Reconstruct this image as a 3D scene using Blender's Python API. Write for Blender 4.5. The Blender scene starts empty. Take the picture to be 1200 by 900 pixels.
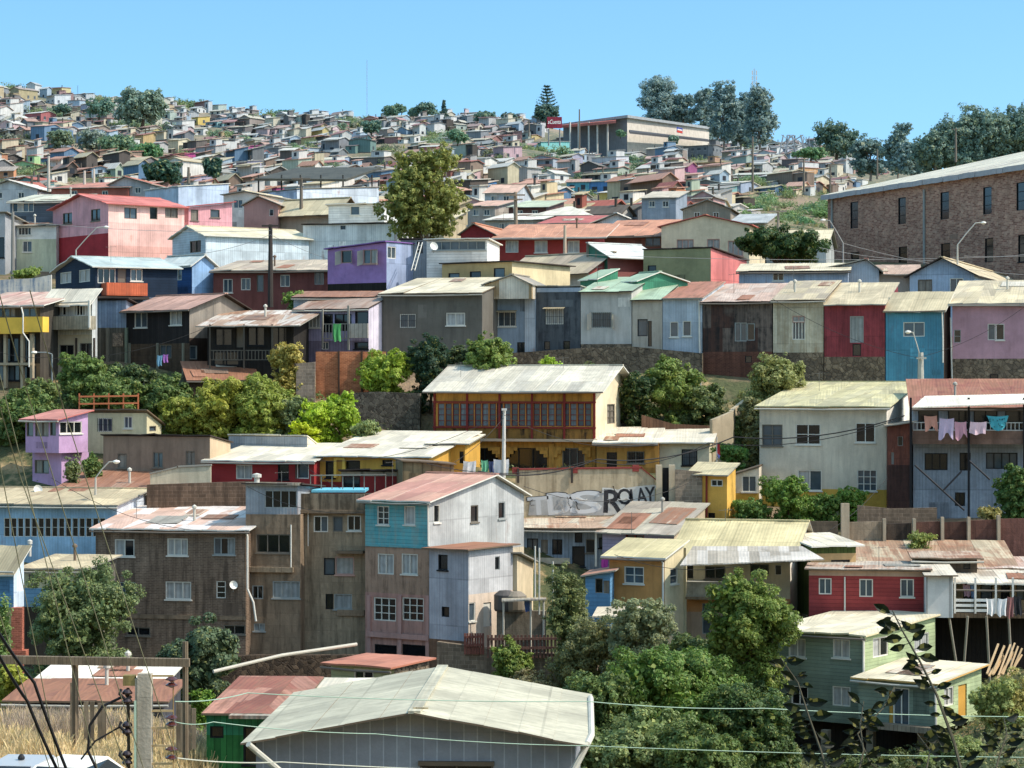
import bpy, math, random
import numpy as np
from mathutils import Vector
R = random.Random(7)
FP = 2800.0
scene = bpy.context.scene
COL = scene.collection
def P(px, py, Y):
    return Vector(((px-600)*Y/FP, Y, (450-py)*Y/FP))
def C(h):
    def g(c):
        c /= 255.0
        return c/12.92 if c <= .04045 else ((c+.055)/1.055)**2.4
    return (g(int(h[0:2],16)), g(int(h[2:4],16)), g(int(h[4:6],16)), 1.0)
def tag(o, label=None, cat=None, group=None, kind=None):
    if label: o['label'] = label
    if cat: o['category'] = cat
    if group: o['group'] = group
    if kind or cat: o['kind'] = kind or 'thing'
    return o
def empty(name, loc):
    o = bpy.data.objects.new(name, None); o.empty_display_size = .3
    o.location = loc; COL.objects.link(o); return o
# ------------------------------------------------------------------ shader helper
class S:
    def __init__(s, g, k): s.g = g; s.k = k
    def _m(s, op, o, rev=False):
        a, b = (o, s) if rev else (s, o)
        return s.g.math(op, a, b)
    def __add__(s, o): return s._m('ADD', o)
    def __radd__(s, o): return s._m('ADD', o)
    def __sub__(s, o): return s._m('SUBTRACT', o)
    def __rsub__(s, o): return s._m('SUBTRACT', o, True)
    def __mul__(s, o): return s._m('MULTIPLY', o)
    def __rmul__(s, o): return s._m('MULTIPLY', o)
    def __truediv__(s, o): return s._m('DIVIDE', o)
class G:
    def __init__(g, name):
        g.m = bpy.data.materials.new(name); g.m.use_nodes = True
        g.t = g.m.node_tree; g.t.nodes.clear()
        g.out = g.t.nodes.new('ShaderNodeOutputMaterial')
        g.b = g.t.nodes.new('ShaderNodeBsdfPrincipled')
        g.t.links.new(g.b.outputs[0], g.out.inputs[0])
    def put(g, sock, v):
        if isinstance(v, S): g.t.links.new(v.k, sock)
        elif v is not None: sock.default_value = v
    def math(g, op, a, b=None, clamp=False):
        n = g.t.nodes.new('ShaderNodeMath'); n.operation = op; n.use_clamp = clamp
        g.put(n.inputs[0], a)
        if b is not None: g.put(n.inputs[1], b)
        return S(g, n.outputs[0])
    def ramp(g, v, lo, hi):
        n = g.t.nodes.new('ShaderNodeMapRange'); n.clamp = True; n.interpolation_type = 'SMOOTHSTEP'
        g.put(n.inputs[0], v); n.inputs[1].default_value = lo; n.inputs[2].default_value = hi
        return S(g, n.outputs[0])
    def uv(g):
        n = g.t.nodes.new('ShaderNodeUVMap'); s = g.t.nodes.new('ShaderNodeSeparateXYZ')
        g.t.links.new(n.outputs[0], s.inputs[0])
        return S(g, s.outputs[0]), S(g, s.outputs[1])
    def xyz(g, x, y, z=0.0):
        n = g.t.nodes.new('ShaderNodeCombineXYZ')
        g.put(n.inputs[0], x); g.put(n.inputs[1], y); g.put(n.inputs[2], z); return S(g, n.outputs[0])
    def rnd(g):
        n = g.t.nodes.new('ShaderNodeObjectInfo'); return S(g, n.outputs['Random'])
    def noise(g, vec, sc, det=3.0, rough=.55):
        n = g.t.nodes.new('ShaderNodeTexNoise'); g.put(n.inputs['Vector'], vec)
        n.inputs['Scale'].default_value = sc; n.inputs['Detail'].default_value = det; n.inputs['Roughness'].default_value = rough
        return S(g, n.outputs[0])
    def white(g, vec):
        n = g.t.nodes.new('ShaderNodeTexWhiteNoise'); n.noise_dimensions = '3D'; g.put(n.inputs['Vector'], vec); return S(g, n.outputs['Value'])
    def mix(g, f, a, b, mode='MIX'):
        n = g.t.nodes.new('ShaderNodeMix'); n.data_type = 'RGBA'; n.blend_type = mode
        g.put(n.inputs[0], f); g.put(n.inputs[6], a); g.put(n.inputs[7], b); return S(g, n.outputs[2])
    def scale(g, c, f):
        v = g.xyz(f, f, f); return g.mix(1.0, c, v, 'MULTIPLY')
    def bump(g, h, dist, st=1.0):
        n = g.t.nodes.new('ShaderNodeBump'); n.inputs['Strength'].default_value = st; n.inputs['Distance'].default_value = dist
        g.put(n.inputs['Height'], h); g.t.links.new(n.outputs[0], g.b.inputs['Normal'])
    def fin(g, c, rough=.85, spec=.3, metal=0.0):
        g.put(g.b.inputs['Base Color'], c); g.put(g.b.inputs['Roughness'], rough)
        g.b.inputs['Specular IOR Level'].default_value = spec; g.b.inputs['Metallic'].default_value = metal
        return g.m
_M = {}
def mat(kind, col='808080', dirt=.5, dc=None, col2=None, rust=0.0, per=None):
    key = (kind, col, dirt, dc, col2, rust, per)
    if key in _M: return _M[key]
    g = G('%s_%s' % (kind, col)); base = C(col)
    l_ = .3*base[0]+.55*base[1]+.15*base[2]; base = tuple((x*.88+l_*.12)*t for x, t in zip(base[:3], (1.05, 1.0, .90)))+(1.0,)
    u, v = g.uv(); r = g.rnd()*53.0
    uu, vv = u+r, v+r*0.37
    vec = g.xyz(uu, vv)
    if kind == 'plain':
        n = g.noise(vec, 1.5, 4); _M[key] = g.fin(g.scale(base, n*.5+.75), .7); return _M[key]
    if kind == 'glass':
        n = g.noise(vec, 1.3, 2)
        _M[key] = g.fin(g.scale(base, n*1.2+.4), .12, .6); return _M[key]
    if kind == 'curtain':
        w = g.math('SINE', uu*26.0+g.noise(g.xyz(uu*4.0, vv*.7), 1.0)*6.0)*.5+.5
        _M[key] = g.fin(g.scale(base, (w*.16+.5)*(g.noise(vec, 2.0, 2)*.9+.5)), .3, .35); return _M[key]
    big = g.noise(vec, .45, 5, .6)
    med = g.noise(vec, 2.6, 5, .65)
    streak = g.noise(g.xyz(uu*3.0, vv*.28), 1.0, 6, .65)
    fine = g.noise(vec, 16.0, 3)
    bigc = g.ramp(big, .32, .68); medc = g.ramp(med, .3, .7); strc = g.ramp(streak, .34, .68)
    c = base
    tone = (bigc*.42+.80)*(strc*.22+.90)
    rough = .88
    d2 = C(dc) if dc else tuple(x*.32 for x in base[:3])+(1,)
    if kind in ('corr', 'roof'):
        p = per or (.76 if kind == 'corr' else .82)
        row = g.math('FLOOR', vv/2.3)
        cell = g.math('FLOOR', uu/p+g.white(g.xyz(row, 3.0))*(.0 if kind == 'corr' else .9))
        tone = tone*(g.white(g.xyz(cell, row))*(.34 if kind == 'corr' else .3)+.84)
        if col2:
            pick = g.ramp(g.white(g.xyz(cell, row, 5.0))+big*.5, .72, .8)
            c = g.mix(pick, c, C(col2))
        wave = g.math('SINE', uu*(6.2832/.17))
        fr = g.math('FRACT', uu/p)
        seam = g.math('LESS_THAN', g.math('ABSOLUTE', fr-.5), .03)
        fr2 = g.math('FRACT', vv/2.3)
        seam2 = g.math('LESS_THAN', fr2, .03)
        wk = .035 if kind == 'roof' else .05
        tone = tone*(1.0-seam*.16)*(1.0-seam2*.2)*(wave*wk+.97)
        g.bump(wave*.5+fine*.2+med*.6, .007, .8)
        rough = .62 if kind == 'corr' else .7
    elif kind == 'clap':
        p = per or .19
        fr = g.math('FRACT', vv/p)
        row = g.math('FLOOR', vv/p)
        tone = tone*(g.white(g.xyz(row, g.math('FLOOR', uu/3.1)))*.2+.88)*(1.0-g.math('LESS_THAN', fr, .16)*.28)
        g.bump(fr+fine*.2, .02, .8)
    elif kind == 'plank':
        p = per or .2
        fr = g.math('FRACT', uu/p)
        tone = tone*(g.white(g.xyz(g.math('FLOOR', uu/p), 1.0))*.4+.78)*(1.0-g.math('LESS_THAN', fr, .12)*.5)
        g.bump(g.math('LESS_THAN', fr, .12)*-1.0+fine*.3, .015, .7)
    elif kind == 'seam':
        p = per or .33
        fr = g.math('FRACT', uu/p)
        ln = g.math('LESS_THAN', g.math('ABSOLUTE', fr-.5), .045)
        l2 = g.math('LESS_THAN', g.math('FRACT', vv/1.05+.3), .012)
        tone = tone*(g.white(g.xyz(g.math('FLOOR', uu/p+.5), g.math('FLOOR', vv/1.05+.3)))*.12+.94)*(ln*.55+1.0)*(1.0-l2*.25)
        g.bump(ln+big*.5, .03, .8); rough = .5
    elif kind in ('brick', 'block'):
        n = g.t.nodes.new('ShaderNodeTexBrick'); g.put(n.inputs['Vector'], vec)
        b, h = (.26, .085) if kind == 'brick' else (.4, .2)
        if per: b, h = b*per, h*per
        n.inputs['Scale'].default_value = 1.0; n.inputs['Brick Width'].default_value = b; n.inputs['Row Height'].default_value = h
        n.inputs['Mortar Size'].default_value = .012; n.inputs['Mortar Smooth'].default_value = .3
        n.inputs['Color1'].default_value = base
        n.inputs['Color2'].default_value = C(col2) if col2 else tuple(x*.62 for x in base[:3])+(1,)
        n.inputs['Mortar'].default_value = tuple(min(1, x*1.25+.02) for x in base[:3])+(1,)
        c = S(g, n.outputs[0]); g.bump(S(g, n.outputs[1])*-1.0+fine*.4, .012, .7)
        tone = tone*(medc*.5+.75)
    elif kind == 'stone':
        dv = g.noise(vec, 2.0, 3)*.5; vec = g.xyz(uu+dv, vv-dv)
        n = g.t.nodes.new('ShaderNodeTexVoronoi'); g.put(n.inputs['Vector'], vec); n.inputs['Scale'].default_value = per or 3.6
        n2 = g.t.nodes.new('ShaderNodeTexVoronoi'); n2.feature = 'DISTANCE_TO_EDGE'; g.put(n2.inputs['Vector'], vec); n2.inputs['Scale'].default_value = per or 3.6
        e = g.ramp(S(g, n2.outputs[0]), 0.0, .09)
        sp = g.t.nodes.new('ShaderNodeSeparateColor'); g.t.links.new(n.outputs['Color'], sp.inputs[0])
        c = g.mix(S(g, sp.outputs[0]), base, C(col2) if col2 else tuple(x*.4 for x in base[:3])+(1,))
        tone = tone*(e*.4+.6)*(medc*.6+.7); g.bump(e+med*.5, .05, .8)
    elif kind == 'concrete':
        l = g.math('LESS_THAN', g.math('FRACT', vv/.62), .035)
        tone = tone*(1.0-l*.22)*(medc*.5+.75)*(g.white(g.xyz(g.math('FLOOR', vv/.62), g.math('FLOOR', uu/2.0)))*.16+.9)
        g.bump(med+fine*.4, .03, .7)
    else:  # stucco
        tone = tone*(medc*.22+.89); g.bump(med*.6+fine*.5, .02, .6)
    tone = tone*(fine*.24+.88)
    c = g.scale(c, tone)
    if kind == 'corr': rust = max(rust, .12)
    if rust > 0:
        rr = g.ramp(streak*.55+big*.6+fine*.08, .74-.42*rust, .92-.42*rust)
        rc = g.mix(med, C('7a4c3a'), C('b0805f'))
        c = g.mix(rr, c, rc)
    if dirt > 0:
        dd = g.ramp(streak*.7+med*.3+big*.25, .54, .76)*min(dirt*1.1, 1.0)
        c = g.mix(dd, c, d2)
    _M[key] = g.fin(c, rough, .25)
    return _M[key]
def objcol_mat(name, leaf=False):
    g = G(name)
    oi = g.t.nodes.new('ShaderNodeObjectInfo'); col = S(g, oi.outputs['Color'])
    gi = g.t.nodes.new('ShaderNodeNewGeometry'); isl = S(g, gi.outputs['Random Per Island'])
    tc = g.t.nodes.new('ShaderNodeTexCoord')
    big = g.noise(S(g, tc.outputs['Object']), .8, 3)
    c = g.scale(col, (isl*.9+.95)*(big*1.2+.5))
    yel = g.mix(g.math('GREATER_THAN', isl, .86)*.45, c, g.scale(C('a8a050'), big*1.0+.3))
    g.fin(yel, .55, .3)
    tr = g.t.nodes.new('ShaderNodeBsdfTranslucent'); g.put(tr.inputs[0], g.scale(yel, 1.3+isl*0.0))
    mx = g.t.nodes.new('ShaderNodeMixShader'); mx.inputs[0].default_value = .3
    g.t.links.new(g.b.outputs[0], mx.inputs[1]); g.t.links.new(tr.outputs[0], mx.inputs[2])
    g.t.links.new(mx.outputs[0], g.out.inputs[0])
    return g.m
# ------------------------------------------------------------------ mesh builder
class MB:
    def __init__(s): s.v = []; s.f = []; s.uv = []; s.m = []
    def poly(s, pts, m=0):
        pts = [Vector(p) for p in pts]
        n = Vector((0, 0, 0))
        for i in range(len(pts)):
            a, b = pts[i], pts[(i+1) % len(pts)]
            n += a.cross(b)
        if n.length < 1e-9: return
        n.normalize()
        U = Vector((-n.y, n.x, 0))
        if U.length < .05: U = Vector((1, 0, 0)); 
        U.normalize()
        if abs(U.x) > abs(U.y) and U.x < 0 or abs(U.y) >= abs(U.x) and U.y < 0: U = -U
        V = n.cross(U)
        if V.z < 0 or (abs(V.z) < 1e-4 and V.y < 0): V = -V
        i0 = len(s.v); s.v += [tuple(p) for p in pts]; s.f.append(list(range(i0, i0+len(pts))))
        s.uv += [(p.dot(U), p.dot(V)) for p in pts]; s.m.append(m)
    def box(s, x0, x1, y0, y1, z0, z1, m=0):
        a = [(x0,y0,z0),(x1,y0,z0),(x1,y1,z0),(x0,y1,z0),(x0,y0,z1),(x1,y0,z1),(x1,y1,z1),(x0,y1,z1)]
        for q in ((0,1,5,4),(1,2,6,5),(2,3,7,6),(3,0,4,7),(4,5,6,7),(3,2,1,0)): s.poly([a[i] for i in q], m)
    def slab(s, pts, t, m=0, me=None):
        me = m if me is None else me
        pts = [Vector(p) for p in pts]; lo = [p-Vector((0, 0, t)) for p in pts]
        s.poly(pts, m); s.poly(lo[::-1], me)
        for i in range(len(pts)):
            j = (i+1) % len(pts); s.poly([lo[i], lo[j], pts[j], pts[i]], me)
    def sheets(s, q, t, m=0, me=None, w=.85, jit=1.0):
        A, B, Cc, D = [Vector(p) for p in q]
        n = max(1, round((B-A).length/w)); rg = random.Random(int((A.x+B.y*3+Cc.z*7+A.z*11)*977) & 0xffff)
        d0 = (A-D).normalized(); sag = [rg.uniform(-.02, .02)*jit for _ in range(n+1)]
        for i in range(n):
            t0, t1 = i/n, (i+1)/n; e = rg.uniform(-.03, .07)*jit; e2 = rg.uniform(-.03, .05)*jit
            a, b, c, d = A.lerp(B, t0)+d0*e, A.lerp(B, t1)+d0*e, D.lerp(Cc, t1)-d0*e2, D.lerp(Cc, t0)-d0*e2
            up = Vector((0, 0, (.008 if i % 2 else 0)+rg.uniform(0, .006)))
            a = a+up+Vector((0, 0, sag[i])); b = b+up+Vector((0, 0, sag[i+1])); c = c+up+Vector((0, 0, sag[i+1]*.5)); d = d+up+Vector((0, 0, sag[i]*.5))
            if rg.random() < .06*jit: b.z += .05
            s.slab([a, b, c, d], t, m, me)
    def tube(s, pts, r, m=0, n=6, r2=None):
        pts = [Vector(p) for p in pts]; L = len(pts); rings = []
        for i, p in enumerate(pts):
            d = (pts[min(i+1, L-1)]-pts[max(i-1, 0)]).normalized()
            a = d.orthogonal().normalized(); b = d.cross(a)
            rr = r if r2 is None else r+(r2-r)*i/(L-1)
            if i and (rings[-1][0]-pts[i-1]).dot(a) < 0: pass
            rings.append([p+(a*math.cos(6.2832*k/n)+b*math.sin(6.2832*k/n))*rr for k in range(n)])
        for i in range(L-1):
            A, B = rings[i], rings[i+1]
            off = min(range(n), key=lambda o: sum((A[k]-B[(k+o) % n]).length for k in range(n)))
            for k in range(n):
                s.poly([A[k], A[(k+1) % n], B[(k+1+off) % n], B[(k+off) % n]], m)
        s.poly(rings[0], m); s.poly(rings[-1][::-1], m)
    def lathe(s, prof, c, n=10, m=0):
        c = Vector(c)
        rg = [[c+Vector((r*math.cos(6.2832*k/n), r*math.sin(6.2832*k/n), z)) for k in range(n)] for r, z in prof]
        for i in range(len(prof)-1):
            for k in range(n): s.poly([rg[i][k], rg[i][(k+1)%n], rg[i+1][(k+1)%n], rg[i+1][k]], m)
    def build(s, name, mats, parent=None, C0=None, a=0.0, off=None, loc=None):
        me = bpy.data.meshes.new(name)
        if C0 is not None:
            ca, sa = math.cos(a), math.sin(a); o = off or Vector((0, 0, 0))
            v = [(C0[0]+x*ca+y*sa-o[0], C0[1]-x*sa+y*ca-o[1], C0[2]+z-o[2]) for x, y, z in s.v]
        elif off is not None: v = [(x-off[0], y-off[1], z-off[2]) for x, y, z in s.v]
        else: v = s.v
        me.from_pydata(v, [], s.f)
        l = me.uv_layers.new(name='UVMap'); l.data.foreach_set('uv', [c for q in s.uv for c in q])
        me.polygons.foreach_set('material_index', s.m)
        for mm in (mats if isinstance(mats, (list, tuple)) else [mats]): me.materials.append(mm)
        me.update()
        ob = bpy.data.objects.new(name, me); COL.objects.link(ob)
        if parent: ob.parent = parent
        if loc is not None: ob.location = loc
        return ob
FRAMES = {'w': 'cacac4', 'b': '2e2420', 'n': '6a655c', 'r': '7a2018', 'y': 'b98a20', 'g': '8a9294', 'k': '16181c', 'p': 'b08a80'}
def frame_mat(c): return mat('plain', FRAMES[c])
GL = lambda: mat('glass', '1a2026')
def pane_mats(st):
    cur = {'w': 'c8cdd0', 'b': '8fa0ac', 'n': 'a09a90', 'r': '8795a0', 'g': 'aab4ba'}.get(st[0], 'b8bcbc')
    return [mat('glass', '14181d'), mat('curtain', cur), mat('glass', '43525e')]  # last glass carries a bluish sky reflection in its colour
class House:
    def __init__(s, name, label, cat='house', group=None):
        s.name = name; s.root = None; s.meta = (label, cat, group)
    def set(s, Y, xc, yb, a):
        s.a = math.radians(a); s.ca = math.cos(s.a); s.sa = math.sin(s.a)
        s.C = P(xc, yb, Y)
        if s.root is None:
            s.root = empty(s.name, s.C); tag(s.root, *s.meta)
        s.o = s.root.location.copy()
    def fx(s, px, d=0.0):
        q = (px-600)/FP; y = -d
        return (q*s.C[1]-s.C[0]+y*(q*s.ca-s.sa))/(s.ca+q*s.sa)
    def sy(s, px, d=0.0):
        q = (px-600)/FP
        return (q*s.C[1]-s.C[0]-d*(s.ca+q*s.sa))/(s.sa-q*s.ca)
    def hz(s, py, x, y):
        return (s.C[1]-x*s.sa+y*s.ca)*(450-py)/FP-s.C[2]
    def bld(s, mb, name, mats, parent=None):
        ob = mb.build(name, mats, parent or s.root, s.C, s.a, s.o)
        return ob
    def face(s, mb, face, L, H, wins, mats, bands):
        xs = {0.0, L}; zs = {0.0, H}; holes = []
        for w in wins:
            x0, x1, z0, z1 = w
            holes.append(w); xs |= {min(max(x0, 0), L), min(max(x1, 0), L)}; zs |= {max(z0, 0), min(z1, H)}
        for b, _ in bands:
            if 0 < b < H: zs.add(b)
        xs = sorted(xs); zs = sorted(zs)
        f = (lambda t, z, d=0.0: (t-L, d, z)) if face == 'F' else (lambda t, z, d=0.0: (-d, t, z))
        # merge cells into vertical strips per row
        for j in range(len(zs)-1):
            zc = (zs[j]+zs[j+1])/2
            if zs[j+1]-zs[j] < 1e-5: continue
            mi = 0
            for b, k in bands:
                if zc < b: mi = k; 
            run = None
            for i in range(len(xs)-1):
                xc_ = (xs[i]+xs[i+1])/2
                if xs[i+1]-xs[i] < 1e-6: continue
                hole = any(w[0] < xc_ < w[1] and w[2] < zc < w[3] for w in holes)
                if hole:
                    if run is not None: mb.poly([f(run, zs[j]), f(xs[i], zs[j]), f(xs[i], zs[j+1]), f(run, zs[j+1])], mi); run = None
                elif run is None: run = xs[i]
            if run is not None: mb.poly([f(run, zs[j]), f(L, zs[j]), f(L, zs[j+1]), f(run, zs[j+1])], mi)
        for x0, x1, z0, z1 in holes:
            d = .17
            for q in (((x0,z0),(x1,z0)), ((x1,z0),(x1,z1)), ((x1,z1),(x0,z1)), ((x0,z1),(x0,z0))):
                (a0, b0), (a1, b1) = q
                mb.poly([f(a0, b0), f(a1, b1), f(a1, b1, d), f(a0, b0, d)], 0)
    def window(s, face, L, w, st):
        x0, x1, z0, z1 = w
        f = (lambda t, z, d: (t-L, d, z)) if face == 'F' else (lambda t, z, d: (-d, t, z))
        def bx(mb, a0, a1, b0, b1, d0, d1, m=0):
            p = f(a0, b0, d0); q = f(a1, b1, d1)
            mb.box(min(p[0], q[0]), max(p[0], q[0]), min(p[1], q[1]), max(p[1], q[1]), min(p[2], q[2]), max(p[2], q[2]), m)
        fr = MB(); t = min(.052, (x1-x0)*.09)
        dd = [c for c in st[2:] if c.isdigit()]
        nx = int(dd[0]) if dd else 2; ny = int(dd[1]) if len(dd) > 1 else 1
        kind = 'window' if 'D' not in st else 'door'
        if 'D' in st:
            bx(fr, x0, x1, z0, z1, .06, .12)
            ob = s.bld(fr, 'door', frame_mat(st[0])); return
        bx(fr, x0, x1, z0, z0+t, .02, .09); bx(fr, x0, x1, z1-t, z1, .02, .09)
        bx(fr, x0, x0+t, z0+t, z1-t, .02, .09); bx(fr, x1-t, x1, z0+t, z1-t, .02, .09)
        for i in range(1, nx):
            c = x0+(x1-x0)*i/nx; bx(fr, c-t*.45, c+t*.45, z0+t, z1-t, .03, .085)
        for j in range(1, ny):
            c = z0+(z1-z0)*j/ny; bx(fr, x0+t, x1-t, c-t*.35, c+t*.35, .035, .08)
        ob = s.bld(fr, 'window', frame_mat(st[0]))
        pn = MB(); k = st[1]
        for i in range(nx):
            a0 = x0+(x1-x0)*i/nx; a1 = x0+(x1-x0)*(i+1)/nx
            mi = {'d': 0, 'c': 1, 'l': 2}.get(k)
            if mi is None: mi = R.choice((0, 0, 1, 1, 2))
            dz = .095+.004*i
            pn.poly([f(a0, z0, dz), f(a1, z0, dz), f(a1, z1, dz), f(a0, z1, dz)], mi)
        s.bld(pn, 'pane', pane_mats(st), ob)
        if (x1-x0) > .5 and ('s' in st or R.random() < .5):
            sl = MB(); bx(sl, x0-.06, x1+.06, z0-.07, z0, -.07, .0); s.bld(sl, 'sill', frame_mat(st[0]), ob)
        if 'a' in st:
            aw = MB(); p = [f(x0-.1, z1+.12, 0), f(x1+.1, z1+.12, 0), f(x1+.1, z1+.02, -.45), f(x0-.1, z1+.02, -.45)]
            aw.slab(p, .03); s.bld(aw, 'awning', mat('roof', 'b8a888'))
        if 'B' in st:
            gr = MB(); n = max(3, int((x1-x0)/.13))
            for i in range(n+1):
                c = x0+(x1-x0)*i/n; bx(gr, c-.008, c+.008, z0, z1, -.03, -.014)
            bx(gr, x0, x1, (z0+z1)/2, (z0+z1)/2+.02, -.035, -.03); s.bld(gr, 'window_bars', frame_mat('k'), ob)
        if 'O' in st:  # open shutters
            for sgn, xx in ((-1, x0), (1, x1)):
                sh = MB(); p = [f(xx, z0, -.01), f(xx+sgn*.22, z0-.12, -.4), f(xx+sgn*.22, z1-.12, -.4), f(xx, z1, -.01)]
                sh.slab(p, .03); s.bld(sh, 'shutter', frame_mat('w'), ob)
    def vol(s, Y, xl, xc, xr=None, yb=0, ye=0, a=9, D=6.0, roof='mono_f', yr=None, xp=None, wf=None, ws=None, rf=None,
            F=(), Sd=(), bF=(), bS=None, ov=(.35, .25, .2, .3), th=.07, edge=None, drop=.7, k=.5, part='', ridge=True):
        s.set(Y, xc, yb, a)
        W = -s.fx(xl)
        if xr is not None: D = s.sy(xr)
        s.W, s.D = W, D
        he = s.hz(ye, 0, 0); s.he = he
        ws = ws or wf
        mats = [wf, ws]
        def bands(b, default):
            out = []
            for py, mm in b:
                if mm not in mats: mats.append(mm)
                out.append((s.hz(py, 0, 0), mats.index(mm)))
            out.sort(key=lambda t: -t[0])
            return out
        fl = fr = br = bl = he
        G1 = None
        if roof == 'mono_f': br = bl = s.hz(yr, 0, D) if yr is not None else he+1
        elif roof == 'mono_b': br = bl = he-drop
        elif roof == 'mono_x': fl = bl = s.hz(yr, -W, 0)
        mb = MB()
        hF = min(fl, fr); hS = min(fr, br)
        def cl(w, L, H): return (max(w[0], .03), min(w[1], L-.03), max(w[2], .03), min(w[3], H-.07))
        def wins(lst, face):
            out = []
            for px, py, w, h, st in lst:
                if face == 'F':
                    x0, x1 = s.fx(px-w/2), s.fx(px+w/2); xm = (x0+x1)/2
                    z0, z1 = s.hz(py+h/2, xm, 0), s.hz(py-h/2, xm, 0); out.append(((x0+W, x1+W, z0, z1), st))
                else:
                    x0, x1 = s.sy(px-w/2), s.sy(px+w/2); xm = (x0+x1)/2
                    z0, z1 = s.hz(py+h/2, 0, xm), s.hz(py-h/2, 0, xm); out.append(((x0, x1, z0, z1), st))
            return out
        wF = [(cl(w, W, hF), q) for w, q in wins(F, 'F')]; wS = [(cl(w, D, hS), q) for w, q in wins(Sd, 'S')]
        wF = [t for t in wF if t[0][1]-t[0][0] > .1 and t[0][3]-t[0][2] > .1]; wS = [t for t in wS if t[0][1]-t[0][0] > .1 and t[0][3]-t[0][2] > .1]
        ins = lambda w, L, H: True
        bf = bands(bF, 0)
        bs = bands(bS if bS is not None else (), 1)
        s.face(mb, 'F', W, hF, [w for w, _ in wF if ins(w, W, hF)], mats, bf)
        i0 = len(mb.m)
        s.face(mb, 'S', D, hS, [w for w, _ in wS if ins(w, D, hS)], mats, bs)
        for i in range(i0, len(mb.m)):
            if mb.m[i] == 0: mb.m[i] = 1
        # hidden walls
        mb.poly([(0, D, 0), (-W, D, 0), (-W, D, bl), (0, D, br)], 1)
        mb.poly([(-W, D, 0), (-W, 0, 0), (-W, 0, fl), (-W, D, bl)], 1)
        if fl != fr: mb.poly([(-W, 0, hF), (0, 0, hF), (0, 0, fr)] if fr > fl else [(-W, 0, hF), (0, 0, hF), (-W, 0, fl)], 0)
        if fr != br: mb.poly([(0, 0, hS), (0, D, hS), (0, D, br)] if br > fr else [(0, 0, hS), (0, D, hS), (0, 0, fr)], 1)
        of, ob, ol, orr = ov
        rb = MB(); ed = 1
        if roof in ('mono_f', 'mono_b', 'mono_x'):
            gy = (br-fr)/D; gx = (fr-fl)/W
            Z = lambda x, y: fr+gx*x+gy*y+.03+th
            q = [(-W-ol, -of), (orr, -of), (orr, D+ob), (-W-ol, D+ob)]
            rb.sheets([(x, y, Z(x, y)) for x, y in q], th, 0, 1)
        elif roof == 'gable_s':
            yk = D*k; zr = s.hz(yr, 0, yk)
            mb.poly([(0, 0, he), (0, D, he), (0, yk, zr)], 1); mb.poly([(-W, 0, he), (-W, D, he), (-W, yk, zr)], 1)
            g1 = (zr-he)/yk; g2 = (zr-he)/(D-yk); o = .03+th
            rb.sheets([(-W-ol, -of, he-g1*of+o), (orr, -of, he-g1*of+o), (orr, yk, zr+o), (-W-ol, yk, zr+o)], th, 0, 1)
            rb.sheets([(-W-ol, yk, zr+o+.004), (orr, yk, zr+o+.004), (orr, D+ob, he-g2*ob+o), (-W-ol, D+ob, he-g2*ob+o)], th, 0, 1)
            if ridge: rb.box(-W-ol, orr, yk-.14, yk+.14, zr+o-.02, zr+o+.06, 0)
        elif roof == 'gable_f':
            xk = s.fx(xp) if xp is not None else -W*k
            zr = s.hz(yr, xk, 0)
            mb.poly([(-W, 0, he), (0, 0, he), (xk, 0, zr)], 0); mb.poly([(-W, D, he), (0, D, he), (xk, D, zr)], 0)
            g1 = (zr-he)/(W+xk); g2 = (zr-he)/(-xk); o = .03+th
            rb.sheets([(-W-ol, -of, he-g1*ol+o), (xk, -of, zr+o), (xk, D+ob, zr+o), (-W-ol, D+ob, he-g1*ol+o)], th, 0, 1)
            rb.sheets([(xk, -of, zr+o+.004), (orr, -of, he-g2*orr+o), (orr, D+ob, he-g2*orr+o), (xk, D+ob, zr+o+.004)], th, 0, 1)
            if ridge: rb.box(xk-.16, xk+.16, -of, D+ob, zr+o-.03, zr+o+.045, 0)
        elif roof == 'hip':
            yk = D*.5; zr = s.hz(yr, -W/2, yk); ins_ = min(W, D)*.45; o = .03+th
            A = (-W-ol, -of, he+o-.1); B = (orr, -of, he+o-.1); Cc = (orr, D+ob, he+o-.1); Dd = (-W-ol, D+ob, he+o-.1)
            e1 = (-W+ins_, yk, zr+o); e2 = (-ins_, yk, zr+o)
            if -W+ins_ > -ins_: e1 = e2 = (-W/2, yk, zr+o)
            for q in ([A, B, e2, e1], [B, Cc, e2], [Cc, Dd, e1, e2], [Dd, A, e1]):
                rb.poly(q, 0)
            rb.poly([A, B, Cc, Dd], 1)
            for p_, q_ in ((A, B), (B, Cc), (Cc, Dd), (Dd, A)):
                rb.poly([p_, q_, (q_[0], q_[1], q_[2]-th), (p_[0], p_[1], p_[2]-th)], 1)
        elif roof == 'flat':
            rb.slab([(-W+.12, .12, he-.15), (-.12, .12, he-.15), (-.12, D-.12, he-.15), (-W+.12, D-.12, he-.15)], .1, 0, 0)
            t = .12
            mb.poly([(-W, 0, he), (0, 0, he), (-t, t, he), (-W+t, t, he)], 0); mb.poly([(0, 0, he), (0, D, he), (-t, D-t, he), (-t, t, he)], 0)
        s.bld(mb, 'wall', mats)
        if roof != 'none': s.bld(rb, 'roof', [rf or wf, edge or rf or wf])
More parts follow.
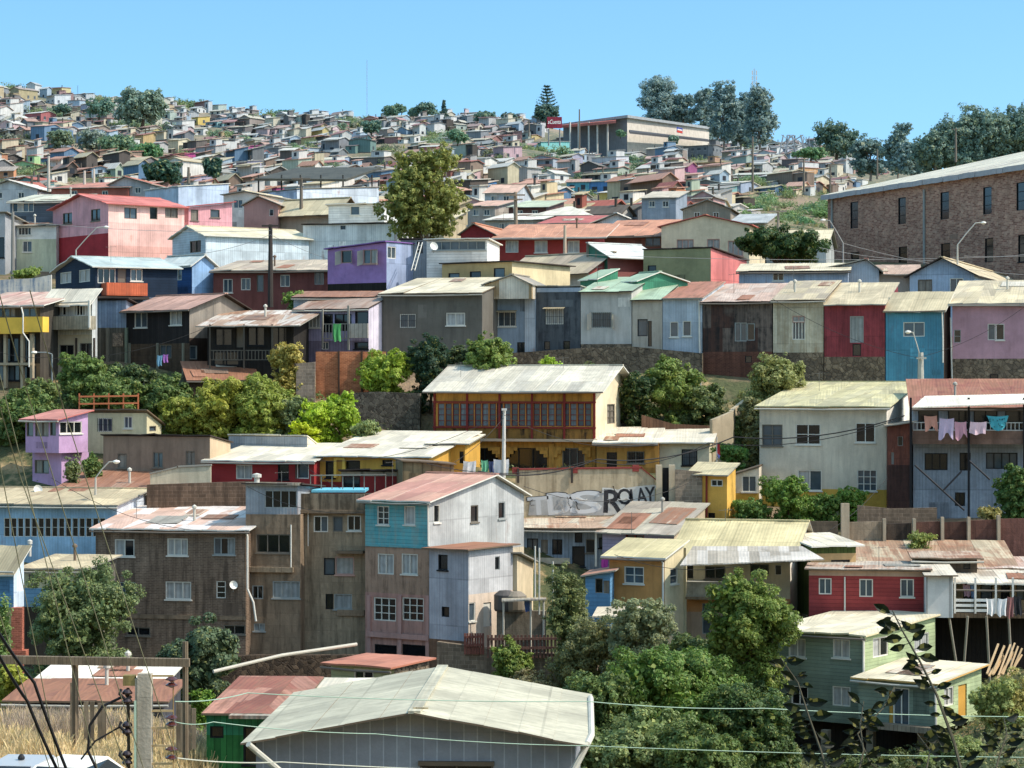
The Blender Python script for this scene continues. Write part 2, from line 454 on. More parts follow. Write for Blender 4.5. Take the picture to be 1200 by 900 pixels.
        if Y < 215 and W > 2.6 and he > 1.5 and roof != 'none':
            rg = random.Random(int(abs(s.C[0])*131+Y*7)); k_, c_ = wf.name.split('_')[0], wf.name.split('_')[1][:6]
            for tint in (.82, 1.14):
                pm = mat(k_ if k_ in ('corr', 'clap', 'plank', 'stucco') else 'stucco', '%02x%02x%02x' % tuple(min(240, int(int(c_[q:q+2], 16)*tint+4)) for q in (0, 2, 4)), .7)
                for _ in range(rg.choice((1, 2, 2))):
                    w_, h_ = rg.uniform(.4, 1.5), rg.uniform(.3, 1.3); x_ = -W+rg.uniform(.05, max(.1, W-w_-.1)); z_ = he-rg.uniform(.3, min(he, 6.5)-.1)
                    if z_-h_ < .2: continue
                    if any(x_+W < q[1]+.1 and x_+W+w_ > q[0]-.1 and z_-h_ < q[3]+.1 and z_ > q[2]-.1 for q, _s in wF): continue
                    if any(abs(z_-b) < 2.0 for b, _k in bf): continue
                    yy = rg.uniform(.006, .014); pb = MB(); pb.box(x_, x_+w_, -yy, -.002, z_-h_, z_); s.bld(pb, 'wall_patch', pm)
            if roof in ('mono_f', 'gable_s') and rg.random() < .6:
                gb_ = MB(); zz = he-.04 if roof == 'gable_s' else fr-.02
                of_ = ov[0]; gb_.tube([(-W-ov[2], -of_-.03, zz-.02-of_*.15), (-W*.5, -of_-.03, zz-.05-of_*.15), (ov[3], -of_-.03, zz-of_*.15-.01)], .05, n=6); s.bld(gb_, 'gutter', mat('plain', rg.choice(('8a8a84', 'a8a8a0', '6a625a'))))
        if Y < 215 and roof == 'mono_f' and W > 3 and D > 3 and rf is not None:
            rg = random.Random(int(abs(s.C[0])*77+Y*3)); gy = (br-fr)/D
            for _ in range(rg.choice((0, 1, 2, 3))):
                w_, d_ = rg.choice((.85, 1.7)), rg.uniform(.9, min(2.4, D-.6)); x_ = -W+rg.uniform(.1, W-w_-.1); y_ = rg.uniform(-.1, D-d_-.2); tz = math.radians(rg.uniform(-4, 4))
                q = [(x_, y_), (x_+w_, y_+w_*tz), (x_+w_-d_*tz, y_+d_+w_*tz), (x_-d_*tz, y_+d_)]
                pb = MB(); pb.slab([(x, y, fr+gy*y+.03+th+.055) for x, y in q], .02)
                s.bld(pb, 'roof_patch', mat('roof', rg.choice(('a8765e', 'c0b49c', 'cfc9ba', '8c7464', '9a9890')), .5, rust=rg.choice((.1, .5, .7))))
            if rg.random() < .4:
                x_ = -W*rg.uniform(.2, .8); y_ = D*rg.uniform(.3, .7); z_ = fr+gy*y_; pb = MB()
                pb.lathe([(.07, -.1), (.07, .75), (.13, .76), (.13, .86), (.02, .95)], (x_, y_, z_), 9); s.bld(pb, 'flue', mat('plain', rg.choice(('9a9a94', '6a5a4c', 'b8b8b0'))))
        for w, st in wF: s.window('F', W, w, st)
        for w, st in wS: s.window('S', D, w, st)
        return s
    def fb(s, name, m, px0, px1, py0, py1, d0, d1, face='F', parent=None):
        """box on a face, py0 top, py1 bottom, standing d0..d1 m out of it"""
        mb = MB()
        if face == 'F':
            x0, x1 = s.fx(px0, d1), s.fx(px1, d1); z1, z0 = s.hz(py0, x1, -d1), s.hz(py1, x1, -d1)
            mb.box(x0, x1, -d1, -d0, z0, z1)
        else:
            y0, y1 = s.sy(px0, d1), s.sy(px1, d1); z1, z0 = s.hz(py0, d1, y0), s.hz(py1, d1, y0)
            mb.box(d0, d1, y0, y1, z0, z1)
        return s.bld(mb, name, m, parent)
    def pipe(s, pts, m='w', r=.045, name='downpipe', d=.08):
        mb = MB(); q = []
        for px, py in pts:
            x = s.fx(px, d); q.append((x, -d, s.hz(py, x, -d)))
        mb.tube(q, r); return s.bld(mb, name, frame_mat(m))
    def rail(s, px0, px1, py0, py1, d, m, n=10, name='railing'):
        mb = MB(); x0, x1 = s.fx(px0, d), s.fx(px1, d); z1, z0 = s.hz(py0, x1, -d), s.hz(py1, x1, -d)
        mb.box(x0, x1, -d, -d+.05, z1-.05, z1); mb.box(x0, x1, -d, -d+.05, z0, z0+.05)
        for i in range(n+1):
            c = x0+(x1-x0)*i/n; mb.box(c-.02, c+.02, -d, -d+.05, z0+.05, z1-.05)
        return s.bld(mb, name, m)
# ------------------------------------------------------------------ vegetation
LEAF = None
def np_mesh(name, V, nf, mats):
    me = bpy.data.meshes.new(name)
    me.vertices.add(len(V)); me.vertices.foreach_set('co', V.astype(np.float32).ravel())
    me.loops.add(nf*4); me.loops.foreach_set('vertex_index', np.arange(nf*4, dtype=np.int32))
    me.polygons.add(nf); me.polygons.foreach_set('loop_start', np.arange(0, nf*4, 4, dtype=np.int32))
    me.update(calc_edges=True)
    for m in mats: me.materials.append(m)
    return me
def leaf_verts(pos, nrm, ls, rng, aspect=.5, hang=0.0):
    n = len(pos)
    t = rng.normal(size=(n, 3)); t[:, 2] -= hang*2
    t -= nrm*(t*nrm).sum(1, keepdims=True); t /= np.linalg.norm(t, axis=1, keepdims=True)+1e-9
    b = np.cross(nrm, t); L = ls*(rng.uniform(.6, 1.35, (n, 1)))
    V = np.empty((n, 4, 3)); V[:, 0] = pos-t*L*.5; V[:, 1] = pos+b*L*aspect*.5; V[:, 2] = pos+t*L*.5; V[:, 3] = pos-b*L*aspect*.5
    return V.reshape(-1, 3)
def crown(name, lobes, n, ls, seed, sub=None, aspect=.6, hang=0.0, loose=1.0):
    rng = np.random.default_rng(seed)
    lob = np.array(lobes, float); area = (lob[:, 3]*lob[:, 5])**.9; pr = area/area.sum()
    K = sub or 20*len(lobes)
    li = rng.choice(len(lob), K, p=pr)
    d = rng.normal(size=(K, 3)); d[:, 2] = d[:, 2]*.9+.15; d /= np.linalg.norm(d, axis=1, keepdims=True)
    rad = rng.uniform(.6, 1.16, (K, 1))
    cc = lob[li, :3]+d*lob[li, 3:6]*rad
    cr = lob[li, 3:6].mean(1)*rng.uniform(.11, .40, K)*loose
    ci = rng.choice(K, n, p=(cr**2)/(cr**2).sum())
    e = rng.normal(size=(n, 3)); e /= np.linalg.norm(e, axis=1, keepdims=True)
    pos = cc[ci]+e*(cr[ci][:, None])*rng.uniform(.35, 1.0, (n, 1))**.6*np.array([1, 1, .8])
    nrm = e*.7+d[ci]*.5+rng.normal(size=(n, 3))*.45+np.array([0, 0, .35]); nrm /= np.linalg.norm(nrm, axis=1, keepdims=True)
    ni = n//6
    li2 = rng.choice(len(lob), ni, p=pr); e2 = rng.normal(size=(ni, 3)); e2 /= np.linalg.norm(e2, axis=1, keepdims=True)
    pos2 = lob[li2, :3]+e2*lob[li2, 3:6]*rng.uniform(.2, .75, (ni, 1)); nr2 = rng.normal(size=(ni, 3)); nr2 /= np.linalg.norm(nr2, axis=1, keepdims=True)
    V = np.vstack([leaf_verts(pos, nrm, ls, rng, aspect, hang), leaf_verts(pos2, nr2, ls*1.9, rng, .8)])
    return np_mesh(name, V, n+ni, [LEAF])
def plant(name, label, cat, px, top, bot, w, Y, col, n=5000, ls=.2, seed=1, group=None, nl=8, trunk=True, aspect=.6, hang=0.0, shape='round', loose=1.0, parts=('trunk', 'crown'), base=None, stem='5a4a3a'):
    if Y > 400: col = hazed(col, min(.2, (Y-250)/3200))  # far crowns get distance haze in their leaf colour
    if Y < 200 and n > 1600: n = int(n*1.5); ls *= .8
    rng = random.Random(seed*13+5); ppm = FP/Y
    rx = w/2/ppm*1.12; rz = (bot-top)/2/ppm*1.04; ry = rx*.85
    cen = P(px, (top+bot)/2, Y); basez = P(px, base or bot, Y)[2]-(.3 if base is None else 0)
    root = empty(name, Vector((cen.x, Y, basez))); tag(root, label, cat, group)
    gr_ = gz(cen.x, Y) if Y < 240 else None
    if gr_ is not None and gr_ < basez: basez = gr_-.1; root.location.z = basez
    hz = cen.z-basez
    lobes = []
    if shape == 'round':
        for i in range(nl):
            th = i*2.4+rng.random()*.8; t = rng.uniform(-.75, .8); rr = math.sqrt(max(0, 1-t*t))*rng.uniform(.35, .75)
            s = rng.uniform(.36, .58)
            lobes.append((rx*rr*math.cos(th)*.95, ry*rr*math.sin(th), hz+rz*t*.62, rx*s, ry*s, min(rz*s*1.05, rz*.6)))
        lobes.append((0, 0, hz, rx*.62, ry*.62, rz*.7))
    elif shape == 'cone':
        for i in range(nl):
            t = i/(nl-1); s = (1-t)*.75+.12; th = i*2.1
            lobes.append((rx*.25*(1-t)*math.cos(th), ry*.25*(1-t)*math.sin(th), hz-rz*.85+rz*1.75*t, rx*s, ry*s, rz*.2))
    elif shape == 'flatm':  # low spreading mass
        for i in range(nl):
            t = (i+.5)/nl*2-1
            lobes.append((rx*t*.85, ry*rng.uniform(-.5, .5), hz+rz*rng.uniform(-.35, .25), rx*1.6/nl+.2, ry*.6, rz*rng.uniform(.5, .75)))
    elif shape == 'euc':  # tall, separate tiers on ascending limbs
        for i in range(nl):
            t = rng.uniform(-.55, .9); th = rng.random()*6.28; q = rng.uniform(.3, .8)*(1.05-abs(t-.1)*.6)
            s = rng.uniform(.3, .48)
            lobes.append((rx*q*math.cos(th), ry*q*math.sin(th), hz+rz*t, rx*s, ry*s, rz*s*.7))
    if gr_ is not None and Y < 160 and hz-rz > -.5 and base is None:
        for i in range(5):
            lobes.append((rx*rng.uniform(-.6, .6), ry*rng.uniform(-.5, .3), max(.3, (hz-rz*.5)*rng.uniform(.25, 1.0)), rx*.45, ry*.45, max(.5, (hz-rz*.4)*.4)))
        n = int(n*1.25)
    me = crown(name+'_leaves', lobes, n, ls, seed, aspect=aspect, hang=hang, loose=loose)
    o = bpy.data.objects.new(parts[1], me); COL.objects.link(o); o.parent = root; o.color = C(col)
    tb = MB(); r0 = max(.05, rx*.07)
    top_ = hz+rz*.2
    tb.tube([(0, 0, -.5), (rx*.04, 0, top_*.35), (-rx*.03, 0, top_*.7), (0, 0, top_)], r0, 0, 7, r0*.35)
    for lx, ly, lz, *_ in lobes[:7]:
        st = (0, 0, max(.1, min(lz*.55, hz*.8)))
        tb.tube([st, (lx*.5, ly*.5, (st[2]+lz)/2+.1*rz), (lx, ly, lz)], r0*.45, 0, 5, r0*.12)
    t = tb.build(parts[0], mat('stucco', stem), root)
    return root
LEAF = objcol_mat('leaf')
# ------------------------------------------------------------------ camera, sun, sky
cam = bpy.data.cameras.new('camera'); camo = bpy.data.objects.new('camera', cam); COL.objects.link(camo)
cam.sensor_width = 36; cam.lens = FP/1200*36; cam.clip_start = .5; cam.clip_end = 9000
camo.rotation_euler = (math.radians(90), 0, 0); scene.camera = camo
EL, AZ = math.radians(48), math.radians(103)   # azimuth from +Y towards +X
sd = Vector((math.cos(EL)*math.sin(AZ), math.cos(EL)*math.cos(AZ), math.sin(EL)))
su = bpy.data.lights.new('sun', 'SUN'); su.energy = 4.8; su.angle = math.radians(.5); su.color = (1, .95, .87)
suo = bpy.data.objects.new('sun', su); COL.objects.link(suo); suo.rotation_euler = (-sd).to_track_quat('-Z', 'Y').to_euler()
w = bpy.data.worlds.new('World'); scene.world = w; w.use_nodes = True
nt = w.node_tree; bg = nt.nodes['Background']; sk = nt.nodes.new('ShaderNodeTexSky'); sk.sky_type = 'NISHITA'
sk.sun_disc = False; sk.sun_elevation = EL; sk.sun_rotation = AZ; sk.air_density = 1.0; sk.dust_density = .6; sk.ozone_density = 1.6
tc = nt.nodes.new('ShaderNodeTexCoord'); mp = nt.nodes.new('ShaderNodeMapping'); mp.vector_type = 'POINT'
mp.inputs['Location'].default_value = (0, 0, .11)
hs = nt.nodes.new('ShaderNodeHueSaturation'); hs.inputs['Hue'].default_value = .492; hs.inputs['Saturation'].default_value = 1.2; hs.inputs['Value'].default_value = 1.3
nt.links.new(tc.outputs['Generated'], mp.inputs[0]); nt.links.new(mp.outputs[0], sk.inputs[0])
nt.links.new(sk.outputs[0], hs.inputs['Color']); nt.links.new(hs.outputs[0], bg.inputs[0])
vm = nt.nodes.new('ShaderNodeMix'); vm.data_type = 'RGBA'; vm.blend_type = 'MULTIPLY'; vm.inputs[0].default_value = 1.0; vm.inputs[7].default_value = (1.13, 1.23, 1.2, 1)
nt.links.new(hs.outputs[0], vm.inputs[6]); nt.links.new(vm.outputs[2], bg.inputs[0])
sx = nt.nodes.new('ShaderNodeSeparateXYZ'); nt.links.new(tc.outputs['Generated'], sx.inputs[0])   # upper sky brightened and warmed, added as fill for shaded walls
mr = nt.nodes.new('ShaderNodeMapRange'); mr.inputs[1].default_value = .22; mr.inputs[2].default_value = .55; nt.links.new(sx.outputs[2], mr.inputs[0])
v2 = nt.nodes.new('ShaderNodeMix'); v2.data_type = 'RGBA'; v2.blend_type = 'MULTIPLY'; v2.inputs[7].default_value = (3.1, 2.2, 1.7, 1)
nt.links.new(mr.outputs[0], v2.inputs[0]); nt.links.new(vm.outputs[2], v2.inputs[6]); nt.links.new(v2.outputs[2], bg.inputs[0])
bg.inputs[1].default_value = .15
scene.view_settings.view_transform = 'Standard'; scene.view_settings.look = 'None'; scene.view_settings.exposure = 0
scene.cycles.max_bounces = 6; scene.cycles.diffuse_bounces = 3; scene.cycles.glossy_bounces = 2; scene.cycles.transmission_bounces = 3; scene.cycles.transparent_max_bounces = 8
# ------------------------------------------------------------------ ground
GX = [-200, 0, 150, 300, 450, 600, 700, 800, 900, 1000, 1100, 1200, 1400]
SKYL = [(-200, 100), (0, 104), (60, 112), (130, 122), (200, 128), (300, 138), (450, 138), (560, 142), (640, 150), (700, 166), (850, 172), (950, 182), (1050, 198), (1200, 206), (1400, 215)]
GS = {
 62: [990]*13,
 72: [888, 888, 888, 960, 990, 990, 1000, 1000, 1000, 1000, 1000, 960, 960],
 80: [858, 858, 860, 905, 960, 970, 985, 985, 985, 985, 960, 930, 930],
 95: [830, 835, 850, 870, 890, 900, 925, 925, 925, 930, 900, 880, 880],
 108: [830, 835, 840, 850, 860, 850, 850, 865, 870, 900, 850, 800, 800],
 121.5: [790, 790, 795, 800, 800, 790, 770, 750, 740, 720, 700, 690, 690],
 118: [805, 810, 815, 820, 825, 815, 785, 790, 800, 810, 780, 770, 770],
 124.5: [735, 720, 720, 720, 720, 720, 720, 720, 720, 680, 655, 645, 645],
 127: [660, 660, 660, 660, 660, 660, 690, 680, 650, 630, 618, 612, 612],
 129.5: [622, 622, 622, 625, 622, 622, 650, 645, 628, 622, 612, 605, 605],
 133: [600, 600, 596, 590, 585, 578, 578, 585, 595, 598, 602, 604, 604],
 138: [582, 582, 560, 545, 535, 552, 552, 556, 590, 596, 600, 600, 600],
 143: [530, 530, 515, 512, 545, 557, 557, 552, 560, 580, 585, 585, 585],
 146: [480, 480, 472, 480, 490, 500, 505, 505, 510, 520, 540, 550, 550],
 151: [452, 452, 448, 448, 452, 452, 452, 452, 455, 455, 455, 455, 455],
 158: [420]*13,
 170: [372, 372, 372, 380, 385, 385, 385, 385, 385, 385, 385, 385, 385],
 185: [338, 338, 338, 340, 345, 345, 345, 345, 345, 350, 360, 365, 365],
 200: [312]*13,
 240: [285, 285, 285, 285, 285, 288, 290, 292, 295, 300, 300, 300, 300]}
CUR = [(240, 0), (320, .16), (400, .29), (520, .45), (650, .61), (800, .78), (950, .93), (1050, 1.0)]
def interp(x, tab):
    if x <= tab[0][0]: return tab[0][1]
    for (a, b), (c, d) in zip(tab, tab[1:]):
        if x <= c: return b+(d-b)*(x-a)/(c-a)
    return tab[-1][1]
def gpy(px, Y):
    if Y >= 240:
        a = interp(px, list(zip(GX, GS[240]))); b = interp(px, SKYL)
        return a+(b-a)*interp(Y, CUR)
    ks = sorted(GS)
    for k0, k1 in zip(ks, ks[1:]):
        if Y <= k1:
            a = interp(px, list(zip(GX, GS[k0]))); b = interp(px, list(zip(GX, GS[k1])))
            z0 = (450-a)*k0/FP; z1 = (450-b)*k1/FP; t = (Y-k0)/(k1-k0)
            return 450-(z0+(z1-z0)*t)*FP/Y
NEARZ = [(-600, 185), (-15, -1.7), (2, -1.7), (8, -2.4), (20, -5.2), (40, -10), (52, -10.9), (60, -11.3)]  # rise behind the camera is out of view, added for warm bounce
def gz(x, Y):
    if Y < 62: 
        return interp(Y, NEARZ+[(62, (450-990)*62/FP)])
    px = 600+x/Y*FP
    if Y > 1050:
        zt = (450-interp(px, SKYL))*1050/FP
        return zt-(Y-1050)*.12 if Y < 2000 else zt-114-(Y-2000)*.002
    z = (450-gpy(px, Y))*Y/FP
    if Y > 250:
        k = min(1, (Y-250)/150)
        z += k*(math.sin(x*.045+Y*.02)*1.0+math.sin(x*.021-Y*.033+1.3)*1.6+math.sin(Y*.11+x*.013)*.9)
    return z
Ys = [-600, -400, -250, -150, -80, -40, -15, 0, 8, 14, 20, 30, 40, 52, 60, 62]+[62+2*i for i in range(1, 95)]+[252+8*i for i in range(100)]+[1080, 1150, 1300, 1600, 2000, 3000, 5000, 8000]
qs = [i/400 for i in range(-320, 321, 4)] ; qs = sorted(set(qs+[i/400 for i in range(-110, 111, 2)]))
mb_v = []; mb_f = []; 
for Y in Ys:
    for q in qs: mb_v.append((q*max(Y, 160), Y, gz(q*max(Y, 160), Y)))
nq = len(qs)
for j in range(len(Ys)-1):
    for i in range(nq-1): mb_f.append((j*nq+i, j*nq+i+1, (j+1)*nq+i+1, (j+1)*nq+i))
me = bpy.data.meshes.new('ground'); me.from_pydata(mb_v, [], mb_f); me.update()
gg = G('ground_earth'); t_ = gg.t.nodes.new('ShaderNodeTexCoord'); ob_ = S(gg, t_.outputs['Object'])
n1 = gg.noise(ob_, .055, 6, .6); n2 = gg.noise(ob_, .45, 5, .65); n3 = gg.noise(ob_, 3.0, 4)
c_ = gg.mix(gg.ramp(n1+n2*.3, .54, .70), C('86725c'), C('50553a'))
c_ = gg.mix(gg.ramp(n2+n3*.2, .6, .78), c_, C('9c8662')); c_ = gg.mix(gg.ramp(n3, .52, .75)*.6, c_, C('3a3826'))
sp_ = gg.t.nodes.new('ShaderNodeSeparateXYZ'); gg.t.links.new(ob_.k, sp_.inputs[0])
c_ = gg.mix(gg.math('LESS_THAN', S(gg, sp_.outputs[1]), -14.0), c_, C('cbb898'))   # unseen slope behind the camera, coloured pale to bounce warm fill
haze_mix = gg.math('MULTIPLY', gg.math('SUBTRACT', S(gg, sp_.outputs[1]), 220.0), .00032, True)  # distance haze mixed into the earth colour
c_ = gg.mix(haze_mix, c_, C('a0a09a'))
gg.bump(n3+n2*2.0, .25, .7); gg.fin(c_, .95, .1); me.materials.append(gg.m)
for p in me.polygons: p.use_smooth = True
go = bpy.data.objects.new('ground', me); COL.objects.link(go); tag(go, 'dry earth hillside with patches of grass under the houses', kind='structure')
# ------------------------------------------------------------------ shared materials
st = lambda c, d=.5, **k: mat('stucco', c, d, **k)
W_STONE = mat('stone', '8a7a66', .5, col2='5c5042')
def soft(c):
    v = [int(c[i:i+2], 16) for i in (0, 2, 4)]; l = sum(v)/3
    return '%02x%02x%02x' % tuple(int(min(236, (x*.85+l*.15)*.88+k)) for x, k in zip(v, (27, 24, 18)))
RF = lambda c, r=.15, d=.35, col2=None, **k: mat('roof', soft(c), d, rust=r, col2=soft(col2) if col2 else None, **k)
KH = RF('c0b08a', .08, .4, col2='b09c78')        # khaki fibre-cement roof
KH2 = RF('c9bd88', .05, .35)
WHR = RF('e0dac8', .06, .35, col2='ccc4ae')
REDR = RF('c88e7c', .08, .3, col2='c08070')
GREY = RF('aca490', .3, .5, col2='8e8a80')
EDW = frame_mat('w'); EDG = mat('plain', '8a8880'); EDB = mat('plain', '3a302a'); EDK = mat('plain', '6a5a48')
BRK = mat('brick', '84705e', .75, col2='6c5a4a', dc='40342a')
CONC = mat('concrete', '8e7a64', .85); CONC2 = mat('concrete', '9a8870', .8)
def wall_thing(name, label, pts, Y, top, bot, m, th=.25, cat='wall', coping=None, a=0, group=None):
    """free-standing wall in straight runs: pts = [(px, Y, topy, boty), ...]"""
    q = [(P(px, 450, yy), (450-t)*yy/FP, (450-b)*yy/FP) for px, yy, t, b in pts]
    base = Vector((q[0][0].x, q[0][0].y, q[0][2])); mb = MB()
    for (p0, t0, b0), (p1, t1, b1) in zip(q, q[1:]):
        d = (p1-p0).normalized(); n = Vector((-d.y, d.x, 0))*th
        A, B = Vector((p0.x, p0.y, 0)), Vector((p1.x, p1.y, 0))
        z = lambda v, h: (v.x, v.y, h)
        mb.poly([z(A, b0), z(B, b1), z(B, t1), z(A, t0)]); mb.poly([z(A+n, b0), z(B+n, b1), z(B+n, t1), z(A+n, t0)])
        mb.poly([z(A, t0), z(B, t1), z(B+n, t1), z(A+n, t0)]); mb.poly([z(A, b0), z(A+n, b0), z(A+n, t0), z(A, t0)]); mb.poly([z(B, b1), z(B+n, b1), z(B+n, t1), z(B, t1)])
    root = mb.build(name, m, off=base, loc=base); tag(root, label, cat, group)
    if coping:
        mb = MB()
        for (p0, t0, b0), (p1, t1, b1) in zip(q, q[1:]):
            mb.slab([(p0.x-.03, p0.y-.06, t0+.09), (p1.x+.03, p1.y-.06, t1+.09), (p1.x+.03, p1.y+th+.06, t1+.09), (p0.x-.03, p0.y+th+.06, t0+.09)], .085)
        mb.build('coping', coping, root, off=base)
    return root
# ================================================================== ROW A and the ravine edge
H = House('house', 'brown brick housing block with pink and white metal roof beside the concrete tower')
H.vol(121, 112, 288, None, 880, 622, 10, D=6.5, yr=597, wf=BRK, rf=RF('cfa79a', .12, .3, col2='d8d2cc'), edge=EDW,
  F=[(146,642,23,20,'wm21'),(208,641,24,20,'wc3'),(263,640,25,20,'gm3s'),(147,692,24,20,'gm2'),(209,692,30,21,'wc3s'),(259,691,11,20,'wd13'),(162,740,28,10,'nd2'),(275,738,26,11,'nd2')])
H.pipe([(286,620),(290,628),(290,690),(297,706),(300,728)], 'w', .06)
H.fb('roof_beam', mat('concrete', '8e7a64', .85), 112, 288, 722, 727, 0, .06)
H = House('house', 'concrete tower with blue grey glazed penthouse, next to the brown brick block')
H.vol(121.5, 288, 352, None, 880, 603, 8, D=6, roof='flat', wf=CONC, F=[(320,637,40,22,'nd3'),(302,694,13,16,'gm2'),(336,691,33,20,'gc3s'),(304,735,13,9,'gc2')], bF=[(770, W_STONE)])
H.fb('ledge', CONC2, 289, 343, 665, 671, 0, .22); H.pipe([(341,615),(341,665)], 'w', .04)
H.vol(121.6, 288, 349, None, 604, 569, 8, D=5, roof='mono_b', drop=.3, wf=mat('corr', '8f9aa6', .3), rf=GREY, edge=EDB, F=[(329,585,38,21,'gd4')], ov=(.3, .2, .15, .3))
H.fb('awning', GREY, 287, 351, 566, 569, 0, .3)
H = House('house', 'taller weathered concrete tower with roof terrace beside the turquoise house')
H.vol(122, 352, 428, None, 880, 600, 8, D=7, roof='flat', wf=CONC2, F=[(345+31,614,17,19,'wm2'),(396,614,12,18,'nm1'),(415,613,16,18,'wm2'),(386,664,13,20,'kl1'),(404,663,22,21,'pc1'),(386,705,9,18,'kd1'),(402,705,21,18,'gc2')], bF=[(770, W_STONE)])
H.fb('parapet', mat('plank', '8a7c68', .9, per=.9), 353, 427, 579, 600, .02, .16); H.fb('awning', EDK, 393, 425, 646, 649, 0, .5)
H.fb('ledge', CONC, 352, 428, 598, 602, .0, .3); H.pipe([(361,590),(361,640)], 'w', .035)
H.fb('ledge', CONC, 395, 427, 715, 722, 0, .1)
H = House('house', 'turquoise clapboard house over pink lower floors with pink roof and grey tin side')
TQ = mat('clap', '52aab8', .55, dc='8a8a7a'); GT = mat('corr', 'aab0b4', .35)
H.vol(119, 428, 503, 614, 880, 588, 33, roof='gable_s', yr=558, k=.66, wf=st('a88a76', .8), ws=GT, rf=REDR, edge=EDW, ov=(.35, .3, .25, .3),
  F=[(449,604,14,22,'wd23'),(480,604,13,22,'wc1'),(452,661,19,24,'wc2'),(480,661,19,24,'wc2'),(451,714,26,27,'wd33'),(484,714,25,27,'wd33'),(452,764,26,17,'kd1'),(485,764,27,17,'kd1')],
  Sd=[(512,602,7,21,'wd1'),(556,602,9,20,'nd1'),(588,598,8,20,'gd1'),(591,660,8,20,'nd1')], bF=[(698, st('b58a80', .7)), (642, st('a88a76', .8)), (500, TQ)], bS=[(652, st('c8bca4', .6))])
H.fb('pillar', st('b8908a', .5), 430, 434, 698, 795, 0, .1); H.fb('pillar', st('b8908a', .5), 466, 470, 698, 795, 0, .1); H.fb('pillar', st('b8908a', .5), 498.5, 502.5, 698, 795, 0, .1)
H.fb('ledge', st('b8908a', .5), 429, 502, 745, 751, .1, .18); H.fb('ledge', TQ, 428, 503, 641, 643.5, 0, .05)
H.pipe([(501.5,588),(502,640)], 'w', .05)
H.vol(116.6, 503, 549, 601, 880, 646, 38, roof='mono_f', yr=640, wf=mat('corr', 'a3a6b4', .3), ws=mat('corr', 'b6bac0', .3), rf=RF('a5583c', .8, .5), edge=EDK,
  F=[(519,659,11,18,'kd1'),(522,717,9,12,'kd1')], Sd=[(553,717,8,22,'wl1'),(583,660,6,16,'gd1'),(571,720,9,28,'wD')], bS=[(697, st('d0c0b0', .5))], bF=[(752, mat('concrete', '7a5c48', .7))])
# F: foreground
H = House('shed', 'wide grey metal shed with pale green gabled roof, nearest to the camera', 'shed')
H.vol(62, 300, 674, None, 1085, 868, 2.5, D=9, roof='gable_f', xp=489, yr=833, wf=mat('seam', '8c919c', .25, per=.35), rf=RF('b4b4a0', .02, .45, per=1.9), edge=EDK, ov=(.95, .15, .25, .35), th=.05,
  F=[(535,905,86,22,'nd2')])
H.fb('lintel', EDK, 490, 579, 893, 898, .0, .12)
H.fb('fascia_patch', mat('plank', 'b5a888', .6), 484, 502, 829, 831, .5, .53)
mb = MB(); mb.tube([P(692, 818, 70.2), P(693, 862, 63), P(688, 872, 61.5), P(672, 903, 61.3), P(668, 940, 61.4)], .09, n=8); mb.build('gutter_pipe', mat('plain', 'b8b8ae'), H.root, off=H.o)
mb = MB(); mb.tube([P(291, 872, 61), P(300, 880, 61.2), P(330, 905, 61.4)], .08, n=8); mb.build('downpipe', mat('plain', 'b0b0a6'), H.root, off=H.o)
H = House('shed', 'small green and teal shed with patched red roof, left of the grey metal shed'.replace('left of', 'beside'), 'shed')
H.vol(76, 242, 338, None, 960, 838, 4, D=6, yr=798, wf=mat('plank', '2f8f68', .6), rf=RF('b0705e', .35, .5, col2='8e4a3a'), edge=EDK, ov=(.35, .3, .1, .2), F=[(254,858,16,14,'kd1'),(306,874,42,44,'kd1')], bF=[(862, mat('plank', '2c7a3c', .6))])
H.fb('awning', RF('9a9488', .4, .6), 268, 338, 839, 843, .05, .8)
H = House('shed', 'low shed whose flat white sheet roof shows between red roof and green shed roof', 'shed')
H.vol(80, 352, 450, None, 960, 822, 3, D=4, yr=799, wf=mat('plank', '8a8478', .6), rf=WHR, edge=EDG, ov=(.2, .2, .1, .1))
H = House('hut', 'pale green clapboard hut with red metal roof and rubble side wall', 'hut')
H.vol(95, 388, 462, 503, 880, 783, 32, yr=774, wf=mat('clap', 'a8b48e', .4), ws=mat('stone', '8a7c68', .4, col2='5a5044', per=4), rf=RF('b2644e', .1, .2), edge=mat('plain', 'a86850'), ov=(.5, .2, .15, .2), F=[(426,792,23,16,'wd2')])
H = House('house', 'low house with white and rusty sheet roof behind the dry grass and timber frame')
H.vol(88, 14, 190, None, 900, 823, 3, D=3.6, yr=799, wf=mat('plank', '4e5058', .9), rf=RF('8e5344', .75, .5), edge=EDK, ov=(.35, 0, .3, .3), F=[(135,838,22,26,'wl2'),(96,840,14,24,'nm1'),(60,842,26,22,'nd2')])
H.vol(91.65, 40, 190, None, 900, 799, 3, D=3.6, yr=777, wf=mat('plank', '4e5058', .9), rf=RF('e2ded6', .03, .2), edge=EDW, ov=(.05, .3, .0, .3))
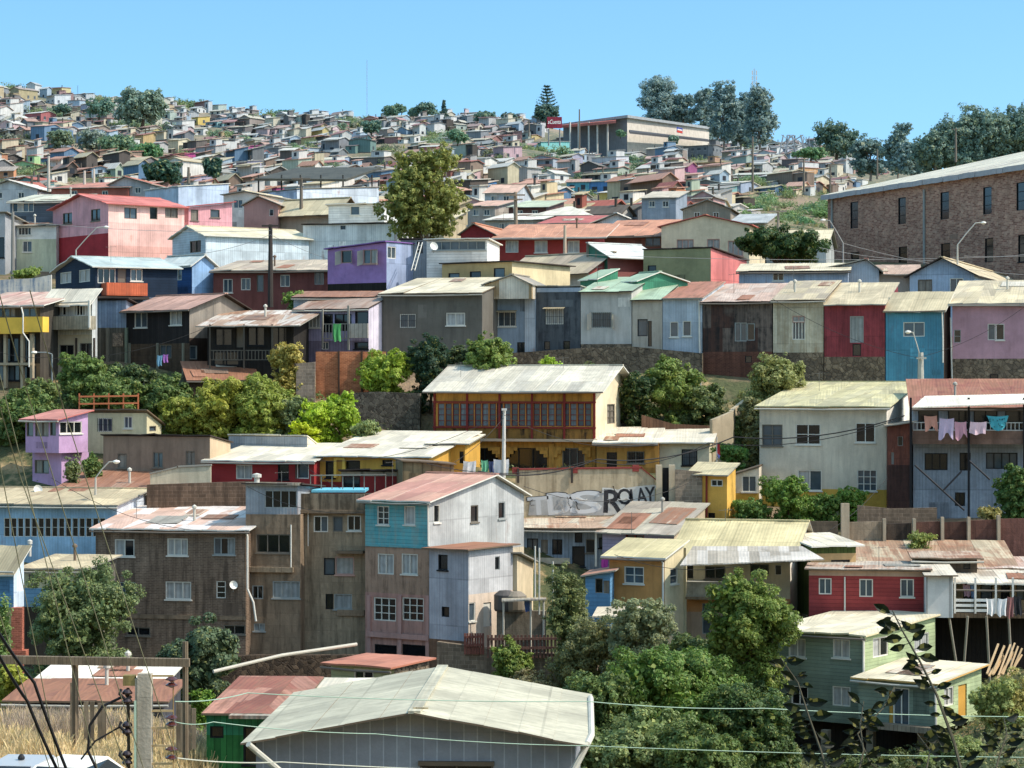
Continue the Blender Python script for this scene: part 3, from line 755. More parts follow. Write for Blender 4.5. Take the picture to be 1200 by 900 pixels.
# blue long building and neighbours
BL = mat('corr', '8fb8da', .3)
H = House('house', 'long light blue building with a continuous strip of small windows below khaki roof')
H.vol(126, -40, 137, 208, 700, 592, 14, D=7, roof='gable_s', yr=575, k=.5, wf=BL, ws=mat('corr', 'b8c6da', .25), rf=KH, edge=EDG, ov=(.5, .3, .3, .25),
  F=[(4+i*8.0+4, 618, 7.0, 22, 'wd12') for i in range(0, 15)])
H = House('house', 'bright blue and white corner house on a brick pillar, beside the olive bush')
H.vol(112, -40, 16, 28, 712, 668, 30, roof='mono_f', yr=648, wf=mat('clap', '5f9cd0', .35), ws=mat('corr', 'b8cce0', .2), rf=KH, edge=EDW, ov=(.3, .2, .2, .3))
H.vol(114, 27, 98, None, 790, 668, 8, D=5, roof='mono_f', yr=653, wf=mat('clap', '6aa4d4', .3), ws=mat('plank', '6a6860', .4), rf=KH, edge=EDG, F=[(39,681,11,16,'nm1'),(62,682,11,14,'kd1')], bF=[(712, mat('plank', '3e3a34', .5)), (690, mat('clap', '6aa4d4', .3)), (600, mat('stucco', 'b8ba9c', .4))])  # lowest dark band puts the shade under the house into the wall colour
mb = MB(); c0 = P(20, 800, 111.8); mb.box(c0.x-.25, c0.x+.25, c0.y-.1, c0.y+.4, c0.z, P(20, 712, 111.8).z); mb.box(c0.x-.45, c0.x+.45, c0.y-.2, c0.y+.5, P(20, 766, 111.8).z-.3, P(20, 762, 111.8).z); mb.build('brick_pillar', mat('brick', 'a8604a', .3), H.root, off=H.o)
# right of centre: blue yard house, grey roof, ochre house, awning
H = House('house', 'faded blue house with open veranda below the graffiti wall')
H.vol(128, 606, 724, None, 720, 618, 6, D=5, roof='mono_f', yr=601, wf=mat('plank', '8fa2b8', .5), rf=RF('b89a84', .3, .3, col2='c8bca4'), edge=EDK, ov=(.9, .2, .2, .3),
  F=[(624,640,13,18,'kl2'),(638,641,8,17,'nm1'),(653,641,12,18,'kd2'),(678,630,9,12,'kd1'),(678,652,15,24,'kd1'),(692,640,11,16,'nm1'),(708,636,12,12,'kl1')])
H.fb('post', EDW, 697, 699.5, 620, 664, .7, .76); H.fb('parapet', mat('concrete', 'a8a496', .4), 622, 668, 654, 661, .5, .62); H.fb('wall_patch', st('c8c4b0', .5), 632, 663, 624, 655, 0.012, .02) if 0 else None
H = House('house', 'lilac walled house under a wide sagging grey roof, uphill of the ochre house')
H.vol(125, 706, 790, 826, 720, 626, 30, roof='mono_f', yr=594, wf=mat('clap', '9a98bc', .3), ws=st('bcae94', .5), rf=RF('b4ac9c', .15, .4, col2='a89c8c'), edge=EDG, ov=(.35, .3, .3, .2), F=[(744,634,22,16,'rd2')])
H = House('house', 'ochre plastered house with white pipe and pale yellow roof in front of the lilac house')
H.vol(115, 714, 779, 801, 800, 654, 27, roof='mono_f', yr=637, wf=st('c08a48', .45), ws=st('d2c8a4', .4), rf=KH2, edge=EDW, ov=(.35, .3, .3, .2), F=[(743,674,23,20,'wl22')], Sd=[(790,675,9,19,'wl12')], bF=[(726, W_STONE)])
H.pipe([(773,653),(777,660),(777,725)], 'w', .055)
H = House('house', 'cream house with long balcony, striped grey awning and broad pale yellow roof')
H.vol(117, 797, 926, 952, 820, 655, 16, roof='gable_s', yr=613, k=.6, wf=st('ccc3a6', .4), ws=st('e0dcd2', .2), rf=KH2, edge=EDG, ov=(.3, .3, .6, .3),
  F=[(809,669,7,18,'nd1'),(838,671,24,15,'nd2'),(890,668,22,14,'nd2'),(912,668,8,12,'wd1'),(828,725,10,36,'gl1')], bF=[(702, st('c08a58', .4)), (720, st('b49a84', .5))])
H.fb('balcony', mat('concrete', 'a4a298', .4), 803, 872, 683, 701, 0, .9); H.fb('balcony_floor', CONC2, 803, 872, 701, 704, 0, .95)
H.fb('pillar', st('d2c8a4', .4), 800, 804, 642, 790, .8, .95)
mb = MB(); A = [P(797, 662, 114), P(966, 655, 114.3), P(940, 640, 117), P(812, 640, 117)]; mb.slab(A, .06); mb.build('awning', mat('roof', 'a39c90', .3, col2='c4bcae', per=.5), H.root, off=H.o)
H = House('annex', 'little annex with dark green panel and off-white roof, between awning and red house', 'annex')
H.vol(118, 950, 1003, None, 720, 640, -14, D=4, roof='mono_f', yr=627, wf=mat('plank', '4a5e2c', .3), rf=WHR, edge=EDW, F=[(985,668,22,24,'kd1')], ov=(.4,.2,.1,.3), bF=[(648, st('b89a6a', .4))])
# red house, balcony annex, shacks
H = House('house', 'dark red plank house with three white windows above the green house')
H.vol(112, 948, 1085, None, 760, 670, 9, D=6, roof='mono_f', yr=661, wf=mat('clap', '94464a', .4), rf=RF('b09484', .3, .4, col2='b4a898'), edge=EDK, F=[(967,687,15,19,'wl2'),(1015,689,16,21,'wl2'),(1063,689,16,21,'wl2')], bF=[(676, mat('clap', '94383a', .3)), (600, st('b49a88', .4))])
H.pipe([(990,676),(990,722)], 'w', .04)
H = House('house', 'white boarded house with railed balcony hung with washing, raised on stilts')
H.vol(110.5, 1085, 1117, None, 724, 676, 6, D=6, roof='mono_f', yr=661, wf=mat('plank', 'c2c6ca', .2, per=1.1), rf=RF('c9c2b4', .15, .3), edge=EDK, ov=(.3, .3, .1, .2))
H.vol(112.6, 1117, 1230, None, 724, 682, 6, D=5, roof='mono_f', yr=668, wf=mat('plank', '9a8a6a', .5), rf=RF('cfc8ba', .12, .3, col2='b8a894'), edge=EDW, ov=(1.6, .3, .3, .2), F=[(1135,694,12,22,'kd1'),(1156,694,14,26,'kl1'),(1178,692,11,26,'kd1'),(1196,692,10,22,'kl1')])
H.fb('balcony_floor', mat('plank', '6a5a48', .5), 1117, 1232, 720, 725, 0, 1.9)
for a_, b_ in ((1119, 1141), (1143, 1166)):
    for yy in (702, 708, 714): H.fb('rail_board', mat('plain', 'd4d8da'), a_, b_, yy, yy+3.2, 1.78, 1.84)
for xx in (1118, 1142, 1166, 1186): H.fb('post', mat('plain', 'd0d0cc'), xx, xx+2.2, 677, 722, 1.74, 1.86)
for xx, xb in ((1112, 1124), (1134, 1128), (1156, 1160), (1182, 1186)):
    mb = MB(); mb.tube([P(xx, 722, 110.9), P(xb, 800, 111.2)], .06); mb.build('stilt', mat('plain', '8a8478'), H.root, off=H.o)
H.fb('void_wall', mat('plank', '2a2420', .5), 1085, 1232, 724, 800, -.6, -.5)  # dark sheet stands in for the shade among the stilts
H = House('shack', 'low shack under patchy cream and rust sheet roof weighed down with stones', 'shack')
H.vol(117.5, 972, 1188, None, 720, 668, 4, D=5.4, roof='mono_f', yr=637, wf=mat('block', '7a6a58', .7), rf=RF('bfb298', .5, .6, col2='a8866c'), edge=EDK, ov=(.3, .3, .2, .3))
H = House('shack', 'small grey lean-to shack with rusty sheet roof between patchy roof and red house', 'shack')
H.vol(115.5, 1072, 1145, None, 700, 656, 7, D=3, roof='mono_f', yr=649, wf=mat('concrete', '5a5044', .7), rf=RF('b8a494', .5, .5), edge=EDK, F=[(1133,662,8,10,'kd1')])
H = House('shack', 'shack with pink and cream corrugated roof at the end of the yard wall', 'shack')
H.vol(117, 1150, 1240, None, 700, 668, 6, D=5, roof='mono_f', yr=655, wf=mat('plank', '4a3a34', .7), rf=RF('c0a098', .3, .4, col2='c8bcb0'), edge=EDK)
# green house
H = House('house', 'two-storey sage green house with pale yellow roof at the ravine')
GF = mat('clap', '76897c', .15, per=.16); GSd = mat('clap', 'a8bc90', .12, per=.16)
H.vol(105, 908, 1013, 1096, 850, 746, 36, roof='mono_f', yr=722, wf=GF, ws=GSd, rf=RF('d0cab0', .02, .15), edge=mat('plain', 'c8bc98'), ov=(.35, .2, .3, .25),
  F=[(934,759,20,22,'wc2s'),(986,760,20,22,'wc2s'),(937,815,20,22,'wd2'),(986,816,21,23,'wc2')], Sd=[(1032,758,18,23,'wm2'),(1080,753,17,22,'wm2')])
H.pipe([(1009,746),(1012,752),(1012,797)], 'w', .055)
H.vol(101.5, 1006, 1097, 1150, 856, 802, 36, roof='mono_f', yr=781, wf=GF, ws=GSd, rf=RF('d0cab0', .02, .15), edge=mat('plain', 'c29a50'), ov=(.35, .2, .2, .3),
  F=[(1056,829,19,46,'wl2'),(1044,829,5,40,'yD')], Sd=[(1112,816,11,22,'wc2'),(1128,821,10,38,'yD')])
H.pipe([(1093,802),(1096,808),(1097,853)], 'w', .05)
H.fb('deck', mat('plank', '8a8070', .5), 1008, 1097, 854, 861, 0, .5)
for xx in (962, 1015, 1075): H.fb('stilt', mat('concrete', '8a8272', .4), xx, xx+8, 856, 930, -.8, -.5)
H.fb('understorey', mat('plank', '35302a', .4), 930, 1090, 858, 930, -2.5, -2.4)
# ================================================================== ROW B
H = House('house', 'lilac two-storey little house with glazed upper floor jutting out under a pink roof')
LI = st('b896c4', .4)
H.vol(138, 38, 72, 104, 590, 531, 33, roof='none', wf=LI, ws=LI, F=[(49,547,17,16,'nm2')], Sd=[])
H.vol(137.2, 30, 69, 103, 531, 492, 33, roof='mono_f', yr=483, wf=LI, ws=LI, rf=RF('bf6e6a', .1, .2), edge=mat('plain', 'b46460'), F=[(35,503,8,17,'nl1'),(49,503,16,17,'nm2'),(62,502,7,17,'nd1')], Sd=[(83,501,26,14,'wd3')])
H = House('house', 'cream house with two blue windows set against the ivy bank')
H.vol(140.5, 98, 172, 189, 600, 484, 20, roof='mono_b', wf=st('cfc8a4', .4), rf=GREY, edge=EDK, F=[(123,498,17,16,'wl3B'),(150,495,10,14,'wl2')], Sd=[(179,498,8,15,'nl1')], ov=(.3, .2, .1, .2))
H = House('house', 'low brown plastered house with three small windows and cream end wall')
H.vol(134.5, 121, 246, 270, 620, 512, 20, roof='mono_b', drop=.4, wf=st('8c7868', .5), ws=st('bca88c', .4), rf=GREY, edge=EDB, F=[(143,540,11,17,'nc1'),(185,539,12,18,'nl2'),(223,537,11,17,'nc2')], ov=(.12, .2, .1, .1))
H = House('house', 'low building with broad rusty brown roof beside a street lamp')
H.vol(129.5, 60, 205, None, 620, 578, 8, D=7, roof='mono_f', yr=551, wf=mat('stucco', '8a7a6a', .5), rf=RF('9a6450', .6, .5, col2='b08a74'), edge=EDK, ov=(.2, .2, .1, .2))
wall_thing('yard_wall', 'cream plastered yard wall with brown posts beside the rusty brown roof', [(176, 131, 556, 600), (208, 131, 548, 600), (247, 131, 546, 600)], 0, 0, 0, st('c8bfa6', .5), coping=EDG)
wall_thing('yard_wall', 'long brown block wall with concrete posts behind the pink roofed brick block', [(172, 128, 568, 640), (290, 128.5, 564, 640), (356, 128.5, 566, 640)], 0, 0, 0, mat('block', '6e5a4a', .8))
H = House('house', 'dark red house with white sheet roof beside the long yellow house')
H.vol(132.5, 245, 368, None, 620, 541, 18, D=6, roof='mono_f', yr=522, wf=st('97282a', .3), rf=WHR, edge=EDW, ov=(.4, .2, .3, .2), F=[(286,553,19,17,'wc2'),(332,553,13,18,'kd1'),(355,552,14,18,'wl1'),(348,552,4,18,'nc1')])
H.vol(137.6, 268, 360, 372, 560, 512, 25, roof='mono_b', drop=.5, wf=mat('corr', '9298a0', .25), ws=WHR, rf=WHR, ov=(.03, .1, .05, .03))
H.pipe([(365,541),(368,545),(368,565)], 'w', .06)
H = House('house', 'long yellow house with white roof and framed doorways beside the red house')
YE = st('d0a030', .45)
H.vol(131.3, 372, 503, None, 620, 536, 18, D=8, roof='mono_f', yr=508, wf=YE, rf=WHR, edge=EDW, ov=(.4, .2, .1, .3), F=[(387,550,11,20,'kd1'),(413,535+10,18,10,'kd1'),(454,542,12,6,'kd1'),(486,533+3,10,6,'kd1'),(484,543,18,5,'nd1')], bF=[(566, st('8a2f28', .4))])
H.fb('door_frame', mat('plain', 'd8b030'), 391, 394, 539, 560, 0, .2); H.fb('door_frame', mat('plain', 'd8b030'), 401, 404, 539, 560, 0, .2); H.fb('door_frame', mat('plain', 'd8b030'), 391, 404, 536.5, 539, 0, .2)
H.vol(134.5, 503, 545, None, 620, 521, 9, D=5, roof='mono_f', yr=511, wf=YE, rf=WHR, edge=EDG, F=[(507,540,8,15,'nd1'),(524,547,8,8,'gd1'),(543-2,536,5,14,'kd1')])
H = House('shed', 'open terrace shed with grey boards in front of the long yellow house', 'shed')
H.vol(129, 400, 471, None, 620, 553, 6, D=3, roof='mono_b', drop=.3, wf=mat('plank', '4a3228', .4), rf=EDB, F=[(412,566,20,16,'kd1')], bF=[(558, st('8c2a2a', .3)), (540, mat('plank', 'a8a498', .4, per=1.2))], ov=(.5, .1, .1, .1))
H = House('shed', 'brown boarded lean-to shed above the pink roof of the turquoise house', 'shed')
H.vol(127, 472, 532, None, 620, 545, -10, D=3, roof='mono_x', yr=541, wf=mat('plank', '8a7858', .6, per=.5), rf=EDK, ov=(.2, .1, .1, .1))
# yellow mansion
H = House('mansion', 'yellow two-storey timber mansion with red-framed window gallery and pale hipped roof', 'mansion')
MY = st('c48c2c', .6, dc='4a3418')
H.vol(139.5, 508, 698, 739, 620, 457, 16, roof='gable_s', yr=430, k=.5, wf=MY, ws=st('d8ccae', .35), rf=RF('cdcabc', .08, .45, col2='bdb8a8'), edge=EDW, ov=(.6, .4, .5, .6),
  F=[(513+i*8.6+4.1, 486+.0*i, 7.8, 27, 'rl14' if i % 3 else 'rc14') for i in range(0, 21)]+[(560,537,48,24,'kd3'),(616,537,50,24,'kd3'),(672,537,26,24,'nd3')],
  Sd=[(716,485,9,23,'nm23'),(731,487,8,21,'nm23')], bF=[(518, MY)])
H.fb('cornice', frame_mat('r'), 507, 698, 470.5, 472.5, 0, .1); H.fb('cornice', frame_mat('r'), 507, 698, 500.5, 502.5, 0, .1)
for xx in (508, 546, 584, 622, 660, 695): H.fb('post', frame_mat('r'), xx, xx+2.2, 459, 516, .0, .09)
H.fb('ledge', mat('plain', 'b8a088'), 505, 700, 515, 518, 0, .5); H.fb('stain_band', mat('stucco', '8a6424', .9, dc='2a2018'), 509, 697, 503, 515, 0, .03)
for xx in (533, 590, 646): H.fb('pillar', MY, xx-3, xx+3, 520, 552, 0, .15)
for (x0, x1) in ((534, 586), (592, 642), (648, 692)):
    for i in range(3):
        H.fb('arch_corner', MY, x0, x0+14-i*4.5, 524+i*4, 528+i*4, .01, .12); H.fb('arch_corner', MY, x1-14+i*4.5, x1, 524+i*4, 528+i*4, .01, .12)
H.vol(138.2, 699, 772, None, 620, 519, 8, D=5, roof='mono_f', yr=503, wf=mat('stucco', 'b08030', .6), rf=WHR, edge=EDW, ov=(.5, .2, .2, 0), F=[(717,540,12,20,'kd1'),(745,536,20,14,'nd2B')])
H.vol(138.4, 772, 831, None, 620, 519, 8, D=5, roof='mono_f', yr=503, wf=st('cfc8b0', .4), rf=WHR, edge=EDW, ov=(.45, .2, 0, .3), F=[(808,536,18,19,'kl2B')])
# graffiti wall
GWM = st('c2b294', .65, dc='6a5c44')
gw = wall_thing('graffiti_wall', 'long cream retaining wall covered with black and silver graffiti below the yellow mansion', [(604, 131, 551, 640), (752, 131, 549, 640), (768, 131, 563, 640)], 0, 0, 0, GWM, coping=st('8c3a34', .3))
gb = gw.location.copy()
for xx in (607, 670):
    mb = MB(); p = P(xx, 566, 130.9); mb.box(p.x-.05, p.x+.07, p.y-.03, p.y+.05, p.z, P(xx, 549, 130.9).z); mb.build('drain_pipe', mat('plain', '3a322c'), gw, off=gb)
for xx, hh in ((604, 548), (673, 547), (745, 545)):
    mb = MB(); p = P(xx, hh, 131); mb.box(p.x-.18, p.x+.18, p.y-.05, p.y+.3, p.z-.35, p.z); mb.build('pier_cap', st('8c3a34', .3), gw, off=gb)
def text(s, px, py, Y, wpx, hpx, colr, parent, off, ofs=0.0, dy=0.0, name='lettering', rz=0.0, shear=0.0, sp=1.0, bold=0.0):
    cu = bpy.data.curves.new(name, 'FONT'); cu.body = s; cu.align_x = 'CENTER'; cu.align_y = 'CENTER'; cu.offset = ofs+bold; cu.shear = shear; cu.space_character = sp; cu.extrude = .0; cu.resolution_u = 3
    ob = bpy.data.objects.new(name, cu); COL.objects.link(ob)
    bpy.context.view_layer.update()
    ref = bpy.data.curves.new('r', 'FONT'); ref.body = s; ref.shear = shear; ref.space_character = sp; ro = bpy.data.objects.new('r', ref); COL.objects.link(ro); bpy.context.view_layer.update()
    dx, dyy = ro.dimensions.x, ro.dimensions.y; bpy.data.objects.remove(ro)
    sx, sy_ = wpx*Y/FP/dx, hpx*Y/FP/dyy
    me2 = bpy.data.meshes.new_from_object(ob.evaluated_get(bpy.context.evaluated_depsgraph_get())); bpy.data.objects.remove(ob)
    m2 = bpy.data.objects.new(name, me2); COL.objects.link(m2); m2.data.materials.clear(); m2.data.materials.append(mat('stucco', colr, .25))
    m2.parent = parent; p = P(px, py, Y); m2.location = (p.x-off[0], p.y-dy-off[1], p.z-off[2]); m2.rotation_euler = (math.radians(90), 0, rz); m2.rotation_euler.y = 0
    m2.scale = (sx, sy_, 1)
    if rz: m2.rotation_euler = (math.radians(90), -rz, 0)
    return m2
# silver throw-up
mb = MB(); p0 = P(618, 604, 130.97)
def blob(pts, Y, dy, m, name, parent, off, n=1):
    mb = MB(); mb.poly([Vector(P(x, y, Y))-Vector((0, dy, 0)) for x, y in pts]); return mb.build(name, m, parent, off=off)
SIL = st('b8bcc4', .35); BKP = st('26262a', .2)
blob([(619,604),(621,588),(640,584),(665,579),(690,577),(712,578),(716,590),(718,604)], 130.995, .012, st('a4a6a8', .3), 'paint_field', gw, gb)
blob([(706,580),(722,574),(745,570),(767,568),(768,596),(740,601),(708,604)], 130.99, .008, st('c9c9c6', .3), 'paint_field', gw, gb)
for (ch, x, y, w_, h_, r_) in (('T', 631, 594, 23, 20, .08), ('D', 656, 591, 28, 24, .1), ('S', 686, 590, 34, 25, .06)):
    text(ch, x, y, 131, w_, h_, '26262a', gw, gb, .045, .014, rz=r_); text(ch, x, y, 131, w_, h_, 'c2c6cc', gw, gb, .022, .018, rz=r_)
for (ch, x, y, w_, h_, r_) in (('R', 717, 589, 21, 26, -.03), ('O', 732, 583, 16, 18, .12), ('L', 743, 583, 9, 17, .1), ('A', 752, 582, 12, 18, .12), ('Y', 762, 581, 11, 18, .05)):
    text(ch, x, y, 131, w_, h_, 'dededa', gw, gb, .07, .014, rz=r_); text(ch, x, y, 131, w_, h_, '38383c', gw, gb, .02, .018, rz=r_)
rgx = random.Random(9)
for i in range(16):
    x0, y0 = rgx.uniform(622, 700), rgx.uniform(582, 600); cpt = []; x_, y_ = x0, y0; an = rgx.uniform(0, 6.28)
    if i > 8: x_, y_ = rgx.uniform(706, 762), rgx.uniform(573, 598)
    for q in range(9):
        cpt.append(P(x_, y_, 130.97)-Vector((0, .03, 0))); an += rgx.uniform(-.9, 1.1); x_ += math.cos(an)*1.9; y_ += math.sin(an)*1.5; x_ = min(max(x_, 620), 767); y_ = min(max(y_, 570), 603)
    mb = MB(); mb.tube(cpt, .016 if i % 3 else .026, n=4); mb.build('spray_line', st(rgx.choice(('2a2a2e', 'd8d8d6', '2a2a2e', '9a9ca2')), .2), gw, off=gb)
wall_thing('gate_pier', 'tall cream gate pier at the end of the graffiti wall', [(769, 130.6, 545, 640), (776, 130.6, 545, 640)], 0, 0, 0, st('c4b69c', .4), .5, 'gate pier')
wall_thing('gate_pier', 'cream gate pier touching the grey block wall', [(784, 130.6, 545, 640), (791, 130.6, 545, 640)], 0, 0, 0, st('c4b69c', .4), .5, 'gate pier')
wall_thing('gate', 'narrow dark barred gate between two cream piers', [(776.2, 130.9, 548, 640), (783.8, 130.9, 548, 640)], 0, 0, 0, mat('plank', '23262a', .3), .05, 'gate')
wall_thing('block_wall', 'brown grey concrete block wall panel between the gate and the yellow house', [(791.3, 130.2, 550, 640), (823, 130.2, 553, 640)], 0, 0, 0, mat('block', '8f8272', .5), .2)
H = House('house', 'small bright yellow house with brown drainpipe beside the block wall')
H.vol(129.6, 823, 852, 862, 620, 556, 28, roof='mono_f', yr=546, wf=st('dca838', .3), ws=st('dcae40', .3), rf=RF('c4b88e', .05, .3), edge=EDG, ov=(.3, .2, .9, .2), F=[(840,566,14,8,'wd2'),(834,604,8,6,'kd1')])
H.pipe([(828,556),(828,606)], 'r', .06)
# stepped wall behind
wall_thing('stair_wall', 'pale stepped garden wall climbing the slope behind the white annex', [(835, 141, 492, 560), (859, 142, 482, 560), (862, 143, 478, 560), (885, 145, 460, 560)], 0, 0, 0, st('b8aa90', .6))
wall_thing('garden_wall', 'low brown railed wall running along the slope over the white annex', [(752, 143, 486, 520), (790, 143, 497, 530), (836, 143, 499, 530)], 0, 0, 0, mat('plank', '6a4e3c', .5))
# white apartment house
H = House('house', 'big off-white plastered house with greenish yellow roof and yellow plinth')
OW = st('cdc5b4', .45)
H.vol(133, 890, 1039, 1102, 640, 477, 17, roof='gable_s', yr=449, k=.55, wf=OW, ws=st('e4e2dc', .15), rf=RF('c2bf8c', .06, .5, col2='b4ae84'), edge=mat('plain', 'b8b48c'), ov=(.4, .3, .2, .25), th=.05,
  F=[(905,510,24,25,'nl22'),(947,509,29,24,'wd22s'),(1014,507,23,23,'wm2s'),(949,563,28,24,'wm2s'),(1016,563,23,25,'wl33s')], bF=[(574, st('c8a030', .4))])
H.vol(131.8, 862, 889.5, None, 640, 548, 9, D=4, roof='mono_x', yr=556, wf=OW, rf=EDK, ov=(.1, .2, .1, .02), F=[(878,567,17,19,'wl2')], bF=[(578, st('c8a030', .4))])
H = House('house', 'narrow rust-red tin stair tower beside the off-white house')
H.vol(131, 1040, 1068, None, 640, 496, 8, D=4, roof='mono_x', yr=500, wf=mat('corr', '7c4638', .7), rf=GREY, edge=EDG, F=[(1055,517,6,11,'gd1'),(1046,537,3,14,'gc1')], bF=[(545, mat('corr', '4a2e28', .8))])
H = House('house', 'grey tin house with laundry balcony under a rust-red roof')
GT2 = mat('corr', '8f9bac', .5)
H.vol(130, 1070, 1260, None, 650, 479, 8, D=8, roof='mono_f', yr=447, wf=GT2, rf=RF('a4604c', .5, .4, col2='8e4a3a'), edge=EDK, ov=(.2, .3, .2, .2),
  F=[(1097,541,27,20,'kd3'),(1131,541,13,21,'kd1'),(1174,540,37,19,'kl4'),(1088,490,24,26,'kd1'),(1124,490,26,26,'kd2'),(1155,490,28,26,'kd2'),(1190,490,24,26,'kd1'),(1125,585,12,16,'kd2')])
mb = MB(); mb.slab([P(1069, 477, 127.6), P(1262, 470, 128), P(1262, 460, 130.3), P(1084, 464, 130)], .07); mb.build('awning', RF('dcdad2', .03, .15), H.root, off=H.o)
H.fb('balcony_parapet', mat('concrete', '84685c', .6), 1070, 1262, 505, 521, 0, 1.6)
H.rail(1070, 1262, 495, 505, 1.6, mat('plain', 'b8bcbe'), 40)
for xx in (1066, 1134, 1199): H.fb('post', mat('plain', '1c1c20'), xx, xx+2.6, 466, 606, 1.62, 1.74)
for (xa, ya, xb, yb_) in ((1072, 545, 1130, 598), (1136, 540, 1160, 562), (1127, 552, 1105, 575)):
    mb = MB(); mb.tube([P(xa, ya, 128.1), P(xb, yb_, 128.1)], .05); mb.build('brace', mat('plain', '2a2a2e'), H.root, off=H.o)
# yard walls right
for i, (xa, xb, t, c_, lab) in enumerate(((988, 1034, 612, '9a8c78', 'pale rubble'), (1037, 1068, 614, '4a4038', 'dark plastered'), (1072, 1102, 612, '6a4a40', 'reddish brown'), (1105, 1133, 612, '5a4038', 'deep brown'), (1136, 1168, 610, '6a4840', 'rust tinted'), (1170, 1245, 608, '744e46', 'long red-brown'))):
    wall_thing('yard_wall', '%s panel of the yard wall in front of the laundry house' % lab, [(xa, 123.5, t, 680), (xb, 123.5, t-1, 680)], 0, 0, 0, mat('concrete', c_, .8), .15, group=None)
for i, (xx, t) in enumerate(((986, 590), (1035, 608), (1070, 608), (1103, 606), (1134, 606), (1169, 604))):
    wall_thing('concrete_post', 'pale concrete post of the yard wall near the laundry house', [(xx, 123.2, t, 680), (xx+3.5+(6 if i == 0 else 0), 123.2, t, 680)], 0, 0, 0, st('a89c88', .5), .3, 'post', group='yard wall posts')
wall_thing('block_wall', 'low brick parapet with gaps standing behind the yard wall panels', [(1005, 126, 592, 640), (1045, 126, 596, 640), (1098, 126, 595, 640)], 0, 0, 0, mat('block', '83705e', .7), .2)
wall_thing('garden_wall', 'low grey-brown wall in front of the hedge of the off-white house', [(828, 128, 610, 650), (982, 128, 611, 650)], 0, 0, 0, mat('concrete', '6a5e50', .7), .2)
# ================================================================== ROW C (upper terrace)
H = House('house', 'timber house with bright yellow balcony band and glazed verandas at the picture edge'.replace(' at the picture edge', ' over dark garages'))
H.vol(150, -40, 47, None, 470, 358, 14, D=6, roof='mono_f', yr=344, wf=mat('plank', '4a4640', .5), rf=RF('c8a498', .2, .4, col2='b8877a'), edge=EDW, ov=(.5, .3, .2, .5),
  F=[(-4,366,14,11,'nd2'),(11,366,14,11,'nm2'),(34,366,18,11,'nl2'),(12,410,20,28,'kd2'),(35,408,14,30,'kd1'),(10,437,26,18,'kl4'),(34,437,16,16,'kd2')], bF=[(426, st('7c6a50', .6)), (391, mat('plank', '3a3630', .5))])
H.fb('balcony', mat('plain', 'e0b420'), -40, 26, 372, 391, 0, .9); H.fb('balcony', mat('plain', 'e0b420'), 28, 50, 371, 389, 0, .9)
for xx in (4, 24, 35): H.fb('pillar', st('a89c84', .4), xx, xx+3, 391, 455, .2, .5)
H.fb('ledge', st('a89c84', .4), -40, 36, 425, 428, 0, .6)
H.pipe([(25,360),(27,368),(27,390),(34,400),(34,430)], 'w', .05, d=1.0)
wall_thing('brick_pier', 'small ruined orange brick pier under the yellow balcony', [(36, 148.5, 443, 480), (48, 148.5, 444, 480)], 0, 0, 0, BRK, .6, 'pier')
H = House('house', 'whitewashed clapboard house with boarded balcony under the navy house')
H.vol(151.5, 54, 108, 114, 470, 352, 24, roof='mono_f', yr=344, wf=mat('plank', 'b4b8b8', .4), ws=mat('plank', 'b8c0c4', .3), rf=RF('cac6b8', .1, .4), edge=EDW, ov=(.5, .3, .2, .2),
  F=[(67,364,7,14,'wd2'),(75,363,4,12,'wd1'),(93,363,14,14,'wm4'),(78,413,17,18,'nd2'),(101,411,15,18,'nd2')], bF=[(392, st('b4aa94', .4))])
H.fb('balcony', mat('plank', 'a09a88', .6), 55, 104, 370, 386, 0, .8); H.fb('pillar', EDW, 103, 105, 352, 384, .75, .85)
for xx in (65, 88, 109): H.fb('post', EDB, xx, xx+1.6, 396, 432, .0, .1)
H = House('house', 'navy blue clapboard house with orange balcony and light blue gabled roof')
NV = mat('clap', '1e3148', .15)
H.vol(162, 65, 112, 208, 470, 313, 62, roof='gable_f', xp=89, yr=302, wf=NV, ws=NV, rf=RF('9cb8c4', .03, .3), edge=EDW, ov=(.35, .3, .3, .35),
  F=[(77,324,13,16,'wc2'),(99,322,13,17,'wc2')], Sd=[(125,322,21,20,'wd3'),(143,322,10,18,'nD'),(160,321,14,17,'wl2')], bS=[(347, mat('corr', '4a5a70', .3))])
H.fb('balcony', mat('corr', 'c05a30', .4), 125, 173, 331, 346, 0, 1.1, 'S'); H.fb('balcony_floor', EDB, 112, 175, 347, 350, 0, 1.2, 'S')
H.vol(157, 112, 148, None, 470, 352, 12, D=4, roof='mono_b', wf=mat('plank', '8a9cb4', .6, dc='5a6a80'), rf=GREY, edge=EDB, bF=[(384, mat('plank', '6a6458', .6))])
H.fb('window_board', mat('stone', 'a8927c', .2, col2='7a6a5a', per=8), 132, 144, 390, 406, .0, .05); H.fb('pillar', st('7a7668', .5), 124, 127, 384, 440, .1, .4); H.fb('pillar', st('7a8674', .5), 146, 149, 384, 440, .1, .4)
H = House('house', 'blackened timber house with pink tin roof and grey stucco gable wall')
H.vol(153, 148, 222, 290, 470, 362, 40, roof='gable_s', yr=346, k=.56, wf=mat('plank', '2e2a2a', .4), ws=st('8e8880', .5), rf=RF('bd8c80', .25, .4), edge=EDB, ov=(.4, .3, .2, .4),
  F=[(165,375,15,18,'wl2'),(206,372,14,18,'wc2'),(194,412,14,16,'nl2')], Sd=[(225,413,12,16,'gl1')], bF=[(402, mat('clap', '5a4a3c', .7))], bS=[(396, mat('plank', '3e322a', .5))])
for xx in (150, 183, 213): H.fb('post', mat('plain', '7a7a6c'), xx, xx+1.6, 402, 440, .0, .12)
H = House('house', 'dark open-fronted timber house under a long thin roof edge')
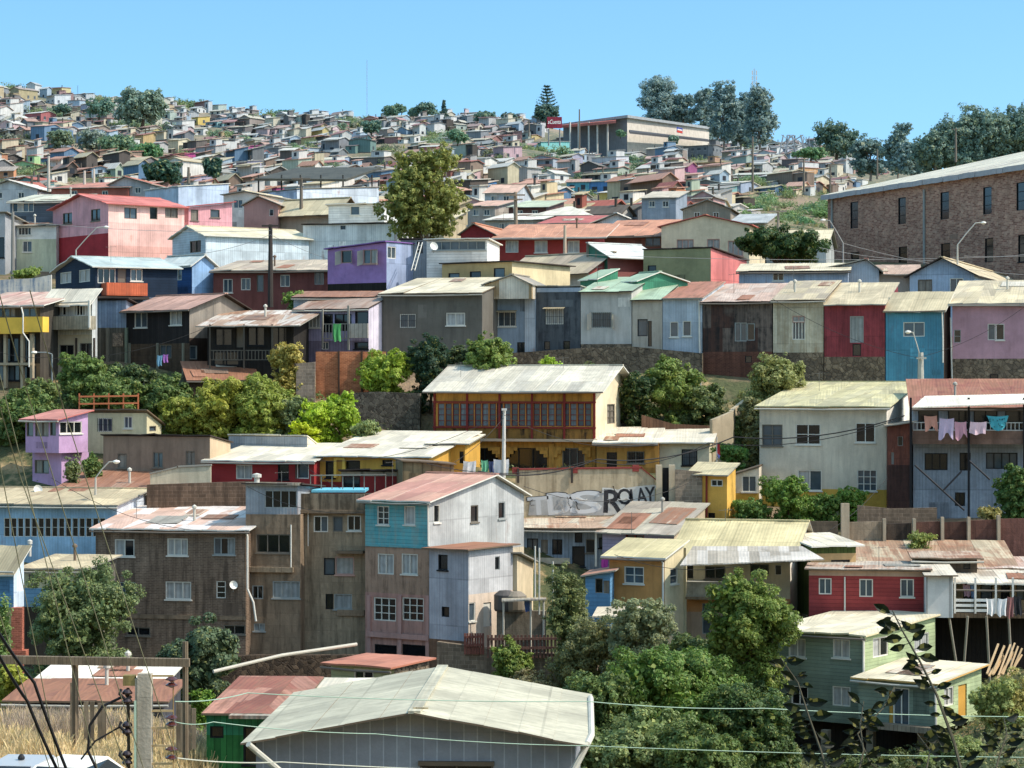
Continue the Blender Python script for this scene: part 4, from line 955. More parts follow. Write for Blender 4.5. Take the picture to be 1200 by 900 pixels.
H.vol(150.5, 243, 344, None, 470, 379, 9, D=5, roof='mono_f', yr=366, wf=mat('plank', '2c2a28', .5), rf=RF('b0907c', .4, .5, col2='cfc8bc'), edge=EDG, ov=(1.6, .3, .3, .8),
  F=[(262,395,20,20,'kd1'),(282,394,10,26,'nD'),(300,393,20,24,'kd2'),(326,398,20,30,'kd2'),(265,420,30,16,'kd2')])
for xx in (245, 285, 318): H.fb('post', mat('plain', '4a463e'), xx, xx+1.5, 380, 432, 1.4, 1.5)
H.rail(246, 344, 410, 422, 1.4, mat('plain', '5a5850'), 24)
H = House('house', 'lavender plank house with wooden balcony below the violet house')
H.vol(153, 348, 432, 450, 470, 362, 20, roof='mono_f', yr=352, wf=mat('plank', '9a98c0', .3), ws=mat('plank', 'ccc8de', .2), rf=RF('a08a80', .4, .5), edge=EDB, ov=(.3, .3, .2, .1),
  F=[(368,376,14,16,'wm3'),(384,378,12,20,'kd1'),(402,378,20,20,'kd2'),(424,376,16,22,'kd1'),(381,405,8,9,'wl2'),(424,405,18,8,'kd1')], bF=[(399, mat('plank', '7a7490', .5))])
H.fb('balcony', mat('plank', 'b8b0a4', .5, per=.28), 408, 431, 379, 396, .5, .6); H.fb('post', EDG, 407, 409, 358, 410, .5, .6); H.fb('post', EDG, 377, 378.5, 362, 408, .5, .6)
H.rail(378, 408, 379, 397, .5, mat('plain', '8a8880'), 8)
H.vol(156.5, 344, 436, None, 470, 349, 8, D=3, roof='mono_f', yr=343, wf=mat('clap', 'a8b0b8', .4), rf=RF('9a6a58', .6, .5), edge=EDB, ov=(.3, .2, .1, .2), F=[(392,354,16,6,'kd1'),(415,353,12,6,'kd1')])
H = House('house', 'violet painted house with two propped-open shutters above the lavender house')
H.vol(165, 384, 453, 484, 400, 284, 33, roof='mono_x', yr=293, wf=st('a07ab8', .2), ws=mat('corr', '8ea0c4', .2), rf=RF('7a56a0', .05, .2), edge=mat('plain', '7a56a0'), ov=(.25, .2, .2, .1),
  F=[(406,299,13,19,'pm1O'),(434,299,17,20,'pm2O')], Sd=[(459,296,10,14,'wl2')], bF=[(331, mat('plank', '2a2622', .4))])
H = House('house', 'white upper-floor house with long glazed gallery beside the violet house')
H.vol(166, 500, 571, None, 400, 281, 12, D=4, roof='mono_b', drop=.2, wf=mat('clap', 'd4d6d8', .15), rf=RF('c8c6bc', .05), edge=EDW, F=[(538,287,62,12,'gl6')], ov=(.3, .2, .2, .2))
H.vol(167.5, 470, 500, None, 400, 281, 12, D=4, roof='mono_b', drop=.2, wf=mat('corr', '8e9aa8', .3), rf=GREY, edge=EDB, F=[(492,290,7,14,'kd1')], ov=(.3,.2,.1,.1))
mb = MB(); 
for s_ in (0, 4): mb.tube([P(482+s_, 317, 163.5), P(491+s_, 284, 165.6)], .03)
for i in range(7): mb.tube([P(482.3+i*1.3, 315-i*4.6, 163.6+i*.3), P(486.6+i*1.3, 315-i*4.6, 163.6+i*.3)], .02, n=4)
tag(mb.build('ladder', mat('plain', 'c8c8c4'), off=P(482, 317, 163.5), loc=P(482, 317, 163.5)), 'pale ladder leaning on the tin wall beside the violet house', 'ladder')
H = House('house', 'tan two-part house with three dark windows behind the dark grey house')
H.vol(163, 518, 600, 668, 420, 307, 30, roof='mono_x', yr=313-3, wf=st('b89e6c', .4), ws=st('cfc29c', .35), rf=RF('bda98c', .08, .4), edge=EDB, ov=(.15, .3, .15, .3), D=8,
  F=[(532,327,13,14,'kl1'),(557,325,13,14,'kd1'),(585,320,13,12,'kl1')])
H = House('house', 'long white-walled house under the broad khaki roof behind the tan house')
H.vol(172, 592, 690, 745, 420, 318, 42, roof='gable_s', yr=297, k=.5, wf=st('c8c8c8', .2), ws=st('8a4440', .4), rf=RF('bba98c', .05, .3, col2='b09c84'), edge=EDB, ov=(.5, .3, .3, .3))
H = House('house', 'dark grey plastered house with two windows and cream sheet roof above the hedge')
H.vol(153.5, 448, 565, None, 470, 344, 13, D=9, roof='mono_f', yr=327, wf=st('66645e', .5, dc='403c36'), rf=RF('cfc8b0', .08, .35, col2='c4b898'), edge=EDK, ov=(.4, .3, .2, .1), F=[(478,376,19,16,'wl2B'),(534,374,22,15,'wc2')])
H = House('house', 'blue-grey rendered house with awnings and weathered dark patch')
H.vol(157.0, 566, 628, None, 470, 338, 15, D=8, roof='mono_b', drop=.3, wf=st('8498ae', .5), rf=GREY, edge=EDG, F=[(594,374,21,17,'wl3Ba'),(611,407,10,12,'kd2')], ov=(.1, .2, .05, 0))
H.vol(156.23, 628.6, 680, None, 470, 336, 15, D=8, roof='mono_b', drop=.3, wf=st('525a62', .8, dc='2a2c30'), rf=GREY, edge=EDG, F=[(650,371,21,18,'wc3Ba'),(641,405,7,10,'kd1'),(664,405,8,11,'kd1')], ov=(.1, .2, 0, .05))
H.fb('lintel_band', st('8c9cb0', .4), 628.8, 680, 337, 342, .0, .04); H.fb('pillar', mat('corr', 'a0acba', .3), 615, 627, 338, 413, .0, .08)
H.vol(156.0, 566, 623, None, 350, 334, 15, D=4, roof='gable_f', xp=600, yr=323, wf=mat('corr', 'c9c2b4', .2, col2='9a8460', per=.5), rf=GREY, edge=EDG, ov=(.1, .1, .1, .1))
H = House('house', 'pale plastered house with propped-open window under a green tin roof')
GRF = RF('8fb59c', .04, .3); GRW = mat('corr', '2f7d62', .3)
H.vol(155.33, 680.6, 740, None, 470, 342, 15, D=7, roof='mono_f', yr=326, wf=st('b4b4b2', .45), rf=GRF, edge=EDB, ov=(.35, .1, .1, .15), F=[(705,375,23,18,'gl2BO')], bF=[(403, W_STONE)])
H.vol(158.5, 740, 747, 806, 400, 330, 60, roof='gable_s', yr=320, k=.42, wf=GRW, ws=GRW, rf=GRF, edge=EDW, ov=(.1, .1, 1.5, .2))
H.vol(160.5, 680, 700, 724, 380, 328, 50, roof='mono_f', yr=317, wf=GRW, ws=GRW, rf=GRF, edge=EDW, ov=(.1, .1, .1, .1))
H = House('house', 'half beige, half pale blue tin house beneath green and red roofs')
H.vol(154.79, 741, 776, None, 470, 352, 15, D=6, roof='mono_f', yr=334, wf=st('b4aca0', .5), rf=GRF, edge=EDB, ov=(.3, .2, .1, 0), F=[(753,384,12,20,'kl1'),(761.6,391,4.5,30,'kd1')])
H.vol(154.09, 776.5, 823, None, 470, 350, 15, D=8, roof='mono_f', yr=332, wf=mat('corr', 'a4b2c2', .3), rf=RF('b46a54', .5, .5), edge=EDG, ov=(.3, .2, 0, .1), F=[(790,386,10,18,'wl1'),(805,385,10,18,'wl1')])
H.pipe([(819,352),(820,420),(820,450)], 'w', .06)
H = House('house', 'rust-blackened tin house standing on a reddish brick base')
H.vol(152.87, 824, 905, None, 470, 354, 15, D=9, roof='mono_f', yr=334, wf=mat('corr', '6a5c54', 1.0, dc='1e1a18', col2='4a3228'), rf=RF('b8988c', .2, .4, col2='c0a898'), edge=EDB, ov=(.3, .3, .15, .1), F=[(868,389,14,22,'gl2'),(880,389,9,20,'gd1'),(877,421,8,8,'kd1')], bF=[(412, mat('brick', '6e4434', .7))])
H = House('house', 'cream tin house with one tall barred window under khaki roof')
H.vol(151.98, 906, 965, None, 470, 352, 15, D=8, roof='mono_f', yr=331, wf=mat('corr', 'b8b09c', .6, dc='7a6a4c'), rf=RF('bdaf8e', .1, .4, col2='a89a80'), edge=EDB, ov=(.4, .3, .1, .15), F=[(936,374,15,8,'pc2'),(936,387,15,22,'wl4')], bF=[(413, W_STONE)])
H = House('house', 'crimson corrugated house with shuttered window beside the teal house')
H.vol(150.91, 966, 1037, None, 480, 357, 15, D=8, roof='mono_f', yr=333, wf=mat('corr', '86303a', .6, dc='4a1a1c'), rf=RF('bdaf8e', .06, .3), edge=EDG, ov=(.4, .2, .0, .1), F=[(1004,386,16,31,'gc2'),(1004,410,10,14,'kd1')], bF=[(418, W_STONE)])
H = House('house', 'teal blue tin house with faint white window and dark side')
H.vol(149.4, 1038, 1106, 1114, 500, 363, 24, roof='mono_f', yr=346, wf=mat('corr', '3d86a4', .45, dc='3a5a6a'), ws=mat('corr', '4a3c34', .7), rf=RF('c2b490', .06, .3), edge=EDW, ov=(.3, .3, .1, .2), F=[(1071,386,25,17,'wl2')])
H.pipe([(1104,364),(1105,395),(1105,425)], 'w', .05); 
H = House('house', 'dusty mauve plastered house on a rough stone base')
H.vol(147.8, 1116, 1280, None, 500, 355, 15, D=8, roof='mono_f', yr=330, wf=st('b68c9c', .35), rf=RF('c8bb96', .06, .35, col2='b8aa8a'), edge=EDG, ov=(.4, .3, .2, .1), F=[(1122,394,8,15,'gd12'),(1162,389,9,19,'wl1'),(1172,389,10,19,'wd1'),(1165,442,10,7,'kd1')], bF=[(420, W_STONE)])
H.pipe([(1114,372),(1115,420),(1116,450)], 'w', .05)
H = House('house', 'small sky blue gabled upper house between the brown brick hall and teal house')
H.vol(166, 1066, 1142, 1210, 420, 322, 20, roof='gable_f', xp=1104, yr=303, wf=mat('corr', '9ab0cc', .35), rf=RF('bdae8e', .06, .35), edge=EDB, ov=(.4, .3, .35, .35), F=[(1084,337,17,19,'nc2'),(1121,335,16,18,'wl2')])
H = House('house', 'low pale blue house with one tiny window above the rust-blackened house')
H.vol(164, 866, 994, None, 420, 318, 9, D=5, roof='mono_f', yr=310, wf=mat('corr', '9cacc4', .3), rf=RF('c8c0a4', .05, .3), edge=EDB, ov=(.3, .2, .2, .2), F=[(912,324,13,10,'wd2')])
H.vol(166, 962, 1030, None, 420, 316, 9, D=6, roof='gable_f', xp=1015, yr=305, wf=mat('corr', 'a4b0c0', .3), rf=RF('c8c4b8', .05, .3, col2='a8685c'), edge=EDG)
H = House('house', 'low house with brownish pink tin roof tucked against the brick hall')
H.vol(168, 1020, 1075, None, 420, 322, 9, D=6, roof='mono_f', yr=312, wf=st('a8a09a', .4), rf=RF('b49484', .2, .4), edge=EDG)
# retaining and garden walls of the terrace
wall_thing('retaining_wall', 'dark mossy stone retaining wall under the pale tin houses', [(566, 157, 416, 480), (680, 155.2, 408, 480), (740, 154.3, 406, 480), (823, 153.1, 414, 480)], 0, 0, 0, W_STONE, .3)
wall_thing('retaining_wall', 'rough grey rubble bank wall beside the bright bushes', [(400, 145.5, 461, 520), (440, 145.3, 459, 520), (492, 145, 461, 520)], 0, 0, 0, mat('stone', '7c7468', .6, col2='4e463c', per=3.8), .6)
for i, (xa, xb, lab) in enumerate(((370, 396, 'first orange brick panel, beside the slim cement pillar'), (398, 423, 'middle orange brick panel of the terrace wall'), (425, 452, 'orange brick panel touching the yellow-green bush'))):
    wall_thing('brick_wall', lab, [(xa, 148.6, 412, 480), (xb, 148.6, 412, 480)], 0, 0, 0, mat('brick', 'c07a50', .4, col2='a05e3c'), .2)
for xx in (396.2, 423.2):
    wall_thing('concrete_post', 'dark post between the orange brick panels', [(xx, 148.4, 411, 480), (xx+1.7, 148.4, 411, 480)], 0, 0, 0, st('4a3a30', .5), .3, 'post', group='posts in the orange brick wall')
wall_thing('cement_pillar', 'slim grey cement and brick pillar next to the orange brick wall', [(347, 147.5, 426, 490), (369, 147.5, 424, 490)], 0, 0, 0, mat('block', '9a8a7c', .5), .4, 'pillar')
H = House('shed', 'collapsing shed with rusty orange roof among the bushes', 'shed')
H.vol(148, 222, 300, None, 480, 446, -12, D=5, roof='mono_f', yr=426, wf=mat('plank', '5a4436', .7), rf=RF('a86448', .8, .5, col2='c09a80'), edge=EDB, ov=(.3, .2, .2, .3))
# ================================================================== ROW D
H = House('house', 'large pink house with red base and salmon roof on the slope')
PK = mat('corr', 'd79aa6', .12, per=1.2)
H.vol(190, 62, 127, 216, 330, 239, 52, roof='gable_f', xp=96, yr=229, wf=PK, ws=mat('corr', 'e6b8b2', .08, per=3.8), rf=RF('c05a58', .05, .15), edge=mat('plain', 'b85a58'), ov=(.4, .3, .3, .4),
  F=[(79,256,11,13,'nd2'),(112,252,11,14,'nd2')], Sd=[(153,250,15,13,'nl2'),(180,250,9,14,'nd1'),(201,249,15,13,'nm2')], bF=[(273, st('a02430', .2))], bS=[(287, mat('corr', 'dca8a0', .1, per=3.8))])
H.vol(196, 214, 221, 272, 330, 243, 55, roof='mono_f', yr=238, wf=PK, ws=PK, rf=RF('b84a4c', .05, .15), edge=mat('plain', 'a84a4a'), Sd=[(228,252,9,13,'nc1'),(252,250,11,10,'nl1')])
H = House('house', 'white two-floor house with slate upper storey beside the pink house')
H.vol(196, 8, 66, None, 350, 265, 9, D=5, roof='mono_f', yr=262, wf=st('d8dcdc', .3), rf=GREY, edge=EDG, ov=(.3,.1,.1,.1), F=[(29,270,15,11,'wd4'),(32,289,11,13,'wl2')], bF=[(280, st('c2c6ac', .5)), (272, st('e2e4e2', .3))])
H.vol(200, 12, 80, None, 300, 236, 9, D=6, roof='mono_f', yr=229, wf=mat('clap', '506070', .2), rf=RF('b4bcae', .05, .3), edge=EDG, ov=(.4, .3, .2, .4), F=[(27,243,25,11,'wm4')])
H = House('house', 'pale grey plastered house at the extreme edge beyond the white two-floor house'.replace('at the extreme edge beyond', 'with dark doorway, adjoining'))
H.vol(194, -50, 6, None, 350, 250, 9, D=6, roof='mono_b', wf=st('9aa2ac', .3), rf=GREY, edge=EDG, F=[(0,290,10,24,'kd1')])
wall_thing('garden_wall', 'low whitish scribbled street wall under the white two-floor house', [(-40, 178, 330, 380), (40, 178, 326, 380), (60, 178, 322, 380)], 0, 0, 0, mat('stucco', 'c8c6c0', .9, dc='6a7a8a'), .3)
H = House('house', 'deep blue house with pale blue side wall beside the navy house')
H.vol(172, 186, 225, 251, 400, 310, 40, roof='gable_s', yr=300, k=.5, wf=mat('clap', '2a5590', .2), ws=mat('corr', '7ea8d8', .15), rf=RF('b4c4cc', .03, .2), edge=EDW, F=[(208,322,10,13,'wl2')])
H = House('house', 'long pale blue tin building with small blue-gabled end')
H.vol(184, 202, 241, 362, 400, 276, 55, roof='gable_f', xp=222, yr=266, wf=mat('clap', 'b4c8dc', .15), ws=mat('corr', 'c2d4e2', .12), rf=RF('c9c4a8', .05, .3), edge=EDW, F=[(229,289,13,14,'nd2')], ov=(.3, .3, .3, .3))
H = House('house', 'brownish red house with three small windows beneath the pale blue building')
H.vol(171, 250, 388, None, 400, 317, 9, D=7, roof='mono_f', yr=306, wf=st('7c4844', .5), rf=RF('b8aa98', .15, .4, col2='a89684'), edge=EDG, ov=(.4, .3, .2, .2), F=[(267,335,11,16,'wl2'),(288,333,11,14,'wl2'),(305,332,8,20,'nl1'),(334,329,11,14,'wl2'),(374,326,11,15,'gl2')])
H = House('house', 'white tin sheds with small extra storey beside the turning tree')
H.vol(188, 355, 462, None, 400, 262, 12, D=8, roof='mono_x', yr=270-6, wf=mat('corr', 'd4dade', .12), rf=WHR, edge=EDB, ov=(.2, .2, .1, .1), F=[(402,265,6,8,'nd1'),(435,257,13,11,'wd2')])
H.vol(193, 385, 450, None, 300, 240, 12, D=6, roof='mono_b', wf=mat('clap', 'ccd4da', .12), rf=WHR, edge=EDW, F=[(416,245,11,14,'wl1'),(441,243,9,10,'wc1')])
H = House('house', 'beige house with deep gabled eaves behind the white tin sheds')
H.vol(203, 326, 395, 416, 300, 246, 28, roof='gable_s', yr=233, k=.5, wf=st('a89c8c', .4), rf=RF('c4b894', .05, .3), edge=EDK, ov=(.7, .3, .3, .5), F=[(348,250,8,6,'kd1'),(375,249,7,6,'kd1')])
H = House('house', 'muted brown gabled house between power pole and pink house roofs')
H.vol(205, 286, 326, None, 300, 240, 9, D=6, roof='gable_f', xp=303, yr=231, wf=st('a88480', .4), rf=RF('b8a090', .1, .3), edge=EDG, F=[(318,249,5,8,'wd1')])
H = House('warehouse', 'pale blue corrugated warehouse behind the pink house', 'warehouse')
H.vol(222, 170, 209, 268, 300, 219, 50, roof='mono_f', yr=216, wf=mat('corr', '9fb2cc', .1), ws=mat('corr', 'a8bcd8', .1), rf=WHR, edge=EDW, ov=(.1,.1,.1,.1))
H = House('warehouse', 'long whitish blue corrugated warehouse beneath the open dark canopy', 'warehouse')
H.vol(225, 300, 348, 444, 300, 222, 50, roof='mono_f', yr=220, wf=mat('corr', 'a0b0cc', .1), ws=mat('corr', 'bccadc', .1), rf=WHR, edge=EDG, ov=(.1,.1,.1,.1))
H = House('house', 'white house with gabled porch roof beyond the pink house annex')
H.vol(208, 262, 302, None, 310, 228, 20, D=7, roof='gable_f', xp=287, yr=225, wf=st('d0d0cc', .2), rf=RF('c8c0a4', .05, .3), edge=EDG, F=[(279,239,11,10,'wl2')])
# canopy
root = empty('open_canopy', P(365, 226, 262)); tag(root, 'wide open-sided dark canopy on thin posts above the warehouses', 'canopy')
mb = MB(); mb.slab([P(298, 209, 250), P(405, 210, 250), P(446, 196, 275), P(350, 196, 275)], .25); mb.build('roof', mat('roof', '4a4a40', .4), root, off=root.location)
for xx, yy in ((303, 251), (330, 251), (352, 251), (376, 251), (402, 251), (436, 272)):
    mb = MB(); p = P(xx, 205, yy); mb.tube([p, Vector((p.x, p.y, p.z-4.2))], .09); mb.build('post', mat('plain', '3a3a38'), root, off=root.location)
H = House('house', 'red walled house with orange sheet roof and white-framed windows by the turning tree')
H.vol(184, 580, 694, None, 400, 278, 9, D=8, roof='mono_f', yr=264, wf=st('94302c', .25), rf=RF('c07a5c', .08, .25), edge=EDW, ov=(.7, .3, .2, 1.2), F=[(600,289,15,14,'wc2'),(634,289,15,14,'wc2'),(672,289,14,14,'wc2')])
H.vol(186, 540, 578, None, 400, 274, 15, D=8, roof='gable_f', xp=556, yr=263, wf=st('8a2c34', .2), rf=RF('c07a5c', .08, .25), edge=EDG, F=[(572,288,8,16,'wc1')])
H = House('school', 'cream gabled school hall with orange roof and three banded windows', 'school')
H.vol(190, 775, 878, None, 400, 264, 14, D=9, roof='gable_f', xp=826, yr=253, wf=st('cfc4a8', .35), rf=RF('c27a5c', .05, .25), edge=mat('plain', 'b05a50'), ov=(.2, .3, .3, .3), F=[(803,288,20,15,'pc3'),(836,288,15,16,'pc2'),(862,291,18,18,'pc3')])
H.vol(193, 704, 778, None, 400, 276, 14, D=8, roof='mono_f', yr=259, wf=st('8a5c50', .3), rf=RF('c27a5c', .05, .25), edge=EDG, ov=(.5,.3,.3,.05), F=[(765,283,18,10,'nl2')])
H = House('house', 'olive green walled house with pink tin end, in front of the cream school')
H.vol(170, 754, 833, 875, 420, 291, 28, roof='mono_b', drop=.6, wf=mat('stucco', '8a8c68', .3), ws=mat('corr', 'c67070', .1, per=.5), rf=RF('9aa0a8', .05), edge=EDB, F=[(764,315,10,8,'kd1')], ov=(.05,.1,.05,.2))
H = House('house', 'green-gabled house with pale blue roof beside the olive house')
H.vol(173, 690, 712, 770, 420, 300, 55, roof='gable_f', xp=690.5, yr=286, wf=mat('corr', '2f7060', .3), ws=st('8a5450', .3), rf=RF('c2d0da', .03, .2), edge=EDG, ov=(.2,.2,.05,.6))
for (xl, xc, ye, yr, Y, rf, wf_, lab, rt, xp) in (
  (622, 690, 252, 243, 212, 'c8c8be', 'b4685c', 'low house with broad whitish grey hipped roof behind the red house', 'hip', None),
  (568, 634, 258, 251, 208, 'dcdcd6', 'b4b4b0', 'low white rounded-roof building next to the wooden power pole', 'mono_f', None),
  (632, 688, 262, 254, 202, 'b84a48', '8a6a5c', 'low house with vivid red roof between whitish roofs', 'mono_f', None),
  (690, 752, 264, 251, 205, 'c8ccd0', 'd0d4d8', 'white gabled building with grey roof planes near the school', 'gable_f', 722),
  (596, 640, 243, 236, 225, 'a8bca4', '5a3c38', 'dark walled house with pale green flat roof near the rocky bank', 'mono_f', None),
  (548, 580, 242, 236, 226, 'c89a88', 'a8a4a0', 'small grey house with pinkish roof right behind the turning tree'.replace('right behind', 'behind'), 'mono_f', None),
  (800, 856, 245, 235, 214, '6a5a50', '8a8478', 'dark timber two-floor frame house behind the cream school', 'gable_f', 829),
  (855, 896, 262, 252, 205, '98a4b0', '9a988c', 'grey blue roofed shed beside the dark round tree', 'mono_f', None),
  (898, 968, 284, 270, 200, 'c4bc9c', 'a8b4bc', 'light grey house with pitched khaki roof against the brick hall', 'gable_s', None),
  (440, 520, 262, 248, 215, 'c8ba92', 'b4a88c', 'house with long cream roof partly behind the turning tree', 'mono_f', None),
  (60, 150, 220, 214, 236, 'b86a5c', 'a0584c', 'long low house with washed-out red roof above the pink house', 'mono_f', None),
  (-20, 44, 222, 212, 240, 'c8ccd0', 'b8bcc4', 'white shed with tilted roof near the top of the white two-floor house', 'gable_f', 10),
  (128, 176, 216, 208, 236, 'b8604c', '9aa0a8', 'small grey gabled house with brick-red roof behind the pink house', 'gable_f', 146),
  (568, 604, 226, 217, 262, 'c8a090', 'aab8c4', 'pale blue side-walled house with rosy roof below the shrubby slope', 'gable_s', None),
  (752, 792, 232, 225, 262, 'b8b0a0', '8896a8', 'tiny blue-grey hut above the school roof', 'mono_f', None)):
    H = House('house', lab); a_ = 12
    H.vol(Y, xl, xc, None, ye+45, ye, a_, D=9 if rt != 'gable_f' else 7, roof=rt, yr=yr, xp=xp, wf=mat('corr', wf_, .25), rf=RF(rf, .06, .3), edge=EDG, F=[(xl+(xc-xl)*.3, ye+7, 7, 7, 'wm2'), (xl+(xc-xl)*.7, ye+7, 7, 7, 'wd2')])
# brick hall
H = House('brick_hall', 'long four-storey brown brick hall with white sheet roof and tall narrow windows', 'brick building')
BRH = mat('brick', 'b8937e', .5, col2='80584a', per=1.7)
F_ = [(1001,252,9,31,'kd13'),(1057,247,9,31,'kd13'),(1107,241,10,32,'kd13'),(1157,235,10,32,'kd13'),(1196,230,10,33,'kd13'),(1230,226,10,33,'kd13'),(1002,303,10,15,'kd12'),(1058,300,10,22,'kd13'),(1108,294,11,18,'kd12'),(1159,293,10,28,'kd13'),(1198,291,10,32,'kd13'),(1108,352,10,20,'kd12'),(1057,355,10,20,'kd12')]
H.vol(186.3, 970, 1262, None, 420, 189.5, 69.2, D=22, roof='mono_f', yr=130, wf=BRH, rf=RF('c8c8b8', .05, .4), edge=mat('plain', '9a9ca4'), ov=(.5, .3, .5, .3), th=.45, F=F_)
H.pipe([(1083,222),(1083,300),(1084,330)], 'g', .12); H.pipe([(975,228),(975,330)], 'g', .12)
# lamps, poles
def lamp(label, px, Y, base, top, arm_px, head_py, name='street_lamp', th=.045, pole='a8a8a2', group=None):
    b = P(px, base, Y); root = empty(name, b); tag(root, label, 'street lamp', group)
    mb = MB(); t = P(px, top, Y); e = P(arm_px, head_py, Y); mid = t.lerp(e, .75); mid.z = max(t.z, e.z)-.02*abs(e.z-t.z)
    mb.tube([b, t], th*1.4, n=8, r2=th); mb.tube([t, t.lerp(mid, .5)+Vector((0, 0, .05)), mid, e], th*.8, n=8); mb.build('pole', mat('plain', pole), root, off=b)
    mb = MB(); d = 1 if arm_px > px else -1
    mb.lathe([(0.01, .1), (.16, .06), (.2, -.02), (.1, -.1), (.01, -.12)], e+Vector((d*.15, 0, 0)), 8); h_ = mb.build('lamp_head', mat('plain', 'dcdcd6'), root, off=b)
lamp('pale curved street lamp beside the pink house', 89, 176, 320, 293, 122, 266, th=.05)
lamp('street lamp with upright post in the shade below the yellow balcony', 61, 147, 470, 415, 43, 413, pole='7a8488')
lamp('curved street lamp standing beside the rusty brown roof', 112, 127, 580, 560, 133, 541)
lamp('bright curved street lamp in front of the brick hall, over the sky blue gabled house', 1122, 167, 320, 287, 1150, 261, th=.055)
lamp('grey curved street lamp at the corner of the brick hall', 988, 172, 330, 285, 967, 258, pole='8a8c8c')
lamp('small lamp on the concrete post before the teal house', 1079, 147, 470, 420, 1067, 389)
lamp('thin silver lamp among shrubs at the foot of the green house', 917, 100, 940, 872, 902, 868, th=.05)
def pole(label, px, Y, base, top, r=.13, c='7a6a58', arms=((.04, 1.4),), tilt=0, cat='utility pole', group=None):
    b = P(px, base, Y); t = P(px+tilt, top, Y); root = empty('utility_pole', b); tag(root, label, cat, group)
    mb = MB(); mb.tube([b, t], r*1.2, n=8, r2=r*.8); mb.build('post', mat('plain', c), root, off=b)
    for f_, w_ in arms:
        p = t.lerp(b, f_); mb = MB(); mb.box(p.x-w_/2, p.x+w_/2, p.y-r-.1, p.y-r, p.z-.06, p.z+.06); mb.build('crossarm', mat('plain', c), root, off=b)
pole('dark wooden power pole beside the pale blue building', 317, 169, 360, 263, .17, '3a3430', ((.02, 1.2),))
pole('grey power pole in front of the white two-floor house', 15, 188, 340, 248, .14, '7a7a78', ())
pole('weathered wooden power pole by the red house roofs', 605, 200, 300, 225, .17, '8a7a68', ((.05, 1.6), (.12, 1.2)), -1)
pole('short pale pole rising from the red house roof', 662, 182, 300, 264, .12, 'a89a88', ())
pole('slim white flagpole-like post before the yellow mansion', 590, 133, 560, 479, .1, 'c4c4c0', ((.01, .3),), 1, 'post')
pole('concrete power pole in front of the teal house', 1079, 146.6, 480, 413, .2, 'a8a8a0', ((.1, .6),))
pole('thin pole standing on the slope beside the white garden wall', 821, 148, 470, 440, .05, 'b0b0ac', (), 0, 'post')
pole('weathered post with short arm beside the brick hall gable', 912, 196, 290, 247, .12, '8a8478', ((.02, 1.4),))
for i, (px, Y, b, t) in enumerate(((57, 240, 225, 183), (99, 243, 225, 200), (110, 246, 225, 198), (221, 232, 215, 196), (353, 205, 250, 208), (164, 600, 205, 180), (107, 700, 170, 148), (1028, 520, 210, 175), (1120, 430, 190, 150), (942, 500, 225, 186), (973, 480, 240, 193), (882, 460, 225, 160), (679, 620, 175, 128), (620, 700, 160, 140))):
    names = ['pale slim power pole over the white shed', 'thin white pole above the washed-out red roof', 'thinner twin pole above the washed-out red roof', 'dark pole rising behind the pink house roof', 'brown pole by the long whitish blue warehouse', 'hillside pole among shrubs above the pink house', 'far pole on the western slope', 'wooden pole behind the white hall roof', 'tall pole before the eucalyptus wood', 'stout pole by the orange roofed houses', 'grey pole near the corner of the brick hall', 'tall lamp-like pole above the dark round tree', 'thin pole before the supermarket', 'small pole beside the red signboard']
    names[8] = 'bare pole standing by the wood behind the brick hall'; names[6] = 'distant pole on the slope under the big round hilltop tree'
    pole(names[i], px, Y, b, t, .14 if Y < 300 else .2, 'b0aca4' if i in (0, 1, 2) else '6a6258', ((.04, 1.6),) if i in (4, 8, 10, 13) else ())
# flag
mb = MB(); b = P(964, 422, 134)
root = None
